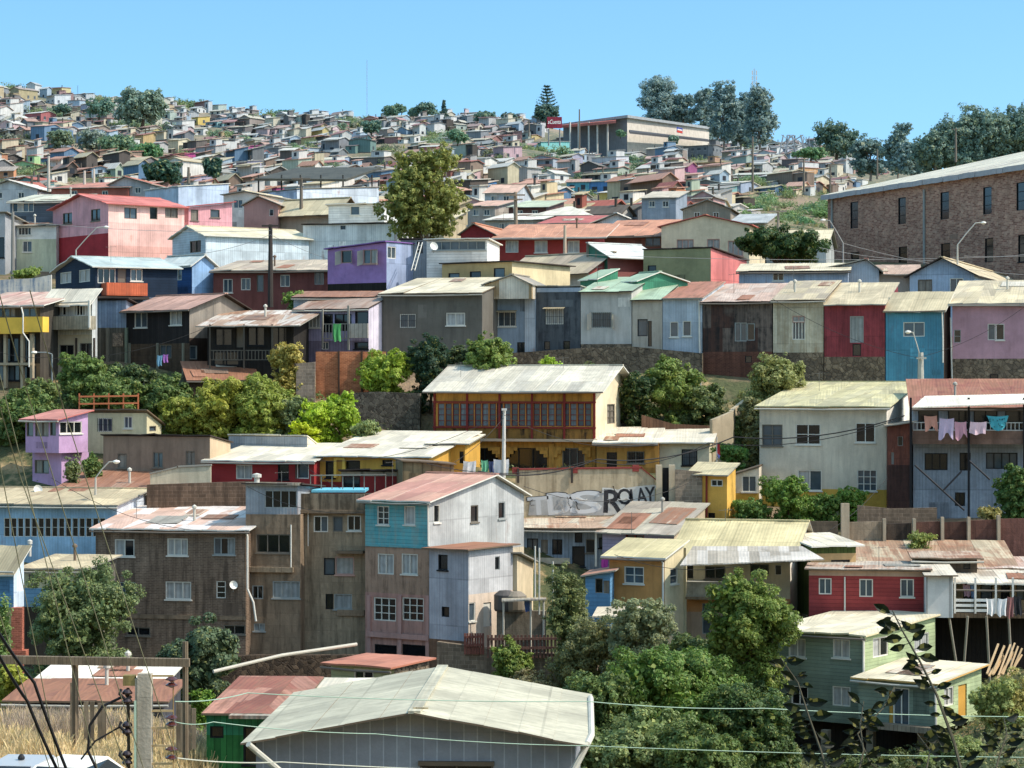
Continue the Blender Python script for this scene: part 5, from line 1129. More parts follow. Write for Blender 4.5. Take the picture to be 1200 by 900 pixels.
# ================================================================== FAR HILL
HAZE_TINT = (162, 180, 198)
def hz(h, k):  # blends distance haze straight into a surface colour
    r = [int(int(h[i:i+2], 16)*(1-k)+HAZE_TINT[i//2]*k) for i in (0, 2, 4)]
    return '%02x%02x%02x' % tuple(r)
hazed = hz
def farh(name, px, pyb, Y, wpx, spx, hpx, a, wc, rc, label, cat='house', group='houses on the far hillside', rt=None, glaze=0, yfix=None, seed=0, low=None, stuff=None):
    rr = random.Random(seed*7+3)
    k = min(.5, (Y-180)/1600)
    ppm = FP/Y; W = wpx/ppm/math.cos(math.radians(a)); D = spx/ppm/max(.35, math.sin(math.radians(a))); Hh = hpx/ppm
    x = (px-600)/ppm; z = gz(x, Y) if yfix is None else (450-yfix)/ppm
    if yfix is None: z = max(z, (450-pyb)/ppm-3) if False else z
    if yfix is not None: z = min(max(z, gz(x, Y)-.2), gz(x, Y)+1.2)
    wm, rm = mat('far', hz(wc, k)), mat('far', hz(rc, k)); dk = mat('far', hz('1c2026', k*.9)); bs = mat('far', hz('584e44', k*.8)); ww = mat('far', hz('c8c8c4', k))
    mb = stuff[0] if stuff else MB(); i0 = len(mb.v); ov = .35; rt = rt or rr.choice(['gf', 'gs', 'mf', 'mf', 'gs', 'gf'])
    base = -2.4 if yfix is None else min(-1.2, gz(x, Y)-z-1.0, gz(x-W, Y)-z-1.0)
    def q(pts, m): mb.poly(pts, m)
    h = Hh
    bk = rr.random() < .6
    q([(-W, 0, 0), (0, 0, 0), (0, 0, h), (-W, 0, h)], 0); q([(0, 0, 0), (0, D, 0), (0, D, h), (0, 0, h)], 0)
    q([(0, D, base), (-W, D, base), (-W, D, h), (0, D, h)], 0); q([(-W, D, base), (-W, 0, base), (-W, 0, h), (-W, D, h)], 0)
    q([(-W, 0, base), (0, 0, base), (0, 0, 0), (-W, 0, 0)], 3); q([(0, 0, base), (0, D, base), (0, D, 0), (0, 0, 0)], 3)
    rz = rr.uniform(.45, 1.05)
    if rt == 'gf':
        p = h+rz; q([(-W, 0, h), (0, 0, h), (-W/2, 0, p)], 0); g = rz/(W/2)
        mb.slab([(-W-ov, -ov, h-g*ov+.1), (-W/2, -ov, p+.1), (-W/2, D+ov, p+.1), (-W-ov, D+ov, h-g*ov+.1)], .12, 1)
        mb.slab([(-W/2, -ov, p+.1), (ov, -ov, h-g*ov+.1), (ov, D+ov, h-g*ov+.1), (-W/2, D+ov, p+.1)], .12, 1)
    elif rt == 'gs':
        p = h+rz; q([(0, 0, h), (0, D, h), (0, D/2, p)], 0); q([(-W, 0, h), (-W, D, h), (-W, D/2, p)], 0); g = rz/(D/2)
        mb.slab([(-W-ov, -ov, h-g*ov+.1), (ov, -ov, h-g*ov+.1), (ov, D/2, p+.1), (-W-ov, D/2, p+.1)], .12, 1)
        mb.slab([(-W-ov, D/2, p+.1), (ov, D/2, p+.1), (ov, D+ov, h-g*ov+.1), (-W-ov, D+ov, h-g*ov+.1)], .12, 1)
    else:
        q([(0, 0, h), (0, D, h), (0, D, h+rz)], 0)
        mb.slab([(-W-ov, -ov, h+.02), (ov, -ov, h+.02), (ov, D+ov, h+rz+.15), (-W-ov, D+ov, h+rz+.15)], .12, 1)
    parts = MB() if (wpx+spx > 30 and not stuff) else None
    n = max(1, int(W/2.6)); fl = max(1, int(h/2.5))
    def win(x0, x1, y0, y1, z0, z1, side):
        if side: v = [(.04, y0, z0), (.04, y1, z0), (.04, y1, z1), (.04, y0, z1)]
        else: v = [(x0, -.04, z0), (x1, -.04, z0), (x1, -.04, z1), (x0, -.04, z1)]
        mb.poly(v, 2)
        if not stuff and wpx+spx > 22:
            if side: mb.box(0, .07, y0-.12, y1+.12, z0-.14, z0-.03, 4)
            else: mb.box(x0-.12, x1+.12, -.07, 0, z0-.14, z0-.03, 4)
    for f_ in range(fl):
        zb = f_*h/fl+.75; zt = min(zb+rr.uniform(.9, 1.2), (f_+1)*h/fl-.3)
        for i in range(n):
            c = -W*(i+.5)/n; w_ = rr.uniform(.4, .75)
            if rr.random() < .85: win(c-w_, c+w_, 0, 0, zb, zt, 0)
        m_ = max(1, int(D/3))
        for i in range(m_):
            c = D*(i+.5)/m_
            if rr.random() < .7: win(0, 0, c-.5, c+.5, zb, zt, 1)
    e_ = rr.random()
    if e_ < .3:   # balcony or gallery in front
        zz = h*.45 if fl > 1 else .1
        mb.box(-W, 0, -1.0, -.04, zz, zz+.12, 3); mb.box(-W, 0, -1.0, -.94, zz+.1, zz+.8, rr.choice((0, 4, 1)))
        mb.slab([(-W, -1.2, h-.35), (0, -1.2, h-.35), (0, -.04, h-.1), (-W, -.04, h-.1)], .08, 1)
    elif e_ < .62:  # lower lean-to
        lw = W*rr.uniform(.35, .7); s0 = rr.choice((-W, -lw)); dd = rr.uniform(1.5, 3); hh = h*rr.uniform(.35, .6)
        mb.box(s0, s0+lw, -dd, -.04, -1.2, hh-.1, rr.choice((0, 3, 4))); mb.slab([(s0-.2, -dd-.3, hh-.1), (s0+lw+.2, -dd-.3, hh-.1), (s0+lw+.2, -.04, hh+.4), (s0-.2, -.04, hh+.4)], .1, 1)
        mb.box(s0+lw*.4, s0+lw*.6, -dd-.03, -dd, hh*.3, hh*.75, 2)
    elif e_ < .75 and fl == 1:
        lw = W*rr.uniform(.3, .5); mb.box(-lw, -.2, .4, D*.7, h, h+1.9, rr.choice((0, 4))); mb.slab([(-lw-.2, .1, h+1.95), (.1, .1, h+1.95), (.1, D*.7+.2, h+2.4), (-lw-.2, D*.7+.2, h+2.4)], .1, 1)
        mb.box(-lw*.7, -lw*.4, .34, .4, h+.7, h+1.5, 2)
    if rr.random() < .55 and not yfix:   # side volume of another height
        ew = W*rr.uniform(.35, .7); eh = h*rr.uniform(.55, 1.15); ed = D*rr.uniform(.5, .9); em = rr.choice((0, 4, 3, 0)); ey = rr.uniform(0, .4)*D
        if rr.random() < .5: ex0, ex1 = -W-ew, -W-.03
        else: ex0, ex1 = .03, ew
        mb.box(ex0, ex1, ey, ey+ed, base, eh, em); mb.slab([(ex0-.25, ey-.3, eh+.1), (ex1+.25, ey-.3, eh+.1), (ex1+.25, ey+ed+.2, eh+.5), (ex0-.25, ey+ed+.2, eh+.5)], .1, rr.choice((1, 1, 3, 4)))
        if ew > 1.5: mb.poly([(ex0+ew*.3, ey-.03, eh*.4), (ex0+ew*.65, ey-.03, eh*.4), (ex0+ew*.65, ey-.03, eh*.75), (ex0+ew*.3, ey-.03, eh*.75)], 2)
    if rr.random() < .3: mb.box(-W*.3, -W*.3+.25, D*.4, D*.4+.25, h, h+rz+.8, 3)
    ar = math.radians(a); ca, sa = math.cos(ar), math.sin(ar)
    if stuff:
        for i in range(i0, len(mb.v)):
            X, Yy, Zz = mb.v[i]; mb.v[i] = (x+X*ca+Yy*sa, Y-X*sa+Yy*ca, z+Zz)
        return
    ob = mb.build(name, [wm, rm, dk, bs, ww], C0=(0, 0, 0), a=ar, loc=(x, Y, z)); tag(ob, label, cat, group)
    return ob
def far_mat(col):
    g = G('far_'+col); u, v = g.uv(); r = g.rnd()*91.0
    vec = g.xyz(u+r, v+r*.3); n = g.noise(vec, .6, 4); n2 = g.noise(g.xyz(u*1.6+r, v*.3), 1.0, 4)
    rib = g.math('SINE', u*(6.2832/.8))*.06+1.0
    cc = C(col); cc = (cc[0]*.88, cc[1]*.83, cc[2]*.76, 1)
    c = g.scale(cc, (n*.6+.7)*(n2*.5+.75)*rib); c = g.mix(g.ramp(n2*.6+n*.4, .58, .75)*.35, c, g.scale(C(col), .45)); return g.fin(c, .85, .2)
_mat0 = mat
def mat(kind, col='808080', *a_, **k_):
    if kind == 'far':
        if ('far', col) not in _M: _M[('far', col)] = far_mat(col)
        return _M[('far', col)]
    return _mat0(kind, col, *a_, **k_)
WALLS = [('white', 'd6d4cc', 19), ('pale grey', 'aaa8a4', 12), ('cream', 'c8ba96', 15), ('brown', '7a6452', 12), ('slate grey', '646668', 7), ('light blue', '92aabe', 6), ('mid blue', '4c6c8c', 3), ('pink', 'c09a98', 4), ('brick red', '8a4e42', 6), ('ochre', 'b08e50', 4), ('pale green', '98a894', 3), ('turquoise', '6a9c9a', 1.5), ('dark timber', '463c34', 8), ('magenta', '984070', .3), ('orange', 'ac6c48', 2.5), ('yellow', 'c8ac54', 1.6), ('lavender', 'a29cb4', 1.5)]
ROOFS = [('whitish', 'cac6ba', 8), ('rusty', 'a2745e', 8), ('khaki', 'b8aa88', 11), ('grey', '908e86', 7), ('red', 'a05c50', 4), ('dark', '5a544c', 3), ('salmon', 'be8e78', 6)]
ZON = [(0, 62, 'the white two-floor house'), (62, 215, 'the pink house'), (215, 300, 'the pale blue warehouse'), (300, 445, 'the dark open canopy'), (445, 565, 'the turning tree'), (565, 640, 'the weathered power pole'), (640, 760, 'the white hall roofs'), (760, 880, 'the cream school'), (880, 970, 'the dark round tree'), (970, 1210, 'the brick hall')]
def zone(px):
    for a, b, n in ZON:
        if px < b: return n
    return ZON[-1][2]
def pick(lst, rr):
    t = rr.random()*sum(x[2] for x in lst)
    for x in lst:
        t -= x[2]
        if t <= 0: return x
    return lst[-1]
# landmark houses seen one by one: px(right end of front), base y, Y, front w, side w, h, a, wall, roof, type, label
LM = [(682, 168, 860, 14, 10, 9, 35, 'b8b0a0', 'a08a78', 'gs', 'beige house right under the supermarket front columns'.replace('right ', '')),
 (738, 172, 860, 14, 14, 9, 40, '8a8c90', 'c8c0ac', 'gf', 'grey gabled house at the supermarket corner'),
 (764, 173, 860, 16, 12, 9, 35, '5c6a7c', 'b4a88c', 'gs', 'slate blue house under the supermarket side wall'),
 (792, 175, 860, 16, 12, 9, 40, 'a8a494', 'c4beb0', 'mf', 'pale house under the small blue and red wall sign'),
 (818, 177, 860, 14, 14, 9, 35, 'd0ccc0', 'a8806c', 'gs', 'white house with brown roof at the end of the supermarket'),
 (664, 170, 860, 12, 8, 9, 30, '7a5a4c', 'b8a898', 'mf', 'brown house between signboard and supermarket columns'),
 (716, 228, 330, 38, 14, 16, 20, '3a74b4', 'c0b49a', 'mf', 'bright blue two-level house with cream roof on the rocky bank'),
 (690, 226, 322, 26, 4, 13, 12, '3f94a8', 'b08874', 'mf', 'teal hut with rosy roof stuck to the bright blue house'),
 (650, 214, 380, 16, 17, 11, 45, 'dcdcd8', 'c4c0b4', 'gf', 'small white cube-like house perched over the scrubby slope'),
 (648, 196, 420, 26, 10, 11, 25, '8c98a4', 'b06e5c', 'gf', 'grey blue gabled house with red-brown roof over the scrubby slope'),
 (634, 178, 520, 10, 34, 12, 50, '5cc0b8', 'c4bcae', 'mf', 'turquoise house lit by the sun under the red signboard'),
 (626, 180, 500, 30, 3, 10, 20, '34508c', 'b06a64', 'mf', 'deep blue house with pink roof next to the turquoise one'),
 (700, 168, 620, 22, 8, 11, 20, '3c6cac', 'd0d4d4', 'mf', 'blue house with white roof below the supermarket front'),
 (722, 196, 480, 28, 16, 13, 35, 'ccccd4', 'b8b4ac', 'mf', 'lilac white three-level house over the shrubs'),
 (740, 190, 520, 24, 22, 11, 35, 'd4d0c8', 'd0ccc0', 'gs', 'creamy white house with pale roof beside the lilac white one'),
 (830, 186, 420, 28, 24, 16, 30, '5a5c60', 'b09880', 'gs', 'wide dark and white house with broad tan hipped roof'),
 (838, 202, 410, 24, 14, 12, 20, '9a6844', 'b89a50', 'mf', 'orange timber annex below the tan roofed house'),
 (868, 226, 360, 40, 26, 12, 30, '8c9cb4', 'c4c0b4', 'gs', 'blue-grey and white house with pale roof above the green hollow'),
 (844, 222, 350, 34, 8, 8, 15, '5a5650', 'd8d4c4', 'gf', 'house with bright cream gabled roof above the school'),
 (208, 255-70+6, 560, 22, 22, 11, 40, 'a4246c', 'b03a6c', 'mf', 'vivid magenta house on the west slope'),
 (287, 183, 560, 16, 18, 12, 40, 'aa2c74', 'b84880', 'mf', 'magenta two-floor house near the middle of the slope'),
 (48, 142, 760, 22, 14, 10, 35, '9c3430', 'd4ccc0', 'gs', 'red and white house with pale roof on the west slope'),
 (64, 122, 860, 12, 16, 11, 45, 'd8dcdc', 'b8b8b4', 'mf', 'clean white two-floor house high on the west slope'),
 (22, 116, 900, 12, 18, 12, 40, 'a08038', '8a6a54', 'gf', 'ochre house with balconies on the west crest'),
 (232, 146, 760, 8, 12, 9, 40, 'dcb02c', 'c0b090', 'mf', 'yellow cube house under the hilltop tree'),
 (398, 196, 470, 28, 18, 10, 35, '9cb0d0', 'd4ccae', 'gs', 'pale blue house with cream gabled roof over the canopy'),
 (450, 196, 460, 40, 12, 12, 20, '5a4c44', 'b4a488', 'gs', 'brown house with wide khaki roof beyond the canopy'),
 (434, 178, 540, 26, 6, 14, 20, '4a6a60', '6a5a54', 'gf', 'dark green gabled house with a pale balcony'),
 (463, 172, 600, 24, 20, 10, 35, 'c8bc9c', 'a86a5c', 'gs', 'cream house with dark red roof in mid slope'),
 (534, 168, 600, 34, 22, 8, 25, 'd4d4cc', 'd4d0bc', 'gs', 'long low white house with pale roof in mid slope'),
 (590, 186, 500, 12, 22, 14, 45, 'b89098', '6a6a74', 'mf', 'pink three-level house with dark roof near the scrub'),
 (520, 196, 480, 20, 18, 14, 40, '9cb0c4', 'c4c4bc', 'gs', 'light blue house with sunlit white side wall near the turning tree'),
 (940, 206, 440, 26, 34, 10, 40, 'c08040', 'b0604c', 'mf', 'orange house with red sheet roof west of the brick hall'.replace('west of', 'above')),
 (902, 212, 420, 40, 8, 8, 20, '8c3a3c', 'c0bca8', 'hip' and 'gs', 'crimson house with low grey hipped roof above the green hollow'),
 (1030, 205, 520, 24, 16, 6, 30, '84302c', '9c4a44', 'gf', 'dark red gabled house peeping over the brick hall roof'),
 (40, 200, 470, 30, 8, 8, 20, 'a4d08c', 'a86858', 'gf', 'lime green gabled house at the foot of the west slope'),
 (16, 210, 400, 40, 2, 10, 20, 'c8865c', 'a89a8c', 'mf', 'orange walled house at the far edge of the roofs'),
 (556+12, 224, 380, 12, 14, 9, 40, '3a70a8', 'c0a890', 'mf', 'small azure and white house under the scrubby slope')]
seed = 100; placed = []
def depth_at(px, py):
    lo, hi = 245.0, 1040.0
    for _ in range(30):
        m = (lo+hi)/2
        if 450-gz((px-600)*m/FP, m)*FP/m > py: lo = m
        else: hi = m
    return lo
for (px, pyb, Y, w_, s_, h_, a_, wc, rc, rt, lab) in LM:
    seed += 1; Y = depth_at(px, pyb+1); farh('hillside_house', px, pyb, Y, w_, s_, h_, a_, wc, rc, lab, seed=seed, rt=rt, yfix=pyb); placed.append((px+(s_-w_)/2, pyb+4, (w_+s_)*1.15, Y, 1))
rr = random.Random(21); cand = []; GAP = []
Y = 262.0
while Y < 1045:
    ppm = FP/Y; px = -60+rr.uniform(0, 30)
    while px < 1260:
        wm_ = rr.uniform(4.4, 8.8)*ppm*(.84 if Y < 400 else .95 if Y < 550 else 1.0)
        x_ = (px-600)/ppm; py = 450-gz(x_, Y)*ppm
        sky_ = interp(px, SKYL)
        ok = not (640 < px < 835 and Y > 862) and not (px > 960 and Y < 600) and not (px > 1000)
        if px > 860 and py > 232: ok = False      # green hollow
        if 560 < px < 760 and 190 < py < 250 and rr.random() < .72: ok = False
        if 10 < px < 250 and 165 < py < 195 and rr.random() < .5: ok = False
        gp = math.sin(px*.05+py*.12)+math.sin(px*.023-py*.19+2)+.7*math.sin(px*.09+py*.3)
        if ok and gp > 1.15 and Y > 290 and not 640 < px < 850:
            ok = False; GAP.append((px, py))
        if ok and rr.random() < .86:
            if not any(abs(px-q[0]) < (wm_*.9+q[2])*.40 and abs(py-q[1]) < (8 if len(q) > 4 else 7) for q in placed): cand.append((px, py, Y, wm_))
        px += wm_*rr.uniform(.72, 1.05)
    Y *= 1.0+rr.uniform(.010, .014) if Y > 500 else 1.0+rr.uniform(.024, .032)
cand.sort(key=lambda c: -c[3])
seen = set(); stf = {}
sm = []
for i, (px, py, Y, wm_) in enumerate(cand):
    seed += 1; a_ = rr.choice((20, 25, 35, 40, 50, 55, 60)); wn, wc, _ = pick(WALLS, rr); rn, rc, _ = pick(ROOFS, rr)
    fr = rr.uniform(.45, .75); st2 = rr.random() < .26; Hm = (rr.uniform(4.0, 4.8) if st2 else rr.uniform(2.0, 2.6))*(.85 if Y < 400 else 1.0); ppm = FP/Y
    rt = rr.choice(['gf', 'gs', 'mf', 'mf', 'mf', 'gs', 'gs'])
    if i < 262:
        for _t in range(200):
            t_ = (py-interp(px, SKYL))/max(30, 250-interp(px, SKYL))
            vz = 'on the ridge' if t_ < .1 else 'high up' if t_ < .3 else 'midway' if t_ < .6 else 'low down'
            sz = 'wide' if wm_/ppm > 8.6 else 'narrow' if wm_/ppm < 6.8 else 'medium'
            lab = '%s %s %s %s house, %s roof, %s over %s' % (sz, 'two-floor' if st2 else 'low', {'gf': 'gabled', 'gs': 'ridged', 'mf': 'lean-to'}[rt], wn, rn, vz, zone(px))
            if lab not in seen: break
            wn, wc, _ = pick(WALLS, rr); rn, rc, _ = pick(ROOFS, rr); rt = rr.choice(['gf', 'gs', 'mf'])
        seen.add(lab)
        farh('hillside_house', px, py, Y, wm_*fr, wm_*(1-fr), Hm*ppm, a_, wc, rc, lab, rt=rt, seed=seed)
    else: sm.append((px, py, Y, wm_*fr, wm_*(1-fr), Hm*ppm, a_, wc, rc, rt, seed))
if sm:  # the farthest, past three hundred: one mass
    mb = MB(); base_ms = []; mats_all = []
    for (px, py, Y, w1, w2, hh, a_, wc, rc, rt, sd_) in sm:
        i0 = len(mb.m); farh('x', px, py, Y, w1, w2, hh, a_, wc, rc, '', rt=rt, seed=sd_, stuff=[mb])
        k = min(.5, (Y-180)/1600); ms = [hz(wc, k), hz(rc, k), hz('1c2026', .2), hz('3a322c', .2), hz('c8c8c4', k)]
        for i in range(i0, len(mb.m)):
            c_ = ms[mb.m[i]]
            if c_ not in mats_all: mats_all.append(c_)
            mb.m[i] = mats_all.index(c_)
    # quantise: too many slots otherwise
    o = mb.build('distant_houses', [mat('far', c_) for c_ in mats_all]); tag(o, 'mass of tiny houses crowding the far crest', kind='stuff')
# supermarket
Y = 930; k = .2
root = empty('supermarket', P(735, 170, Y)); tag(root, 'long low supermarket with red canopy front on the ridge', 'supermarket')
off = root.location
def fpoly(pts, m, name, t=None):
    mb = MB(); mb.poly(pts); return mb.build(name, m, root, off=off)
mb = MB(); A = P(660, 172, 905); B = P(735, 172, 880); Cc = P(831, 190, 945); D_ = P(760, 180, 1010)
def prism(mb, base, z0, z1s, m=0):
    n = len(base)
    for i in range(n):
        j = (i+1) % n; a, b = base[i], base[j]
        mb.poly([(a[0], a[1], z0), (b[0], b[1], z0), (b[0], b[1], z1s[j]), (a[0], a[1], z1s[i])], m)
zt = lambda py, Y: (450-py)*Y/FP
pts = [(A.x, A.y), (B.x, B.y), (Cc.x, Cc.y), (D_.x, D_.y)]; zs = [zt(148, 905), zt(137, 880), zt(150, 945), zt(143, 1010)]
z0 = zt(176, 900)-6
mb.poly([(A.x, A.y, z0), (B.x, B.y, z0), (B.x, B.y, zs[1]), (A.x, A.y, zs[0])], 0)
mb.poly([(B.x, B.y, z0), (Cc.x, Cc.y, z0), (Cc.x, Cc.y, zs[2]), (B.x, B.y, zs[1])], 1)
mb.build('wall', [mat('far', '8a929c'), mat('far', 'c8c4bc')], root, off=off)
mb = MB(); mb.slab([(A.x-3, A.y-3, zs[0]+.4), (B.x, B.y-3, zs[1]+.4), (Cc.x+1, Cc.y, zs[2]+.4), (D_.x, D_.y, zs[3]+.4)], 1.0); mb.build('roof', mat('far', '9aa2a8'), root, off=off)
mb = MB(); mb.slab([P(655, 147, 890), P(722, 141, 868), P(722, 140, 890), P(660, 146, 905)], 1.0); mb.build('canopy', mat('far', 'b87068'), root, off=off)
for xx in (668, 678, 690, 700, 712):
    mb = MB(); p = P(xx, 143, 885-(xx-660)*.2); mb.tube([p, (p.x, p.y, z0)], .35); mb.build('column', mat('far', 'c8c8c4'), root, off=off)
mb = MB(); mb.slab([P(737, 152, 873), P(830, 163, 938), P(831, 164, 930), P(738, 154, 866)], .8); mb.build('ledge', mat('far', '4a4e54'), root, off=off)
mb = MB()
p = P(794, 153, 913); dirv = (Vector((Cc.x, Cc.y, 0))-Vector((B.x, B.y, 0))).normalized()
lg = empty('wall_sign', p); tag(lg, 'small blue and red rectangular sign on the supermarket side wall', 'sign')
def sg(u0, u1, v0, v1, c, nm, d):
    mb = MB(); nn = Vector((dirv.y, -dirv.x, 0))
    if nn.y > 0: nn = -nn
    f = lambda u, v: dirv*u+nn*(d+.35)+Vector((0, 0, v))
    mb.poly([f(u0, v0), f(u1, v0), f(u1, v1), f(u0, v1)]); mb.build(nm, mat('far', c), lg)
sg(-2.6, 2.8, -1.0, 1.1, '3a4c9c', 'panel', .5); sg(-2.4, 2.6, -.9, -.1, 'c04838', 'red_band', .56); sg(-2.0, 2.2, .0, .5, 'd8d8dc', 'white_band', .56)
# red signboard
root = empty('signboard', P(649, 156, 850)); tag(root, 'big red roadside signboard with slanting white lettering on the ridge', 'signboard')
mb = MB(); a, b = P(641, 150, 850), P(658.5, 137, 850); mb.box(a.x, b.x, 850, 850.8, a.z, b.z); pn = mb.build('panel', mat('far', '94384a'), root, off=root.location)
for xx in (643, 656):
    mb = MB(); p = P(xx, 151, 850.6); mb.tube([p, (p.x, p.y, p.z-6)], .25); mb.build('leg', mat('far', '8a8c90'), root, off=root.location)
text('aCuenta', 649.5, 143, 849.8, 15, 5, 'e8e8e8', root, root.location, .01, .1, shear=.25)
# masts
def mast(px, Y, base, top, label, w=.35, c='c8ccd0', panels=0):
    b = P(px, base, Y); t = P(px, top, Y); root = empty('radio_mast', b); tag(root, label, 'mast'); mb = MB()
    h = t.z-b.z; n = int(h/3)
    for s_ in ((-w, 0), (w, 0), (0, w)): mb.tube([b+Vector((s_[0], s_[1], 0)), t+Vector((s_[0]*.5, s_[1]*.5, 0))], w*.1, n=4)
    for i in range(n):
        z = b.z+h*i/n; z2 = b.z+h*(i+1)/n; s = w*(1-.5*i/n)
        mb.tube([(b.x-s, b.y, z), (b.x+s, b.y, z2)], w*.06, n=3); mb.tube([(b.x+s, b.y, z), (b.x-s, b.y, z2)], w*.06, n=3)
    mb.build('lattice', mat('far', c), root, off=b)
    for i in range(panels):
        mb = MB(); z = t.z-1-2.2*(i//2); s = -1.1 if i % 2 else .6; mb.box(t.x+s, t.x+s+.5, t.y-.4, t.y-.2, z-1.8, z); mb.build('antenna_panel', mat('far', 'd4d4d4'), root, off=b)
mast(430, 1030, 138, 70, 'hair-thin lattice radio mast standing alone on the ridge', .3, 'a8b4c0')
mast(884, 990, 175, 80, 'antenna mast with panels rising behind the eucalyptus trees', .5, 'b0b4b8', 6)
mast(932, 800, 180, 158, 'squat switchyard gantry frame beside the round crowned tree', 3.5, '9aa2aa'); mast(923, 800, 180, 158, 'squat switchyard gantry frame, the one closer to the eucalyptus', 2.8, '9aa2aa'); mast(945, 800, 182, 160, 'slim switchyard gantry touching the round crowned tree', 1.6, '9aa2aa')
mast(91, 1000, 118, 100, 'short antenna on the west crest roofs', .25, '5a6470'); mast(205, 900, 128, 112, 'short antenna near the big hilltop tree', .25, '5a6470')
# ================================================================== VEGETATION
def V(n): return n
k = 0
def pl(*a_, **kw):
    global k; k += 1; return plant(*a_, seed=k+40, **kw)
# far trees
pl('hilltop_tree', 'big rounded grey-green tree on the west crest', 'tree', 167, 101, 146, 58, 820, '5a6a54', n=5000, ls=1.1, nl=9)
pl('tree', 'dark rounded tree under the araucaria', 'tree', 640, 122, 148, 30, 880, '2c4434', n=2600, ls=1.0)
# araucaria
root = empty('araucaria', P(641, 140, 884)); tag(root, 'tall tiered araucaria tree on the ridge', 'tree')
b = root.location; top = P(641, 101, 884)
mb = MB(); mb.tube([Vector((0, 0, -1)), top-b], .4, n=6, r2=.1); mb.build('trunk', mat('far', '5a5450'), root)
rng = np.random.default_rng(3); ps = []; nr = []
for i in range(8):
    zz = (top.z-b.z)*(.34+.64*i/7); rad = 4.4*(1-i/9.0)**.9
    for j in range(7):
        th = j*.9+i*.7
        for t in np.linspace(.15, 1, 16):
            for q in range(2): ps.append((rad*t*math.cos(th)+rng.normal()*.16, rad*t*math.sin(th)+rng.normal()*.16, zz+rad*t*t*.25+rng.normal()*.1)); nr.append(rng.normal(size=3))
ps = np.array(ps); nr = np.array(nr); nr /= np.linalg.norm(nr, axis=1, keepdims=True)
me = np_mesh('araucaria_leaves', leaf_verts(ps, nr, .62, rng), len(ps), [LEAF]); o = bpy.data.objects.new('crown', me); COL.objects.link(o); o.parent = root; o.color = C('2e4438')
# eucalyptus groups
EU = [(778, 94, 146, 46, 1010, 0, 'spreading eucalyptus with open flat tiers behind the supermarket'), (800, 113, 146, 32, 1010, 1, 'lower eucalyptus filling the gap behind the supermarket'), (826, 108, 168, 24, 1000, 2, 'slim eucalyptus at the supermarket end'), (848, 102, 170, 28, 890, 3, 'tall twin-topped eucalyptus beside the slim one'), (868, 114, 172, 22, 905, 4, 'middle eucalyptus of the dark stand'), (890, 106, 176, 32, 880, 5, 'broad dense eucalyptus by the antenna mast'),
      (1052, 147, 205, 26, 640, 0, 'pointed dark conifer-like eucalyptus over the brick hall'), (1020, 162, 205, 34, 660, 1, 'low eucalyptus clump above the white hall roof'), (1068, 172, 208, 26, 620, 0, 'small eucalyptus next to the pointed one')]
for (px, t, b_, w_, Y, s_, lab) in EU:
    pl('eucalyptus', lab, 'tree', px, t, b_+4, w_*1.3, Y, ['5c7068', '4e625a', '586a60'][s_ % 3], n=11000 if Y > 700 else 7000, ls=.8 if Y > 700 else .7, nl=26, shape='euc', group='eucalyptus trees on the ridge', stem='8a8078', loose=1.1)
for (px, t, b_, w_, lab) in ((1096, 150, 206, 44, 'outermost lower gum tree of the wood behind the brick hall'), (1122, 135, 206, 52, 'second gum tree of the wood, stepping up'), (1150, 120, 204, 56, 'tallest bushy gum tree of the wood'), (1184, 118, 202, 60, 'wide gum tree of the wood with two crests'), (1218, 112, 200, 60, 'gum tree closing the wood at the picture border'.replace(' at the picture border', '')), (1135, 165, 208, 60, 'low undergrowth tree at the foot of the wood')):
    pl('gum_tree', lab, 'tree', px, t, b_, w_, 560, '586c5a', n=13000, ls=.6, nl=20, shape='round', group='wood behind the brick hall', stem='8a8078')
pl('tree', 'dark umbrella-crowned tree on the ridge near the switchyard', 'tree', 980, 139, 184, 52, 700, '3c5240', n=6000, ls=.7, nl=11)
pl('tree', 'low rounded tree under the umbrella-crowned one', 'tree', 950, 172, 186, 34, 690, '4c6a3c', n=2500, ls=.7)
for (px, t, b_, w_, lab, c_) in ((462, 122, 136, 24, 'rounded green tree on the central crest', '4a6448'), (500, 119, 138, 26, 'broad green tree beside the crest conifer', '46604a'), (336, 128, 143, 26, 'dark bushy tree on the western crest rooftops', '3c5a44'), (568, 130, 144, 26, 'green tree between crest houses', '46604a'), (596, 130, 146, 18, 'small dark tree near the araucaria', '3c5444'), (484, 125, 138, 12, 'little tree by the crest conifer', '42604a'), (600, 142, 154, 14, 'shrubby tree under the small dark one', '42604a')):
    pl('tree', lab, 'tree', px, t, b_, w_, 960, c_, n=1600, ls=.9, nl=7)
pl('conifer', 'small pointed conifer on the central crest', 'tree', 520, 118, 140, 12, 955, '30463c', n=1500, ls=.8, nl=7, shape='cone')
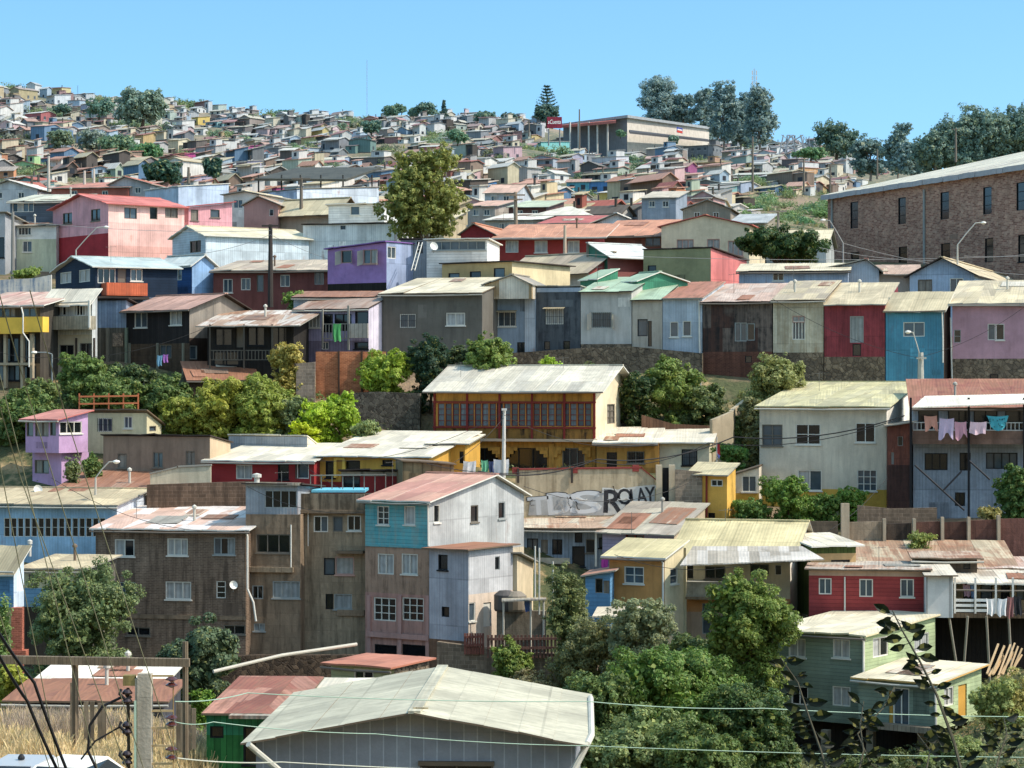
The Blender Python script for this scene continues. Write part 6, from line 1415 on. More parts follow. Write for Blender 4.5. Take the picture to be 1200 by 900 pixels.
for (px, t, b_, w_, Y, c_, lab) in ((116, 114, 138, 34, 800, '3e5a44', 'dark green tree below the western crest'), (74, 120, 134, 20, 820, '3a5444', 'dark tree beside the clean white house'), (135, 158, 184, 44, 600, '506648', 'grey-green tree on the bare earth patch'), (108, 152, 180, 36, 610, '667060', 'greyish shrub tree by the bare earth'), (172, 166, 190, 30, 560, '466a40', 'fresh green tree above the pink house'), (70, 150, 172, 30, 620, '5c6a4c', 'olive shrub tree on the western slope'), (189, 186, 216, 46, 420, '2e4a38', 'wide dark tree low on the slope over the pink house'), (250, 184, 210, 22, 430, '2c4638', 'dark upright tree over the pale blue warehouse'), (15, 155, 180, 26, 620, '6a6a58', 'dusty shrub tree at the western end'), (435, 140, 156, 28, 760, '3e5a48', 'green tree amid crest houses'), (536, 152, 168, 24, 680, '4a6848', 'green tree over the turning tree'),
    (345, 170, 190, 26, 540, '5a7046', 'bushy green shrub in the gap over the canopy'), (700, 150, 162, 12, 900, '4a6448', 'round shrub before the supermarket'), (727, 152, 160, 12, 860, '4a6844', 'round shrub at the supermarket corner'), (790, 158, 170, 12, 860, '5a7056', 'feathery shrub before the supermarket wall')):
    pl('tree', lab, 'tree', px, t, b_, w_, Y, c_, n=2200, ls=.7, nl=8)
pl('tree', 'tall turning tree with yellow and brown leaves behind the violet house', 'tree', 500, 180, 296, 98, 186, '70743c', n=16000, ls=.26, nl=34, shape='euc', stem='6a5c4c', base=300, loose=.66)
pl('tree', 'dark round tree between the cream school and brick hall', 'tree', 914, 262, 312, 90, 182, '2f4420', n=14000, ls=.26, nl=11, base=330)
# shrubs on the slopes
zn = 0
SH = []
for (x0, x1, y0, y1, n_, w0, w1, cc, zz) in ((560, 770, 185, 250, 80, 10, 34, ['5a6e44', '4a6038', '74744c', '3e5838'], 'shrubs on the slope around the bright blue house'), (870, 970, 222, 268, 60, 14, 36, ['56703c', '4a6a40', '3e5c3a', '6c7a4c'], 'shrubs in the hollow beside the brick hall'), (10, 260, 140, 200, 60, 8, 24, ['5a6a4c', '4a6044', '6a6e52'], 'shrubs on the western slope'), (300, 560, 150, 215, 60, 8, 20, ['56704a', '4a6444'], 'shrubs on the central slope'), (620, 1000, 165, 230, 60, 8, 22, ['56704a', '4a6444', '66704c'], 'shrubs on the eastern slope'), (800, 965, 190, 232, 26, 10, 20, ['4e6a40', '5a6e48'], 'shrubs among the orange roofed houses'), (862, 972, 205, 272, 60, 18, 40, ['56703c', '4a6a40', '5a6e44'], 'shrubs in the hollow beside the brick hall')):
    for i in range(n_):
        x = R.uniform(x0, x1); y = R.uniform(y0, y1); SH.append((x, y, R.uniform(w0, w1), R.choice(cc), zz))
for (x, y) in GAP:
    for _i in range(2): SH.append((x+R.uniform(-12, 12), y+R.uniform(-2, 3), R.uniform(12, 30), R.choice(['4e6444', '42583c', '5c6c4c', '6e6c50']), 'shrubs in the gaps between hillside houses'))
BT = []
for i in range(5):
    rg = random.Random(i); lb = [(rg.uniform(-.5, .5), rg.uniform(-.5, .5), rg.uniform(.2, .6), rg.uniform(.4, .6), rg.uniform(.4, .6), rg.uniform(.3, .5)) for _ in range(6)]
    BT.append(crown('shrub_leaves', lb, 900, .13, 900+i))
def depth_at(px, py):
    lo, hi = 245.0, 1040.0
    for _ in range(30):
        m = (lo+hi)/2
        if gpy(px, m) > py: lo = m
        else: hi = m
    return lo
SH.sort(key=lambda t: -t[2]); far_sh = []
for i, (x, y, w_, c_, zz) in enumerate(SH):
    Y = depth_at(x, y)
    if i >= 215: far_sh.append((x, y, w_, Y)); continue
    Xw = (x-600)*Y/FP; s_ = w_*Y/FP/2
    o = bpy.data.objects.new('shrub', BT[i % 5]); COL.objects.link(o); o.location = (Xw, Y, gz(Xw, Y)-.1*s_); o.scale = (s_, s_, s_*R.uniform(.7, 1.0)); o.rotation_euler.z = R.uniform(0, 6.28)
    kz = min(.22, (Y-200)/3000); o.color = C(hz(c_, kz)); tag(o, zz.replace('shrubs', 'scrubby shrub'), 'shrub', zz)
bt = np.array([v.co[:] for v in BT[0].vertices]); acc = []
for i, (x, y, w_, Y) in enumerate(far_sh[:600]):
    Xw = (x-600)*Y/FP; s_ = w_*Y/FP/2; q_ = bt.reshape(-1, 4, 3)[i % 3::3].reshape(-1, 3); th = i*1.7
    rot_ = np.array([[math.cos(th), -math.sin(th), 0], [math.sin(th), math.cos(th), 0], [0, 0, 1]])
    acc.append(q_@rot_.T*s_+np.array([Xw, Y, gz(Xw, Y)-.1*s_]))
acc = np.vstack(acc); o = bpy.data.objects.new('distant_shrubbery', np_mesh('distant_shrubbery', acc, len(acc)//4, [LEAF])); COL.objects.link(o); o.color = C('66744e'); tag(o, 'small scattered scrub between the hillside houses', 'shrubbery', kind='stuff')
# near shrubs and trees
N = [
 ('ivy_bush', 'ivy mass tumbling over the bank wall under the timber houses', 'bush', 30, 452, 520, 70, 143.5, '4c6434', 9000, .22, {}),
 ('bush', 'dense green bush between the ivy and the cream house', 'bush', 190, 442, 485, 60, 145, '48602f', 7000, .22, {}),
 ('ivy_bush', 'ivy hanging along the terrace edge under the dark open house', 'bush', 128, 440, 474, 80, 145.5, '4a6230', 8000, .22, {}),
 ('bush', 'olive filler bush behind the rounded olive bush', 'bush', 282, 440, 508, 90, 144.5, '66762e', 12000, .22, {}),
 ('bush', 'large leafy bush between the orange brick wall and the lime shrub', 'bush', 326, 446, 500, 60, 144, '6e7e38', 8000, .2, {}),
 ('bush', 'dark bush below the dark stone wall', 'bush', 700, 430, 480, 90, 147, '40562c', 9000, .22, {}),
 ('bush', 'weedy dark bush on the bank near the thin slope pole', 'bush', 820, 448, 492, 70, 146, '4a5c34', 7000, .22, {}),
 ('bush', 'shaded ravine bush beside the ochre house wall', 'bush', 810, 740, 800, 80, 108, '485c34', 9000, .18, {}),
 ('bush', 'ravine bush right under the round citrus tree'.replace('right ', ''), 'bush', 882, 830, 880, 50, 103, '40542e', 10000, .18, {}),
 ('bush', 'deep green bush at the shed corner', 'bush', 705, 780, 850, 80, 92, '4e6436', 9000, .17, {}),
  # name,label,cat,px,top,bot,w,Y,col,n,ls,kw
 ('ivy_bush', 'leafy green ivy bush under the whitewashed house', 'bush', 97, 414, 462, 64, 147.5, '56703a', 9000, .22, {}),
 ('ivy_bush', 'darker climbing foliage behind the orange railing', 'bush', 150, 425, 468, 70, 147.8, '3c5230', 7000, .22, {}),
 ('shrub', 'low shrub beside the ruined brick pier', 'bush', 48, 445, 484, 36, 145.5, '5c7040', 3000, .18, {}),
 ('bush', 'wide bush next to the cream house with blue windows', 'bush', 215, 462, 515, 56, 143, '6f7c34', 8000, .2, {}),
 ('bush', 'tall yellow-green bush before the rusty shed', 'bush', 258, 443, 512, 66, 142.5, '7a8234', 10000, .2, {}),
 ('bush', 'rounded olive bush in the middle of the thicket', 'bush', 305, 436, 512, 60, 142, '6c7c34', 9000, .2, {}),
 ('bush', 'grey-green willowy bush beside the cement pillar', 'bush', 345, 462, 510, 40, 141.5, '5c6e48', 5000, .2, {}),
 ('bush', 'yellow blossoming spindly shrub below the lavender house', 'bush', 336, 398, 440, 42, 148, '8a8444', 3500, .2, {}),
 ('bush', 'bright lime shrub above the white roof', 'bush', 372, 468, 508, 46, 141, '86a02c', 6000, .17, {}),
 ('bush', 'small vivid yellow-green mound on the bank', 'bush', 356, 494, 512, 40, 139.8, '96a81e', 4500, .15, {}),
 ('bush', 'lime green bush climbing the rubble bank wall', 'bush', 398, 452, 502, 42, 141.5, '7c9830', 6000, .18, {}),
 ('bush', 'low grey-green bush on the pale outcrop', 'bush', 428, 490, 512, 34, 139.5, '66784a', 2500, .16, {}),
 ('bush', 'yellow-green bush over the rubble bank wall', 'bush', 452, 406, 462, 60, 147, '7a9034', 9000, .19, {}),
 ('cypress', 'dense dark egg-shaped evergreen under the dark grey house', 'bush', 504, 392, 458, 50, 147, '26402c', 12000, .16, {}),
 ('bush', 'glossy creeping bush beside the dark evergreen', 'bush', 540, 398, 450, 34, 147.6, '3c5034', 5000, .2, {}),
 ('tree', 'leafy green tree below the blue-grey house', 'tree', 575, 392, 448, 64, 146.5, '587034', 10000, .2, {}),
 ('bush', 'small lime shrub against the dark stone wall', 'bush', 645, 418, 434, 26, 148, '7c9a34', 1800, .16, {}),
 ('tree', 'bright feathery green tree between mansion and rust-blackened house', 'tree', 783, 412, 482, 66, 146, '586f34', 12000, .2, {}),
 ('tree', 'dark shaded tree behind the mansion gable', 'tree', 748, 432, 490, 36, 145, '2c4424', 5000, .2, {}),
 ('tree', 'olive feathery tree beside the off-white house', 'tree', 910, 412, 506, 84, 144.5, '6e7848', 14000, .2, {}),
 ('bush', 'brownish green bush over the stepped garden wall', 'bush', 884, 462, 530, 36, 142.5, '5c6440', 4500, .2, {}),
 ('bush', 'green shrub at the flag beside the little yellow house', 'bush', 858, 518, 546, 40, 136, '4c7034', 4500, .18, {}),
 ('bush', 'shrub near the stair wall top', 'bush', 862, 482, 522, 26, 143, '4a6038', 2600, .18, {}),
 ('hedge_bush', 'rounded hedge bush at the corner of the off-white house', 'bush', 882, 582, 610, 40, 129.6, '4c6c30', 4500, .16, {}),
 ('hedge_bush', 'tallest flowering hedge bush under the first window', 'bush', 924, 556, 610, 58, 129.6, '54742f', 9000, .16, {}),
 ('hedge_bush', 'hedge bush in the middle of the yellow plinth', 'bush', 965, 575, 610, 46, 129.8, '4a6a2c', 6000, .16, {}),
 ('hedge_bush', 'last hedge bush near the rubble post', 'bush', 998, 572, 604, 38, 130, '56782f', 4500, .16, {}),
 ('tree', 'lemon-like leafy tree in front of the laundry house', 'tree', 1190, 542, 606, 54, 126.5, '456230', 8000, .18, {}),
 ('weed_clump', 'dry weed clump over the yard wall', 'bush', 1160, 592, 612, 30, 125, '7c7a48', 1500, .15, {}),
 ('bush', 'green weeds at the foot of the yard wall', 'bush', 1082, 622, 640, 34, 122, '66763c', 1800, .15, {}),
 ('bush', 'vine on the lilac house wall', 'bush', 107, 530, 560, 22, 134.5, '4c6434', 2200, .16, {}),
 ('bush', 'shrub at the base of the lilac house', 'bush', 84, 535, 572, 20, 133, '5c6c44', 1500, .16, {}),
 ('bush', 'little bush in the roof gap by the violet house', 'bush', 346, 340, 364, 34, 159, '567434', 2600, .18, {}),
 ('bush', 'small shrub on the street corner under the white two-floor house', 'bush', 30, 312, 328, 32, 186, '6a8040', 1800, .2, {}),
 ('tree', 'large feathery olive tree before the bright blue corner house', 'tree', 92, 660, 772, 124, 106, '566a42', 26000, .15, {'hang': .3}),
 ('magnolia', 'dark glossy-leaved magnolia in front of the brown brick block', 'tree', 238, 722, 836, 86, 98, '42563c', 15000, .19, {}),
 ('bush', 'small lime bush under the magnolia', 'bush', 235, 806, 834, 26, 94, '6a8c38', 1800, .13, {}),
 ('bush', 'yellowish bush by the timber frame', 'bush', 12, 776, 824, 44, 92, '8a943c', 5000, .14, {}),
 ('bush', 'leafy shoots beside the brick pillar', 'bush', 0, 708, 742, 24, 104, '587440', 1800, .15, {}),
 ('tree', 'loose olive tree with bare twigs below the faded blue house', 'tree', 664, 660, 770, 56, 111, '56643c', 11000, .14, {}),
 ('tree', 'tall straggly greenish shrub tree on the ravine side', 'tree', 690, 720, 820, 80, 108, '5c6440', 12000, .13, {}),
 ('tree', 'grey-leaved open tree in front of the ochre house', 'tree', 752, 692, 790, 92, 106, '6a7656', 13000, .15, {'loose': .8}),
 ('tree', 'large bright green tree crown rising in the ravine centre', 'tree', 775, 758, 880, 150, 94, '4c6a2c', 32000, .16, {'nl': 14}),
 ('tree', 'lower pale-leaved tree beside the grey metal shed', 'tree', 735, 824, 935, 130, 88, '66784a', 24000, .16, {'nl': 12}),
 ('tree', 'shadowed tree to the near side of the round orange tree'.replace('to the near side of', 'below'), 'tree', 880, 790, 900, 100, 92, '3a5228', 17000, .16, {'nl': 11}),
 ('tree', 'bushy tree spilling over the wires in the ravine bottom', 'tree', 825, 850, 945, 120, 86, '4e6434', 17000, .15, {'nl': 11}),
 ('citrus_tree', 'round dense citrus tree in front of the long balcony', 'tree', 877, 672, 780, 100, 105, '546a2c', 28000, .16, {'nl': 13}),
 ('tree', 'dark tree in the gap beside the green house', 'tree', 888, 790, 840, 22, 104, '2e4420', 5000, .16, {}),
 ('bush', 'green creeper on the garden step beside the picket fence', 'bush', 600, 740, 800, 44, 114, '5a7030', 7000, .15, {}),
 ('bush', 'grey dry shrub under the picket fence', 'bush', 625, 780, 830, 60, 108, '6c6a4a', 6000, .14, {}),
 ('bush', 'pale weedy bush at the green house door', 'bush', 1172, 790, 850, 60, 100, '7c8a50', 10000, .13, {}),
 ('bush', 'tall dry yellowish weeds near the scrap planks', 'bush', 1188, 770, 880, 60, 100, '8a8850', 9000, .13, {}),
 ('bush', 'low light green bush at the foot of the stilts', 'bush', 1120, 862, 920, 80, 95, '6e7e48', 12000, .13, {}),
 ('bush', 'silvery shrub around the thin lamp', 'bush', 915, 865, 930, 50, 98, '76845a', 8000, .13, {}),
 ('bush', 'dark shrub mass under the green house', 'bush', 1030, 880, 950, 120, 97, '4a5a34', 8000, .14, {}),
]
def olive(h):
    r, g, b = [int(h[q:q+2], 16) for q in (0, 2, 4)]
    return '%02x%02x%02x' % (int(r*.99+5), int(g*.98), int(b*.94+2))
for (nm, lab, ct, px, t, b_, w_, Y, c_, n_, ls, kw) in N: pl(nm, lab, ct, px, t, b_, w_, Y, olive(c_), n=n_, ls=ls, **kw)
# ================================================================== small things
def thing_mb(name, label, cat, mb, m, loc, group=None):
    o = mb.build(name, m, off=loc, loc=loc); tag(o, label, cat, group); return o
# flag
b = P(840, 545, 134.5); root = empty('flag', b); tag(root, 'small red flag hanging from a thin pole beside the green shrub', 'flag')
mb = MB(); mb.tube([b, P(840, 512, 134.5)], .03); mb.build('pole', mat('plain', 'b0b0ac'), root, off=b)
mb = MB(); q = [P(840.5, 518, 134.5), P(843.5, 521, 134.4), P(844, 534, 134.5), P(840.5, 531, 134.5)]; mb.poly(q); mb.build('cloth', mat('plain', 'b8202c'), root, off=b)
mb = MB(); q = [P(840.5, 531, 134.5), P(844, 534, 134.5), P(842.5, 538, 134.4), P(840.5, 535, 134.5)]; mb.poly(q); mb.build('cloth', mat('plain', '2c3c7c'), root, off=b)
# laundry
def cloth(label, px, top, w, h, Y, col, name='laundry', shape='rect', col2=None):
    mb = MB(); n = 6; c0 = P(px, top, Y); ww = w*Y/FP; hh = h*Y/FP; rr_ = random.Random(int(px*7+top)); ph = rr_.random()*6
    for i in range(n):
        a0, a1 = i/n, (i+1)/n
        for j in range(3):
            b0, b1 = j/3, (j+1)/3
            def f(u, v):
                if shape == 'semi': hh_ = hh*math.sqrt(max(0, 1-(2*u-1)**2))
                elif shape == 'tri': hh_ = hh*(.5+.5*abs(math.sin(u*3.1+ph)))
                else: hh_ = hh*(1-.07*math.sin(u*9+ph))
                return Vector((c0.x-ww/2+ww*u+.03*math.sin(v*4+ph), c0.y+.06*v*math.sin(u*11+ph), c0.z-hh_*v-.05*math.sin(u*3.14)))
            mb.poly([f(a0, b1), f(a1, b1), f(a1, b0), f(a0, b0)])
    o = thing_mb(name, label, 'laundry', mb, mat('plain', col), c0)
    if col2:
        mb = MB(); rg = random.Random(5)
        for i in range(16):
            u = rg.uniform(.12, .88); v = rg.uniform(.1, .8); hh_ = hh*math.sqrt(1-(2*u-1)**2); x = c0.x-ww/2+ww*u; z = c0.z-hh_*v-.05; s = .05
            mb.poly([(x-s, c0.y-.08, z), (x, c0.y-.08, z-s*1.4), (x+s, c0.y-.08, z), (x, c0.y-.08, z+s*.6)])
        mb.build('pattern', mat('plain', col2), o, off=c0)
    return o
for a_ in (('orange pink patterned cloth hanging from the grey balcony', 1091, 487, 15, 19, 128.2, 'c08878', 'tri'), ('large lilac sheet hanging between cloths on the grey balcony', 1109, 490, 17, 26, 128.1, 'b9a8c8', 'tri'), ('rose pink cloth hanging beside the black balcony post', 1126, 494, 14, 22, 128.15, 'c08ca0', 'tri'),
           ('pale pink towel hanging past the black balcony post', 1146, 494, 19, 14, 128.1, 'd8b8c8', 'rect')): cloth(*a_[:7], shape=a_[7])
cloth('turquoise half-round cloth with dark drops on the grey balcony', 1169, 487, 25, 17, 128.1, '2c9cb0', shape='semi', col2='14606c')
cloth('wide white sheet drying in front of the yellow house', 550, 540, 15, 16, 133, 'dcdce0'); cloth('green towel drying between white sheets', 568, 539, 8, 14, 133, '5cae88')
cloth('navy blue garment drying beside the green towel', 576, 540, 6, 13, 133, '2c3c64'); cloth('long white sheet drying by the white post', 587, 538, 18, 18, 133, 'd8d8dc')
cloth('green towel hung over the wooden balcony under the violet house', 395, 379, 9, 20, 151.9, '3a9450'); cloth('light blue shirt hung under the blackened timber house', 187, 416, 6, 12, 152.3, '6aa0c0'); cloth('mauve shirt hung under the blackened timber house', 194, 415, 6, 9, 152.3, 'a060b8')
for (px, t, w_, h_, c_, l) in ((1133, 684, 8, 14, 'a8889c', 'pinkish checked shirt hanging inside the stilted balcony'), (1140, 684, 5, 16, '7090b8', 'light blue shirt hanging inside the stilted balcony'), (1161, 701, 10, 19, 'd8d8dc', 'white lacy cloth over the stilted balcony rail'), (1174, 701, 11, 20, 'ccd0d8', 'off-white towel over the stilted balcony rail'), (1184, 699, 8, 24, '8c5c5c', 'striped brown blanket over the stilted balcony rail'), (1193, 698, 9, 22, '1c1c22', 'black garment at the end of the stilted balcony rail')):
    cloth(l, px, t, w_, h_, 110.3 if px > 1150 else 111.8, c_)
cloth('small pink rag at the tall side window of the turquoise house', 514.5, 616, 6, 10, 120.5, 'd8a0a8'); cloth('magenta cloth under the faded blue veranda', 709, 649, 8, 16, 126.9, 'b030a0')
cloth('blue and white cloth beside the water tank terrace', 619, 703, 8, 13, 115.5, '4868a8')
# cables helper
def cable(label, pts, r=.018, c='2a2c2c', sag=.0, cat='cable', group=None, name='cable'):
    W_ = [P(*p) for p in pts]; out = []
    for a, b in zip(W_, W_[1:]):
        for i in range(10):
            t = i/10; v = a.lerp(b, t); v.z -= sag*4*t*(1-t); out.append(v)
    out.append(W_[-1]); mb = MB(); mb.tube(out, r, n=5); return thing_mb(name, label, cat, mb, mat('plain', c), W_[0], group)
WC = '90b0a0'
cable('upper pale green wire crossing the shed roof and ravine trees', [(205, 822, 48), (290, 812, 50), (690, 822, 53), (895, 830, 55), (1260, 840, 60)], .011, WC, .06)
cable('middle pale wire passing over the grey shed wall', [(205, 846, 48), (250, 846, 48.5), (440, 860, 51), (690, 874, 53), (1260, 888, 57)], .010, WC, .05)
cable('lowest pale wire along the bottom of the grey shed', [(205, 888, 48), (330, 893, 50), (700, 905, 53)], .014, 'b0b4a8', .05)
for i, (x0, y0, x1, y1) in enumerate(((38, 480, 168, 900), (75, 480, 212, 905), (0, 440, 115, 905), (0, 545, 70, 905), (24, 560, 150, 905), (-10, 690, 60, 905))):
    cable('thin slanting stay wire crossing the blue long building', [(x0-40, y0-140, 40), (x0, y0, 43), (x1, y1, 46)], .010, '6c6c52', .02, group='thin slanting stay wires', name='stay_wire')
cable('thick black cable slanting down at the corner by the cars', [(-10, 728, 30), (40, 800, 31), (82, 912, 32)], .022, '16161a', .03, group='twin black cables by the cars')
cable('thick black cable slanting down at the corner by the cars', [(-10, 752, 30), (32, 822, 31), (72, 912, 32)], .022, '16161a', .03, group='twin black cables by the cars')
cable('black cable looping down from the insulators of the concrete pole', [(143, 817, 47.9), (120, 828, 47.8), (105, 850, 47.8), (103, 880, 47.8), (115, 905, 47.9)], .03, '1a1a1c')
cable('second black cable reaching the concrete pole lower down', [(95, 890, 47.8), (112, 868, 47.8), (140, 852, 47.9)], .02, '1a1a1c')
cable('dark service cable drooping before the yellow mansion', [(560, 552, 126), (700, 538, 128), (860, 512, 130), (1060, 487, 129)], .035, '2a2a2c', .5)
cable('second dark service cable before the yellow mansion', [(500, 543, 126), (690, 540, 128), (830, 519, 130), (1050, 492, 129)], .022, '2a2a2c', .6)
for i, (a, b) in enumerate((((988, 285), (1200, 322)), ((960, 290), (1130, 305)), ((660, 297), (1200, 300)), ((317, 275), (200, 300)), ((317, 275), (450, 320)), ((15, 258), (317, 270)), ((1130, 300), (1260, 286)))):
    cable('fine grey street wire strung between poles of the upper terrace', [(a[0], a[1], 168), (b[0], b[1], 168)], .016, '8a8c90', .35, group='fine street wires of the upper terrace', name='street_wire')
for i, (x0, y0, Y0, x1, y1, Y1, sg_) in enumerate(((290, 622, 119, 60, 560, 124, .9), (428, 600, 118, 290, 570, 120, .5), (614, 570, 119, 820, 560, 128, 1.0), (500, 590, 118, 350, 540, 130, .8), (720, 650, 114, 880, 660, 114, .5), (1040, 560, 128, 900, 640, 120, 1.0), (590, 484, 132.8, 370, 540, 130, .8), (590, 486, 132.8, 770, 520, 136, .8), (590, 490, 132.8, 480, 560, 126, .7), (1079, 418, 146.5, 1200, 360, 148, .4), (1079, 420, 146.5, 905, 350, 149.5, .5), (61, 420, 146.8, 250, 380, 149, .6), (61, 418, 146.8, -30, 400, 147, .4))):
    cable('thin dark house service cable sagging between facades and poles', [(x0, y0, Y0-.4), (x1, y1, Y1-.4)], .014, '2c2c2c', sg_, group='house service cables', name='service_cable')
# aerials
for i, (px, t, b_, Y) in enumerate(((160, 586, 600, 124), (330, 552, 570, 122), (460, 540, 566, 124), (540, 424, 440, 144), (660, 418, 436, 144), (960, 436, 452, 138), (1030, 640, 662, 114), (700, 312, 328, 158), (860, 320, 338, 156), (930, 312, 334, 155), (250, 352, 366, 154), (130, 210+78, 302, 164), (590, 248, 264, 188), (740, 600, 620, 124), (850, 596, 614, 122))):
    b = P(px, b_, Y); root = empty('roof_aerial', b); tag(root, 'spindly metal television aerial on a house roof', 'aerial', 'television aerials on roofs'); mb = MB(); h_ = (b_-t)*Y/FP; mb.tube([(0, 0, -.3), (0, 0, h_)], .016, n=4)
    mb.build('mast', mat('plain', '6a6a68'), root); mb = MB(); mb.tube([(-.35, 0, h_-.1), (.35, .1, h_-.05)], .01, n=3)
    for q in range(5): mb.tube([(-.3+.15*q, -.2+.03*q, h_-.08), (-.3+.15*q, .2+.03*q, h_-.08)], .008, n=3)
    mb.build('crossbars', mat('plain', '6a6a68'), root)
# concrete pole with insulators
Yp = 48; b = P(163, 960, Yp); root = empty('utility_pole', b); tag(root, 'big foreground concrete pole carrying brown and black insulators and rungs'.replace('foreground ', ''), 'utility pole')
PC = mat('concrete', 'b8b0a0', .5); mb = MB(); x0, x1 = P(162, 0, Yp).x, P(178, 0, Yp).x; zt_ = P(0, 789, Yp).z
mb.box(x0, x1, Yp-.13, Yp+.13, b.z-1, zt_); mb.box(x0-.05, x0-.002, Yp-.1, Yp+.1, b.z-1, zt_-.1); mb.build('post', PC, root, off=b)
mb = MB(); mb.box(P(145, 0, Yp).x, x0-.052, Yp-.1, Yp+.1, P(0, 803, Yp).z, P(0, 791, Yp).z); mb.build('cap_block', mat('stucco', '8a7c48', .8), root, off=b)
mb = MB(); mb.box(P(158.5, 0, Yp).x, P(161, 0, Yp).x, Yp-.16, Yp-.135, b.z, P(0, 820, Yp).z); mb.build('conduit', mat('plain', 'a8c4b0'), root, off=b)
for py in (792, 833, 853, 874, 895):
    mb = MB(); mb.box(x1+.002, P(203, 0, Yp).x, Yp-.02, Yp+.02, P(0, py+1.2, Yp).z, P(0, py-1.2, Yp).z); mb.build('rung', mat('plain', 'b09a70'), root, off=b)
INS = mat('glass', '4a2420')
mb = MB(); mb.tube([P(203, 792, Yp), P(203, 912, Yp)], .012); mb.build('insulator_rod', mat('plain', '8a7040'), root, off=b)
for py in (796, 803, 841, 849, 878, 888):
    p = P(201, py, Yp); mb = MB(); mb.lathe([(.02, .06), (.05, .055), (.12, .01), (.125, -.01), (.06, -.03), (.02, -.05)], p, 12); mb.build('insulator', INS, root, off=b)
for py in (812, 822, 850, 858, 884, 894):
    p = P(149, py, Yp-.1); mb = MB(); mb.lathe([(.02, .08), (.06, .07), (.11, .01), (.1, -.02), (.05, -.04), (.03, -.08)], p, 10); mb.build('insulator', mat('glass', '2a1c1c'), root, off=b)
for py in (808, 846, 880):
    mb = MB(); mb.tube([P(142, py, Yp-.15), P(140, py+5, Yp-.2), P(147, py+12, Yp-.15), P(154, py+8, Yp-.1)], .035, n=6); mb.build('clamp', mat('plain', '1a1c20'), root, off=b)
mb = MB(); mb.tube([P(150, 806, Yp-.05), P(151, 905, Yp-.05)], .035); mb.build('bracket', mat('plain', '3a3428'), root, off=b)
# timber frame
Y = 72; b = P(88, 885, Y); root = empty('timber_frame', b); tag(root, 'long weathered timber beam on two posts in the dry grass', 'timber frame')
OWD = mat('plank', '7a6c58', .6, per=.12)
mb = MB(); A = P(-30, 770, Y); B = P(222, 780, Y); mb.slab([(A.x, Y-.12, A.z+.06), (B.x, Y-.12, P(0, 775, Y).z+.08), (B.x, Y+.12, P(0, 775, Y).z+.08), (A.x, Y+.12, A.z+.06)], .24); mb.build('beam', OWD, root, off=b)
for px, t, w_ in ((88, 777, .1), (217, 752, .09)):
    mb = MB(); p = P(px, t, Y+.26); mb.tube([p, P(px+.5, 890, Y+.26)], w_, n=7); mb.build('post', OWD, root, off=b)
for i, (px, t, h_, Y_) in enumerate(((85, 800, 60, 74), (101, 822, 40, 76), (108, 822, 42, 76), (117, 824, 40, 76), (122, 824, 44, 76), (209, 822, 50, 75), (214, 824, 50, 75), (221, 826, 46, 75), (227, 830, 40, 75))):
    mb = MB(); p = P(px, t, Y_); mb.box(p.x-.07, p.x+.07, Y_-.02, Y_+.02, p.z-h_*Y_/FP-.2, p.z); thing_mb('fence_board', 'short weathered fence board standing in the dry grass', 'fence board', mb, mat('plank', '8a7c68', .7), p, 'fence boards in the dry grass')
# slanted pipe
mb = MB(); mb.tube([P(250, 787, 93), P(330, 768, 95), P(418, 755, 97)], .07, n=8); thing_mb('pipe', 'long pale slanting pipe before the concrete tower base', 'pipe', mb, mat('plain', 'b4b0a4'), P(330, 768, 95))
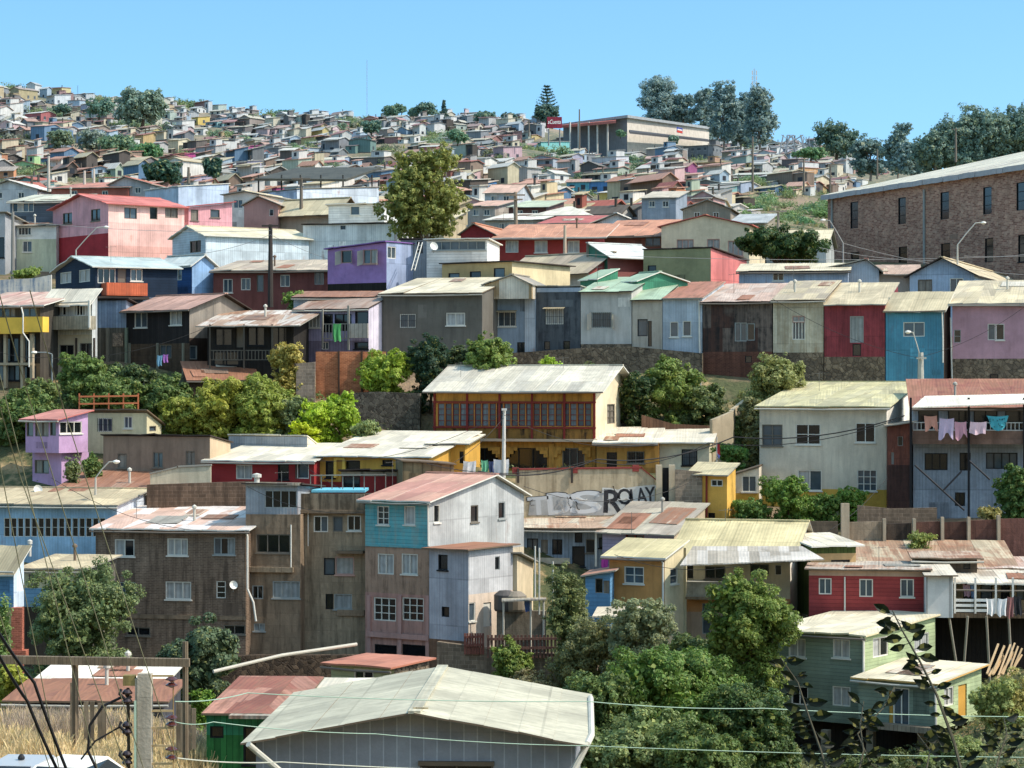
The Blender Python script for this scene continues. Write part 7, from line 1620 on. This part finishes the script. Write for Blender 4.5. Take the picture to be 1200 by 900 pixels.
# cars
def car(px, Y, col, label, rz):
    L_, Wd, Hc = 4.1, 1.66, 1.42; gz_ = P(0, 0, Y)
    top = {0: 0}
    root = empty('parked_car', Vector((P(px, 450, Y).x, Y, carz))); root.rotation_euler.z = rz; root.scale = (1, .86, 1); tag(root, label, 'car', 'cars parked by the dry grass')
    bm_ = MB(); prof = [(-2.05, .35), (-2.05, .75), (-1.9, .9), (-1.15, .98), (-.55, 1.38), (.95, 1.42), (1.75, .98), (2.0, .92), (2.05, .7), (2.05, .35)]
    def ext(mb, prof, w0, w1=None):
        n = len(prof)
        for i in range(n-1):
            (xa, za), (xb, zb) = prof[i], prof[i+1]; wa = w0*(1 if za < 1.0 else .84); wb = w0*(1 if zb < 1.0 else .84)
            mb.poly([(xa, -wa, za), (xb, -wb, zb), (xb, wb, zb), (xa, wa, za)])
        for s_ in (-1, 1):
            mb.poly([(x, s_*w0*(1 if z < 1.0 else .84), z) for x, z in prof[:4]+prof[6:]]); mb.poly([(x, s_*w0*(1 if z < 1.0 else .84), z) for x, z in prof[3:7]])
        (xa, za), (xb, zb) = prof[-1], prof[0]; mb.poly([(xa, -w0, za), (xb, -w0, zb), (xb, w0, zb), (xa, w0, za)])
    ext(bm_, prof, .82); g = G('car_paint_'+col); g.b.inputs['Coat Weight'].default_value = .15; g.fin(C(col), .5, .4)
    bo = bm_.build('body', g.m, root); bv = bo.modifiers.new('bevel', 'BEVEL'); bv.width = .16; bv.segments = 4; bv.limit_method = 'ANGLE'
    for s_ in (-1, 1):
        mb = MB(); mb.poly([(-1.0, s_*.83, 1.0), (1.6, s_*.83, 1.0), (.9, s_*.712, 1.36), (-.5, s_*.712, 1.33)]); mb.build('window', mat('glass', '1a2026'), root)
    mb = MB(); mb.poly([(-1.2, -.66, 1.02), (-1.2, .66, 1.02), (-.6, .6, 1.37), (-.6, -.6, 1.37)]); mb.build('windscreen', mat('glass', '1a2026'), root)
    for x in (-1.3, 1.3):
        for s_ in (-1, 1):
            mb = MB(); mb.lathe([(.02, 0), (.31, 0), (.31, .2), (.02, .2)], (0, 0, 0), 18); wo = mb.build('wheel', mat('plain', '18181a'), root, loc=(x, s_*.8-(.2 if s_ > 0 else 0), .31)); wo.rotation_euler.x = math.radians(-90); wo.location.y = s_*.72-(.1)
    for s_ in (-1, 1):
        mb = MB(); mb.box(-2.09, -2.03, s_*.6-.15, s_*.6+.15, .62, .78); mb.build('headlight', mat('glass', 'd0d4d8'), root)
    mb = MB(); mb.lathe([(.1, 0), (.1, .05), (.05, .12), (.01, .13)], (.2, 0, 1.42), 10); mb.build('roof_vent', mat('plain', '202226'), root) if rz > 1.4 else None
carz = (450-891)*60/FP-1.42
car(22, 60, 'a4a8a8', 'grey-blue parked car with a round black roof vent', 1.45)
carz = (450-892)*57/FP-1.42
car(80, 57, 'ded8c8', 'cream white parked car at the edge of the dry grass', 1.3)
# dry grass (stuff)
rng = np.random.default_rng(11); n = 26000
px_ = rng.uniform(-40, 255, n); Yg = rng.uniform(62, 84, n)
Zg = np.array([gz((a-600)*y/FP, y) for a, y in zip(px_, Yg)]); Xg = (px_-600)*Yg/FP
clump = np.sin(Xg*1.7+3)*np.cos(Yg*1.1)+np.sin(Xg*.6+Yg*.5)
h = rng.uniform(.2, .55, n)*(1+.7*np.clip(clump, -.6, 1)); lean = rng.normal(size=(n, 2))*.22
Vv = np.empty((n, 4, 3)); w_ = rng.uniform(.015, .04, n); an = rng.uniform(0, 3.14, n)
for i_, (s_, t_) in enumerate(((-1, 0), (1, 0), (.3, 1), (-.3, 1))):
    Vv[:, i_, 0] = Xg+np.cos(an)*w_*s_+lean[:, 0]*t_*h*1.5; Vv[:, i_, 1] = Yg+np.sin(an)*w_*s_+lean[:, 1]*t_*h; Vv[:, i_, 2] = Zg-.05+h*t_
me = np_mesh('dry_grass', Vv.reshape(-1, 3), n, [LEAF]); o = bpy.data.objects.new('dry_grass', me); COL.objects.link(o); o.color = C('b09c74'); tag(o, 'tall dry straw-coloured grass around the cars and timber posts', 'grass', kind='stuff')
# brush tangles
n = 9000; px_ = rng.uniform(5, 235, n); Yg = rng.uniform(78, 86, n); Xg = (px_-600)*Yg/FP; Zg = np.array([gz(a, y) for a, y in zip(Xg, Yg)])
h = rng.uniform(.3, .85, n); lean = rng.normal(size=(n, 2))*.35; w_ = rng.uniform(.008, .02, n); Vv = np.empty((n, 4, 3)); an = rng.uniform(0, 3.14, n)
for i_, (s_, t_) in enumerate(((-1, 0), (1, 0), (.3, 1), (-.3, 1))):
    Vv[:, i_, 0] = Xg+np.cos(an)*w_*s_+lean[:, 0]*t_*h; Vv[:, i_, 1] = Yg+np.sin(an)*w_*s_+lean[:, 1]*t_*h; Vv[:, i_, 2] = Zg-.05+h*t_
me = np_mesh('dry_brush', Vv.reshape(-1, 3), n, [LEAF]); o = bpy.data.objects.new('dry_brush', me); COL.objects.link(o); o.color = C('8a7a68'); tag(o, 'tangled dry brush in front of the rusty low house', 'undergrowth', kind='stuff')
# ground cover tufts between houses (stuff)
def cover(name, label, x0, x1, Y0, Y1, n, ls, col, seed):
    rg = np.random.default_rng(seed); px_ = rg.uniform(x0, x1, n); Yg = rg.uniform(Y0, Y1, n); Xg = (px_-600)*Yg/FP
    m_ = (np.sin(Xg*.9+seed)+np.sin(Yg*1.3+Xg*.4)) > -.4; Xg, Yg = Xg[m_], Yg[m_]; n = len(Xg)
    Zg = np.array([gz(a, y) for a, y in zip(Xg, Yg)])+rg.uniform(.0, .45, n)
    nr = rg.normal(size=(n, 3))+np.array([0, 0, .6]); nr /= np.linalg.norm(nr, axis=1, keepdims=True)
    me = np_mesh(name, leaf_verts(np.stack([Xg, Yg, Zg], 1), nr, ls, rg), n, [LEAF]); o = bpy.data.objects.new(name, me); COL.objects.link(o); o.color = C(col); tag(o, label, 'undergrowth', kind='stuff')
cover('undergrowth', 'green undergrowth on the bank below the timber houses', 40, 400, 139, 150, 16000, .22, '56663a', 1)
cover('undergrowth', 'weedy undergrowth on the ravine slope', 560, 1240, 96, 120, 26000, .18, '5c6242', 2)
cover('undergrowth', 'weeds along the terrace foot', 380, 1240, 139, 149, 14000, .2, '5e6440', 3)
cover('undergrowth', 'weeds in the ravine bottom', 240, 1300, 76, 96, 26000, .2, '50583a', 4)
cover('grass', 'scattered scrub and dry grass on the far hill', -100, 1300, 245, 620, 26000, .9, '66664a', 5)
# orange railing, picket fence
def railing(name, label, px0, px1, Y, top, bot, m, n, cat='railing', rails=(0.15, .6), tm=.04):
    b = P(px0, bot, Y); root = empty(name, b); tag(root, label, cat)
    for f_ in rails:
        mb = MB(); a = P(px0, top+(bot-top)*f_, Y); c = P(px1, top+(bot-top)*f_-1, Y); mb.slab([(a.x, Y-.03, a.z), (c.x, Y-.03, c.z), (c.x, Y+.03, c.z), (a.x, Y+.03, a.z)], tm*2.4); mb.build('rail', m, root, off=b)
    for i in range(n):
        px = px0+(px1-px0)*i/(n-1); mb = MB(); a = P(px, top, Y+.08); mb.box(a.x-tm, a.x+tm, Y+.035, Y+.035+tm, P(0, bot+3, Y).z, a.z); mb.build('picket', m, root, off=b)
railing('railing', 'faded orange metal railing over the cream house roof', 93, 162, 141.5, 461, 480, mat('plain', 'b8683c'), 5)
railing('picket_fence', 'short reddish picket fence on the stone step beside the pink house corner', 545, 566, 115.5, 742, 764, mat('plank', '7a4a40', .4), 8, 'fence', tm=.05)
railing('picket_fence', 'long dull picket fence above the ravine trees', 572, 690, 114.5, 744, 768, mat('plank', '6a4c44', .5), 28, 'fence', tm=.05)
railing('mesh_fence', 'dark wire fence on the bank above the cream house', 96, 205, 146, 448, 472, mat('plain', '3a3c38'), 16, 'fence', tm=.025)
railing('terrace_railing', 'thin grey railing around the roof terrace with blue edge', 364, 452, 124.5, 556, 580, mat('plain', '7a7870'), 8, 'railing', rails=(.02, .95), tm=.025)
mb = MB(); p = P(365, 577, 123.5); q_ = P(428, 573, 123.5); mb.box(p.x, q_.x, 123.4, 126.5, p.z, p.z+.12); thing_mb('paddling_pool', 'bright blue pool-like sheet lying on the concrete roof terrace', 'pool', mb, mat('plain', '5cb4d0'), p)
wall_thing('stone_base_wall', 'rough dark stone foundation wall below the concrete towers', [(110, 117.6, 778, 860), (300, 117.4, 768, 860), (430, 117.2, 768, 860)], 0, 0, 0, mat('stone', '6e5c4a', .8, col2='3e342a'), .5)
# terrace wall under the turquoise house side and stone steps
wall_thing('retaining_wall', 'grey block retaining wall below the picket fence', [(512, 116.2, 752, 860), (600, 115.2, 764, 860), (700, 114.2, 768, 860)], 0, 0, 0, mat('block', '8a7a68', .8), .4)
wall_thing('garden_wall', 'ruined concrete wall with water tank under the cream side wing', [(582, 117, 716, 800), (640, 117, 716, 800)], 0, 0, 0, mat('concrete', '8a7e6c', .8), .3)
mb = MB(); p = P(592, 716, 117.3); mb.lathe([(.5, 0), (.55, .1), (.55, .8), (.3, 1.0), (.05, 1.02)], p, 14); thing_mb('water_tank', 'dark round water tank on the ruined wall', 'water tank', mb, mat('plain', '4a4848'), p)
mb = MB(); p = P(604, 716, 117.2); mb.lathe([(.5, 0), (.55, .1), (.55, .75), (.3, .95), (.05, .97)], p, 14); thing_mb('water_tank', 'paler water tank leaning beside the dark one', 'water tank', mb, mat('plain', '7c7468'), p)
mb = MB(); mb.slab([P(588, 704, 114.8), P(640, 702, 114.8), P(640, 700, 116.5), P(588, 701, 116.5)], .06); r_ = thing_mb('lean_to_roof', 'thin grey sheet roof over the water tanks', 'canopy', mb, GREY, P(588, 704, 114.8))
for px in (590, 622, 637):
    mb = MB(); mb.tube([P(px, 703, 115), P(px, 768, 115)], .05); mb.build('post', mat('plain', 'b0aca0'), r_, off=P(588, 704, 114.8))
for (px, t, bt, Y) in ((632, 642, 720, 115), (648, 658, 740, 114.5), (627, 640, 700, 116)):
    mb = MB(); mb.tube([P(px, t, Y), P(px, bt, Y)], .04); thing_mb('clothes_pole', 'thin pale clothes pole in the yard of the faded blue house', 'post', mb, mat('plain', 'b8b8b0'), P(px, bt, Y), 'thin yard poles')
# white cream wing below turquoise house, blue hut
H = House('house', 'narrow cream plastered house part with small windows behind the grey tin wing')
H.vol(119.5, 560, 606, None, 800, 650, 12, D=4, roof='mono_b', wf=st('cfc0a0', .5), rf=GREY, edge=EDG, F=[(596,658,8,18,'nd1'),(590,698,6,9,'kd1')])
H = House('hut', 'small bright blue hut with brown door at the ochre house', 'hut')
H.vol(114.6, 686, 715, None, 800, 671, 9, D=3, roof='mono_x', yr=676, wf=mat('clap', '5a92c0', .3), rf=RF('a8705c', .3), edge=EDG, F=[(702,686,9,18,'nd1'),(711,688,8,15,'nc1')])
mb = MB(); mb.slab([P(694, 722, 110.5), P(762, 720, 110.5), P(757, 710, 113), P(700, 711, 113)], .07); thing_mb('porch_roof', 'pale porch roof hanging under the ochre house window', 'canopy', mb, RF('c8bea8', .15), P(694, 722, 110.5))
# scrap planks
rg = random.Random(4)
for i in range(11):
    x = 1163+i*2.6+rg.uniform(-1, 1); mb = MB(); p = P(x-6, 792+rg.uniform(-3, 6), 107+i*.1); q_ = P(x+8+rg.uniform(-3, 3), 752+rg.uniform(0, 18), 108.5); mb.tube([p, q_], .055, n=4); thing_mb('scrap_plank', 'loose raw timber plank leaning in the scrap heap under the stilted house', 'plank', mb, mat('plain', 'b89c74'), p, 'leaning scrap planks')
# stones on shack roof
for i in range(14):
    px = rg.uniform(1000, 1165); t_ = rg.random(); Y = 119.5+6*t_; z_ = (450-(671-33*t_))*(118+9*t_)/FP
    p = Vector(((px-600)*Y/FP, Y, z_+(.12))); mb = MB(); s = rg.uniform(.12, .26); mb.lathe([(.02, -s*.4), (s, -s*.2), (s*.8, s*.3), (.02, s*.45)], p, 6); thing_mb('roof_stone', 'stone weighing down the patchy shack roof', 'stone', mb, mat('stucco', '6a5c4c', .6), p, 'stones on the shack roof')
# dishes and chimneys
def dish(px, py, Y, label, s=.35):
    p = P(px, py, Y); root = empty('satellite_dish', p); tag(root, label, 'satellite dish')
    mb = MB(); mb.lathe([(.02, .0), (s*.6, .03), (s, .1)], (0, 0, 0), 14); d = mb.build('reflector', mat('plain', 'c8cccc'), root); d.rotation_euler = (math.radians(70), 0, .5)
    mb = MB(); mb.tube([(0, .02, 0), (0, .1, -s*1.5)], .025); mb.build('mount', mat('plain', '8a8a88'), root)
dish(44, 574, 130.5, 'grey satellite dish on the blue long building by the lilac house', .25); dish(273, 686, 121, 'small satellite dish on the brown brick block', .22); dish(1084, 553, 100, 'x') if 0 else None
dish(508, 289, 165.6, 'small dish on the tin wall near the ladder', .3) 
def chimney(px, top, bot, Y, label, r=.12, c='b8b8b4'):
    p = P(px, bot, Y); root = empty('chimney', p); tag(root, label, 'chimney'); h_ = (bot-top)*Y/FP
    mb = MB(); mb.lathe([(r, 0), (r, h_), (.01, h_)], (0, 0, 0), 10); mb.build('flue', mat('plain', c), root); mb = MB(); mb.lathe([(r*1.7, h_-.06), (r*1.7, h_+.1), (.01, h_+.16)], (0, 0, 0), 10); mb.build('cap', mat('plain', c), root)
chimney(35, 636, 652, 113.5, 'white stovepipe on the khaki roof of the bright blue corner house', .07); chimney(301, 558, 569, 123, 'pale stovepipe on the glazed concrete penthouse', .14)
chimney(1072, 745, 0, 0, '') if 0 else None
# ---- nearby branch with leaves
def branch(label, pts, Y, r, leaves, seed, group='leafy shoots close to the camera'):
    rg = random.Random(seed); W_ = [P(x, y, Y+.12*i) for i, (x, y) in enumerate(pts)]; b = W_[0]; root = empty('leafy_shoot', b); tag(root, label, 'shoot')
    cv = []
    for a, c in zip(W_, W_[1:]):
        for i in range(5): cv.append(a.lerp(c, i/5))
    cv.append(W_[-1]); low = Vector((b.x+.1, b.y+.3, gz(b.x, b.y)-.1)); mb = MB(); mb.tube([low, low.lerp(b, .6)]+cv, r, n=6, r2=r*.35); mb.build('stem', mat('plain', '3e3a24'), root, off=b)
    leaves = int(leaves*1.5)
    for i in range(leaves):
        p = cv[int((i+.5)/leaves*(len(cv)-1))]+Vector((rg.uniform(-.003, .003), 0, 0)); d = Vector((rg.choice((-1, 1))*rg.uniform(.5, 1), rg.uniform(-.5, .5), rg.uniform(-.5, .6))).normalized(); L_ = rg.uniform(.032, .066); st0 = p+d*.012
        sd_ = d.cross(Vector((rg.uniform(-.4, .4), 1, rg.uniform(-.5, .5)))).normalized(); nn = d.cross(sd_); mb = MB(); mb.tube([p, st0], .0012, n=3)
        pr = [(0, 0), (.25, .19), (.5, .24), (.75, .15), (1, 0)]; up = [st0+d*L_*t+sd_*L_*w__+nn*L_*.12*math.sin(t*3) for t, w__ in pr]; dn = [st0+d*L_*t-sd_*L_*w__+nn*L_*.12*math.sin(t*3) for t, w__ in pr]; md = [st0+d*L_*t-nn*L_*.06 for t, _ in pr]
        for j in range(4): mb.poly([md[j], md[j+1], up[j+1], up[j]]); mb.poly([md[j+1], md[j], dn[j], dn[j+1]])
        lo_ = mb.build('leaf', LEAF, root, off=b); lo_.color = C('121a0c')
branch('longest leafy shoot curving up across the green house', [(1132, 925), (1118, 870), (1098, 815), (1078, 775), (1058, 740), (1046, 716)], 7.0, .006, 26, 1)
branch('short leafy shoot low beside the longest one', [(1065, 925), (1020, 895), (1005, 860), (1035, 830), (1048, 805)], 7.4, .004, 16, 2)
branch('leafy shoot rising before the dark front wall of the green house', [(975, 925), (962, 880), (948, 840), (935, 800), (914, 770)], 6.8, .005, 24, 3)
branch('leafy shoot at the bottom corner near the weeds', [(1160, 930), (1170, 890), (1180, 860), (1176, 840)], 7.2, .004, 12, 4)
branch('tiny leafy shoot between the two longer ones', [(1000, 930), (1012, 880), (1008, 850), (1012, 822)], 7.1, .004, 10, 5)
branch('drooping leafy shoot touching the stilts', [(1100, 940), (1085, 905), (1090, 880), (1075, 860)], 7.3, .004, 10, 6)
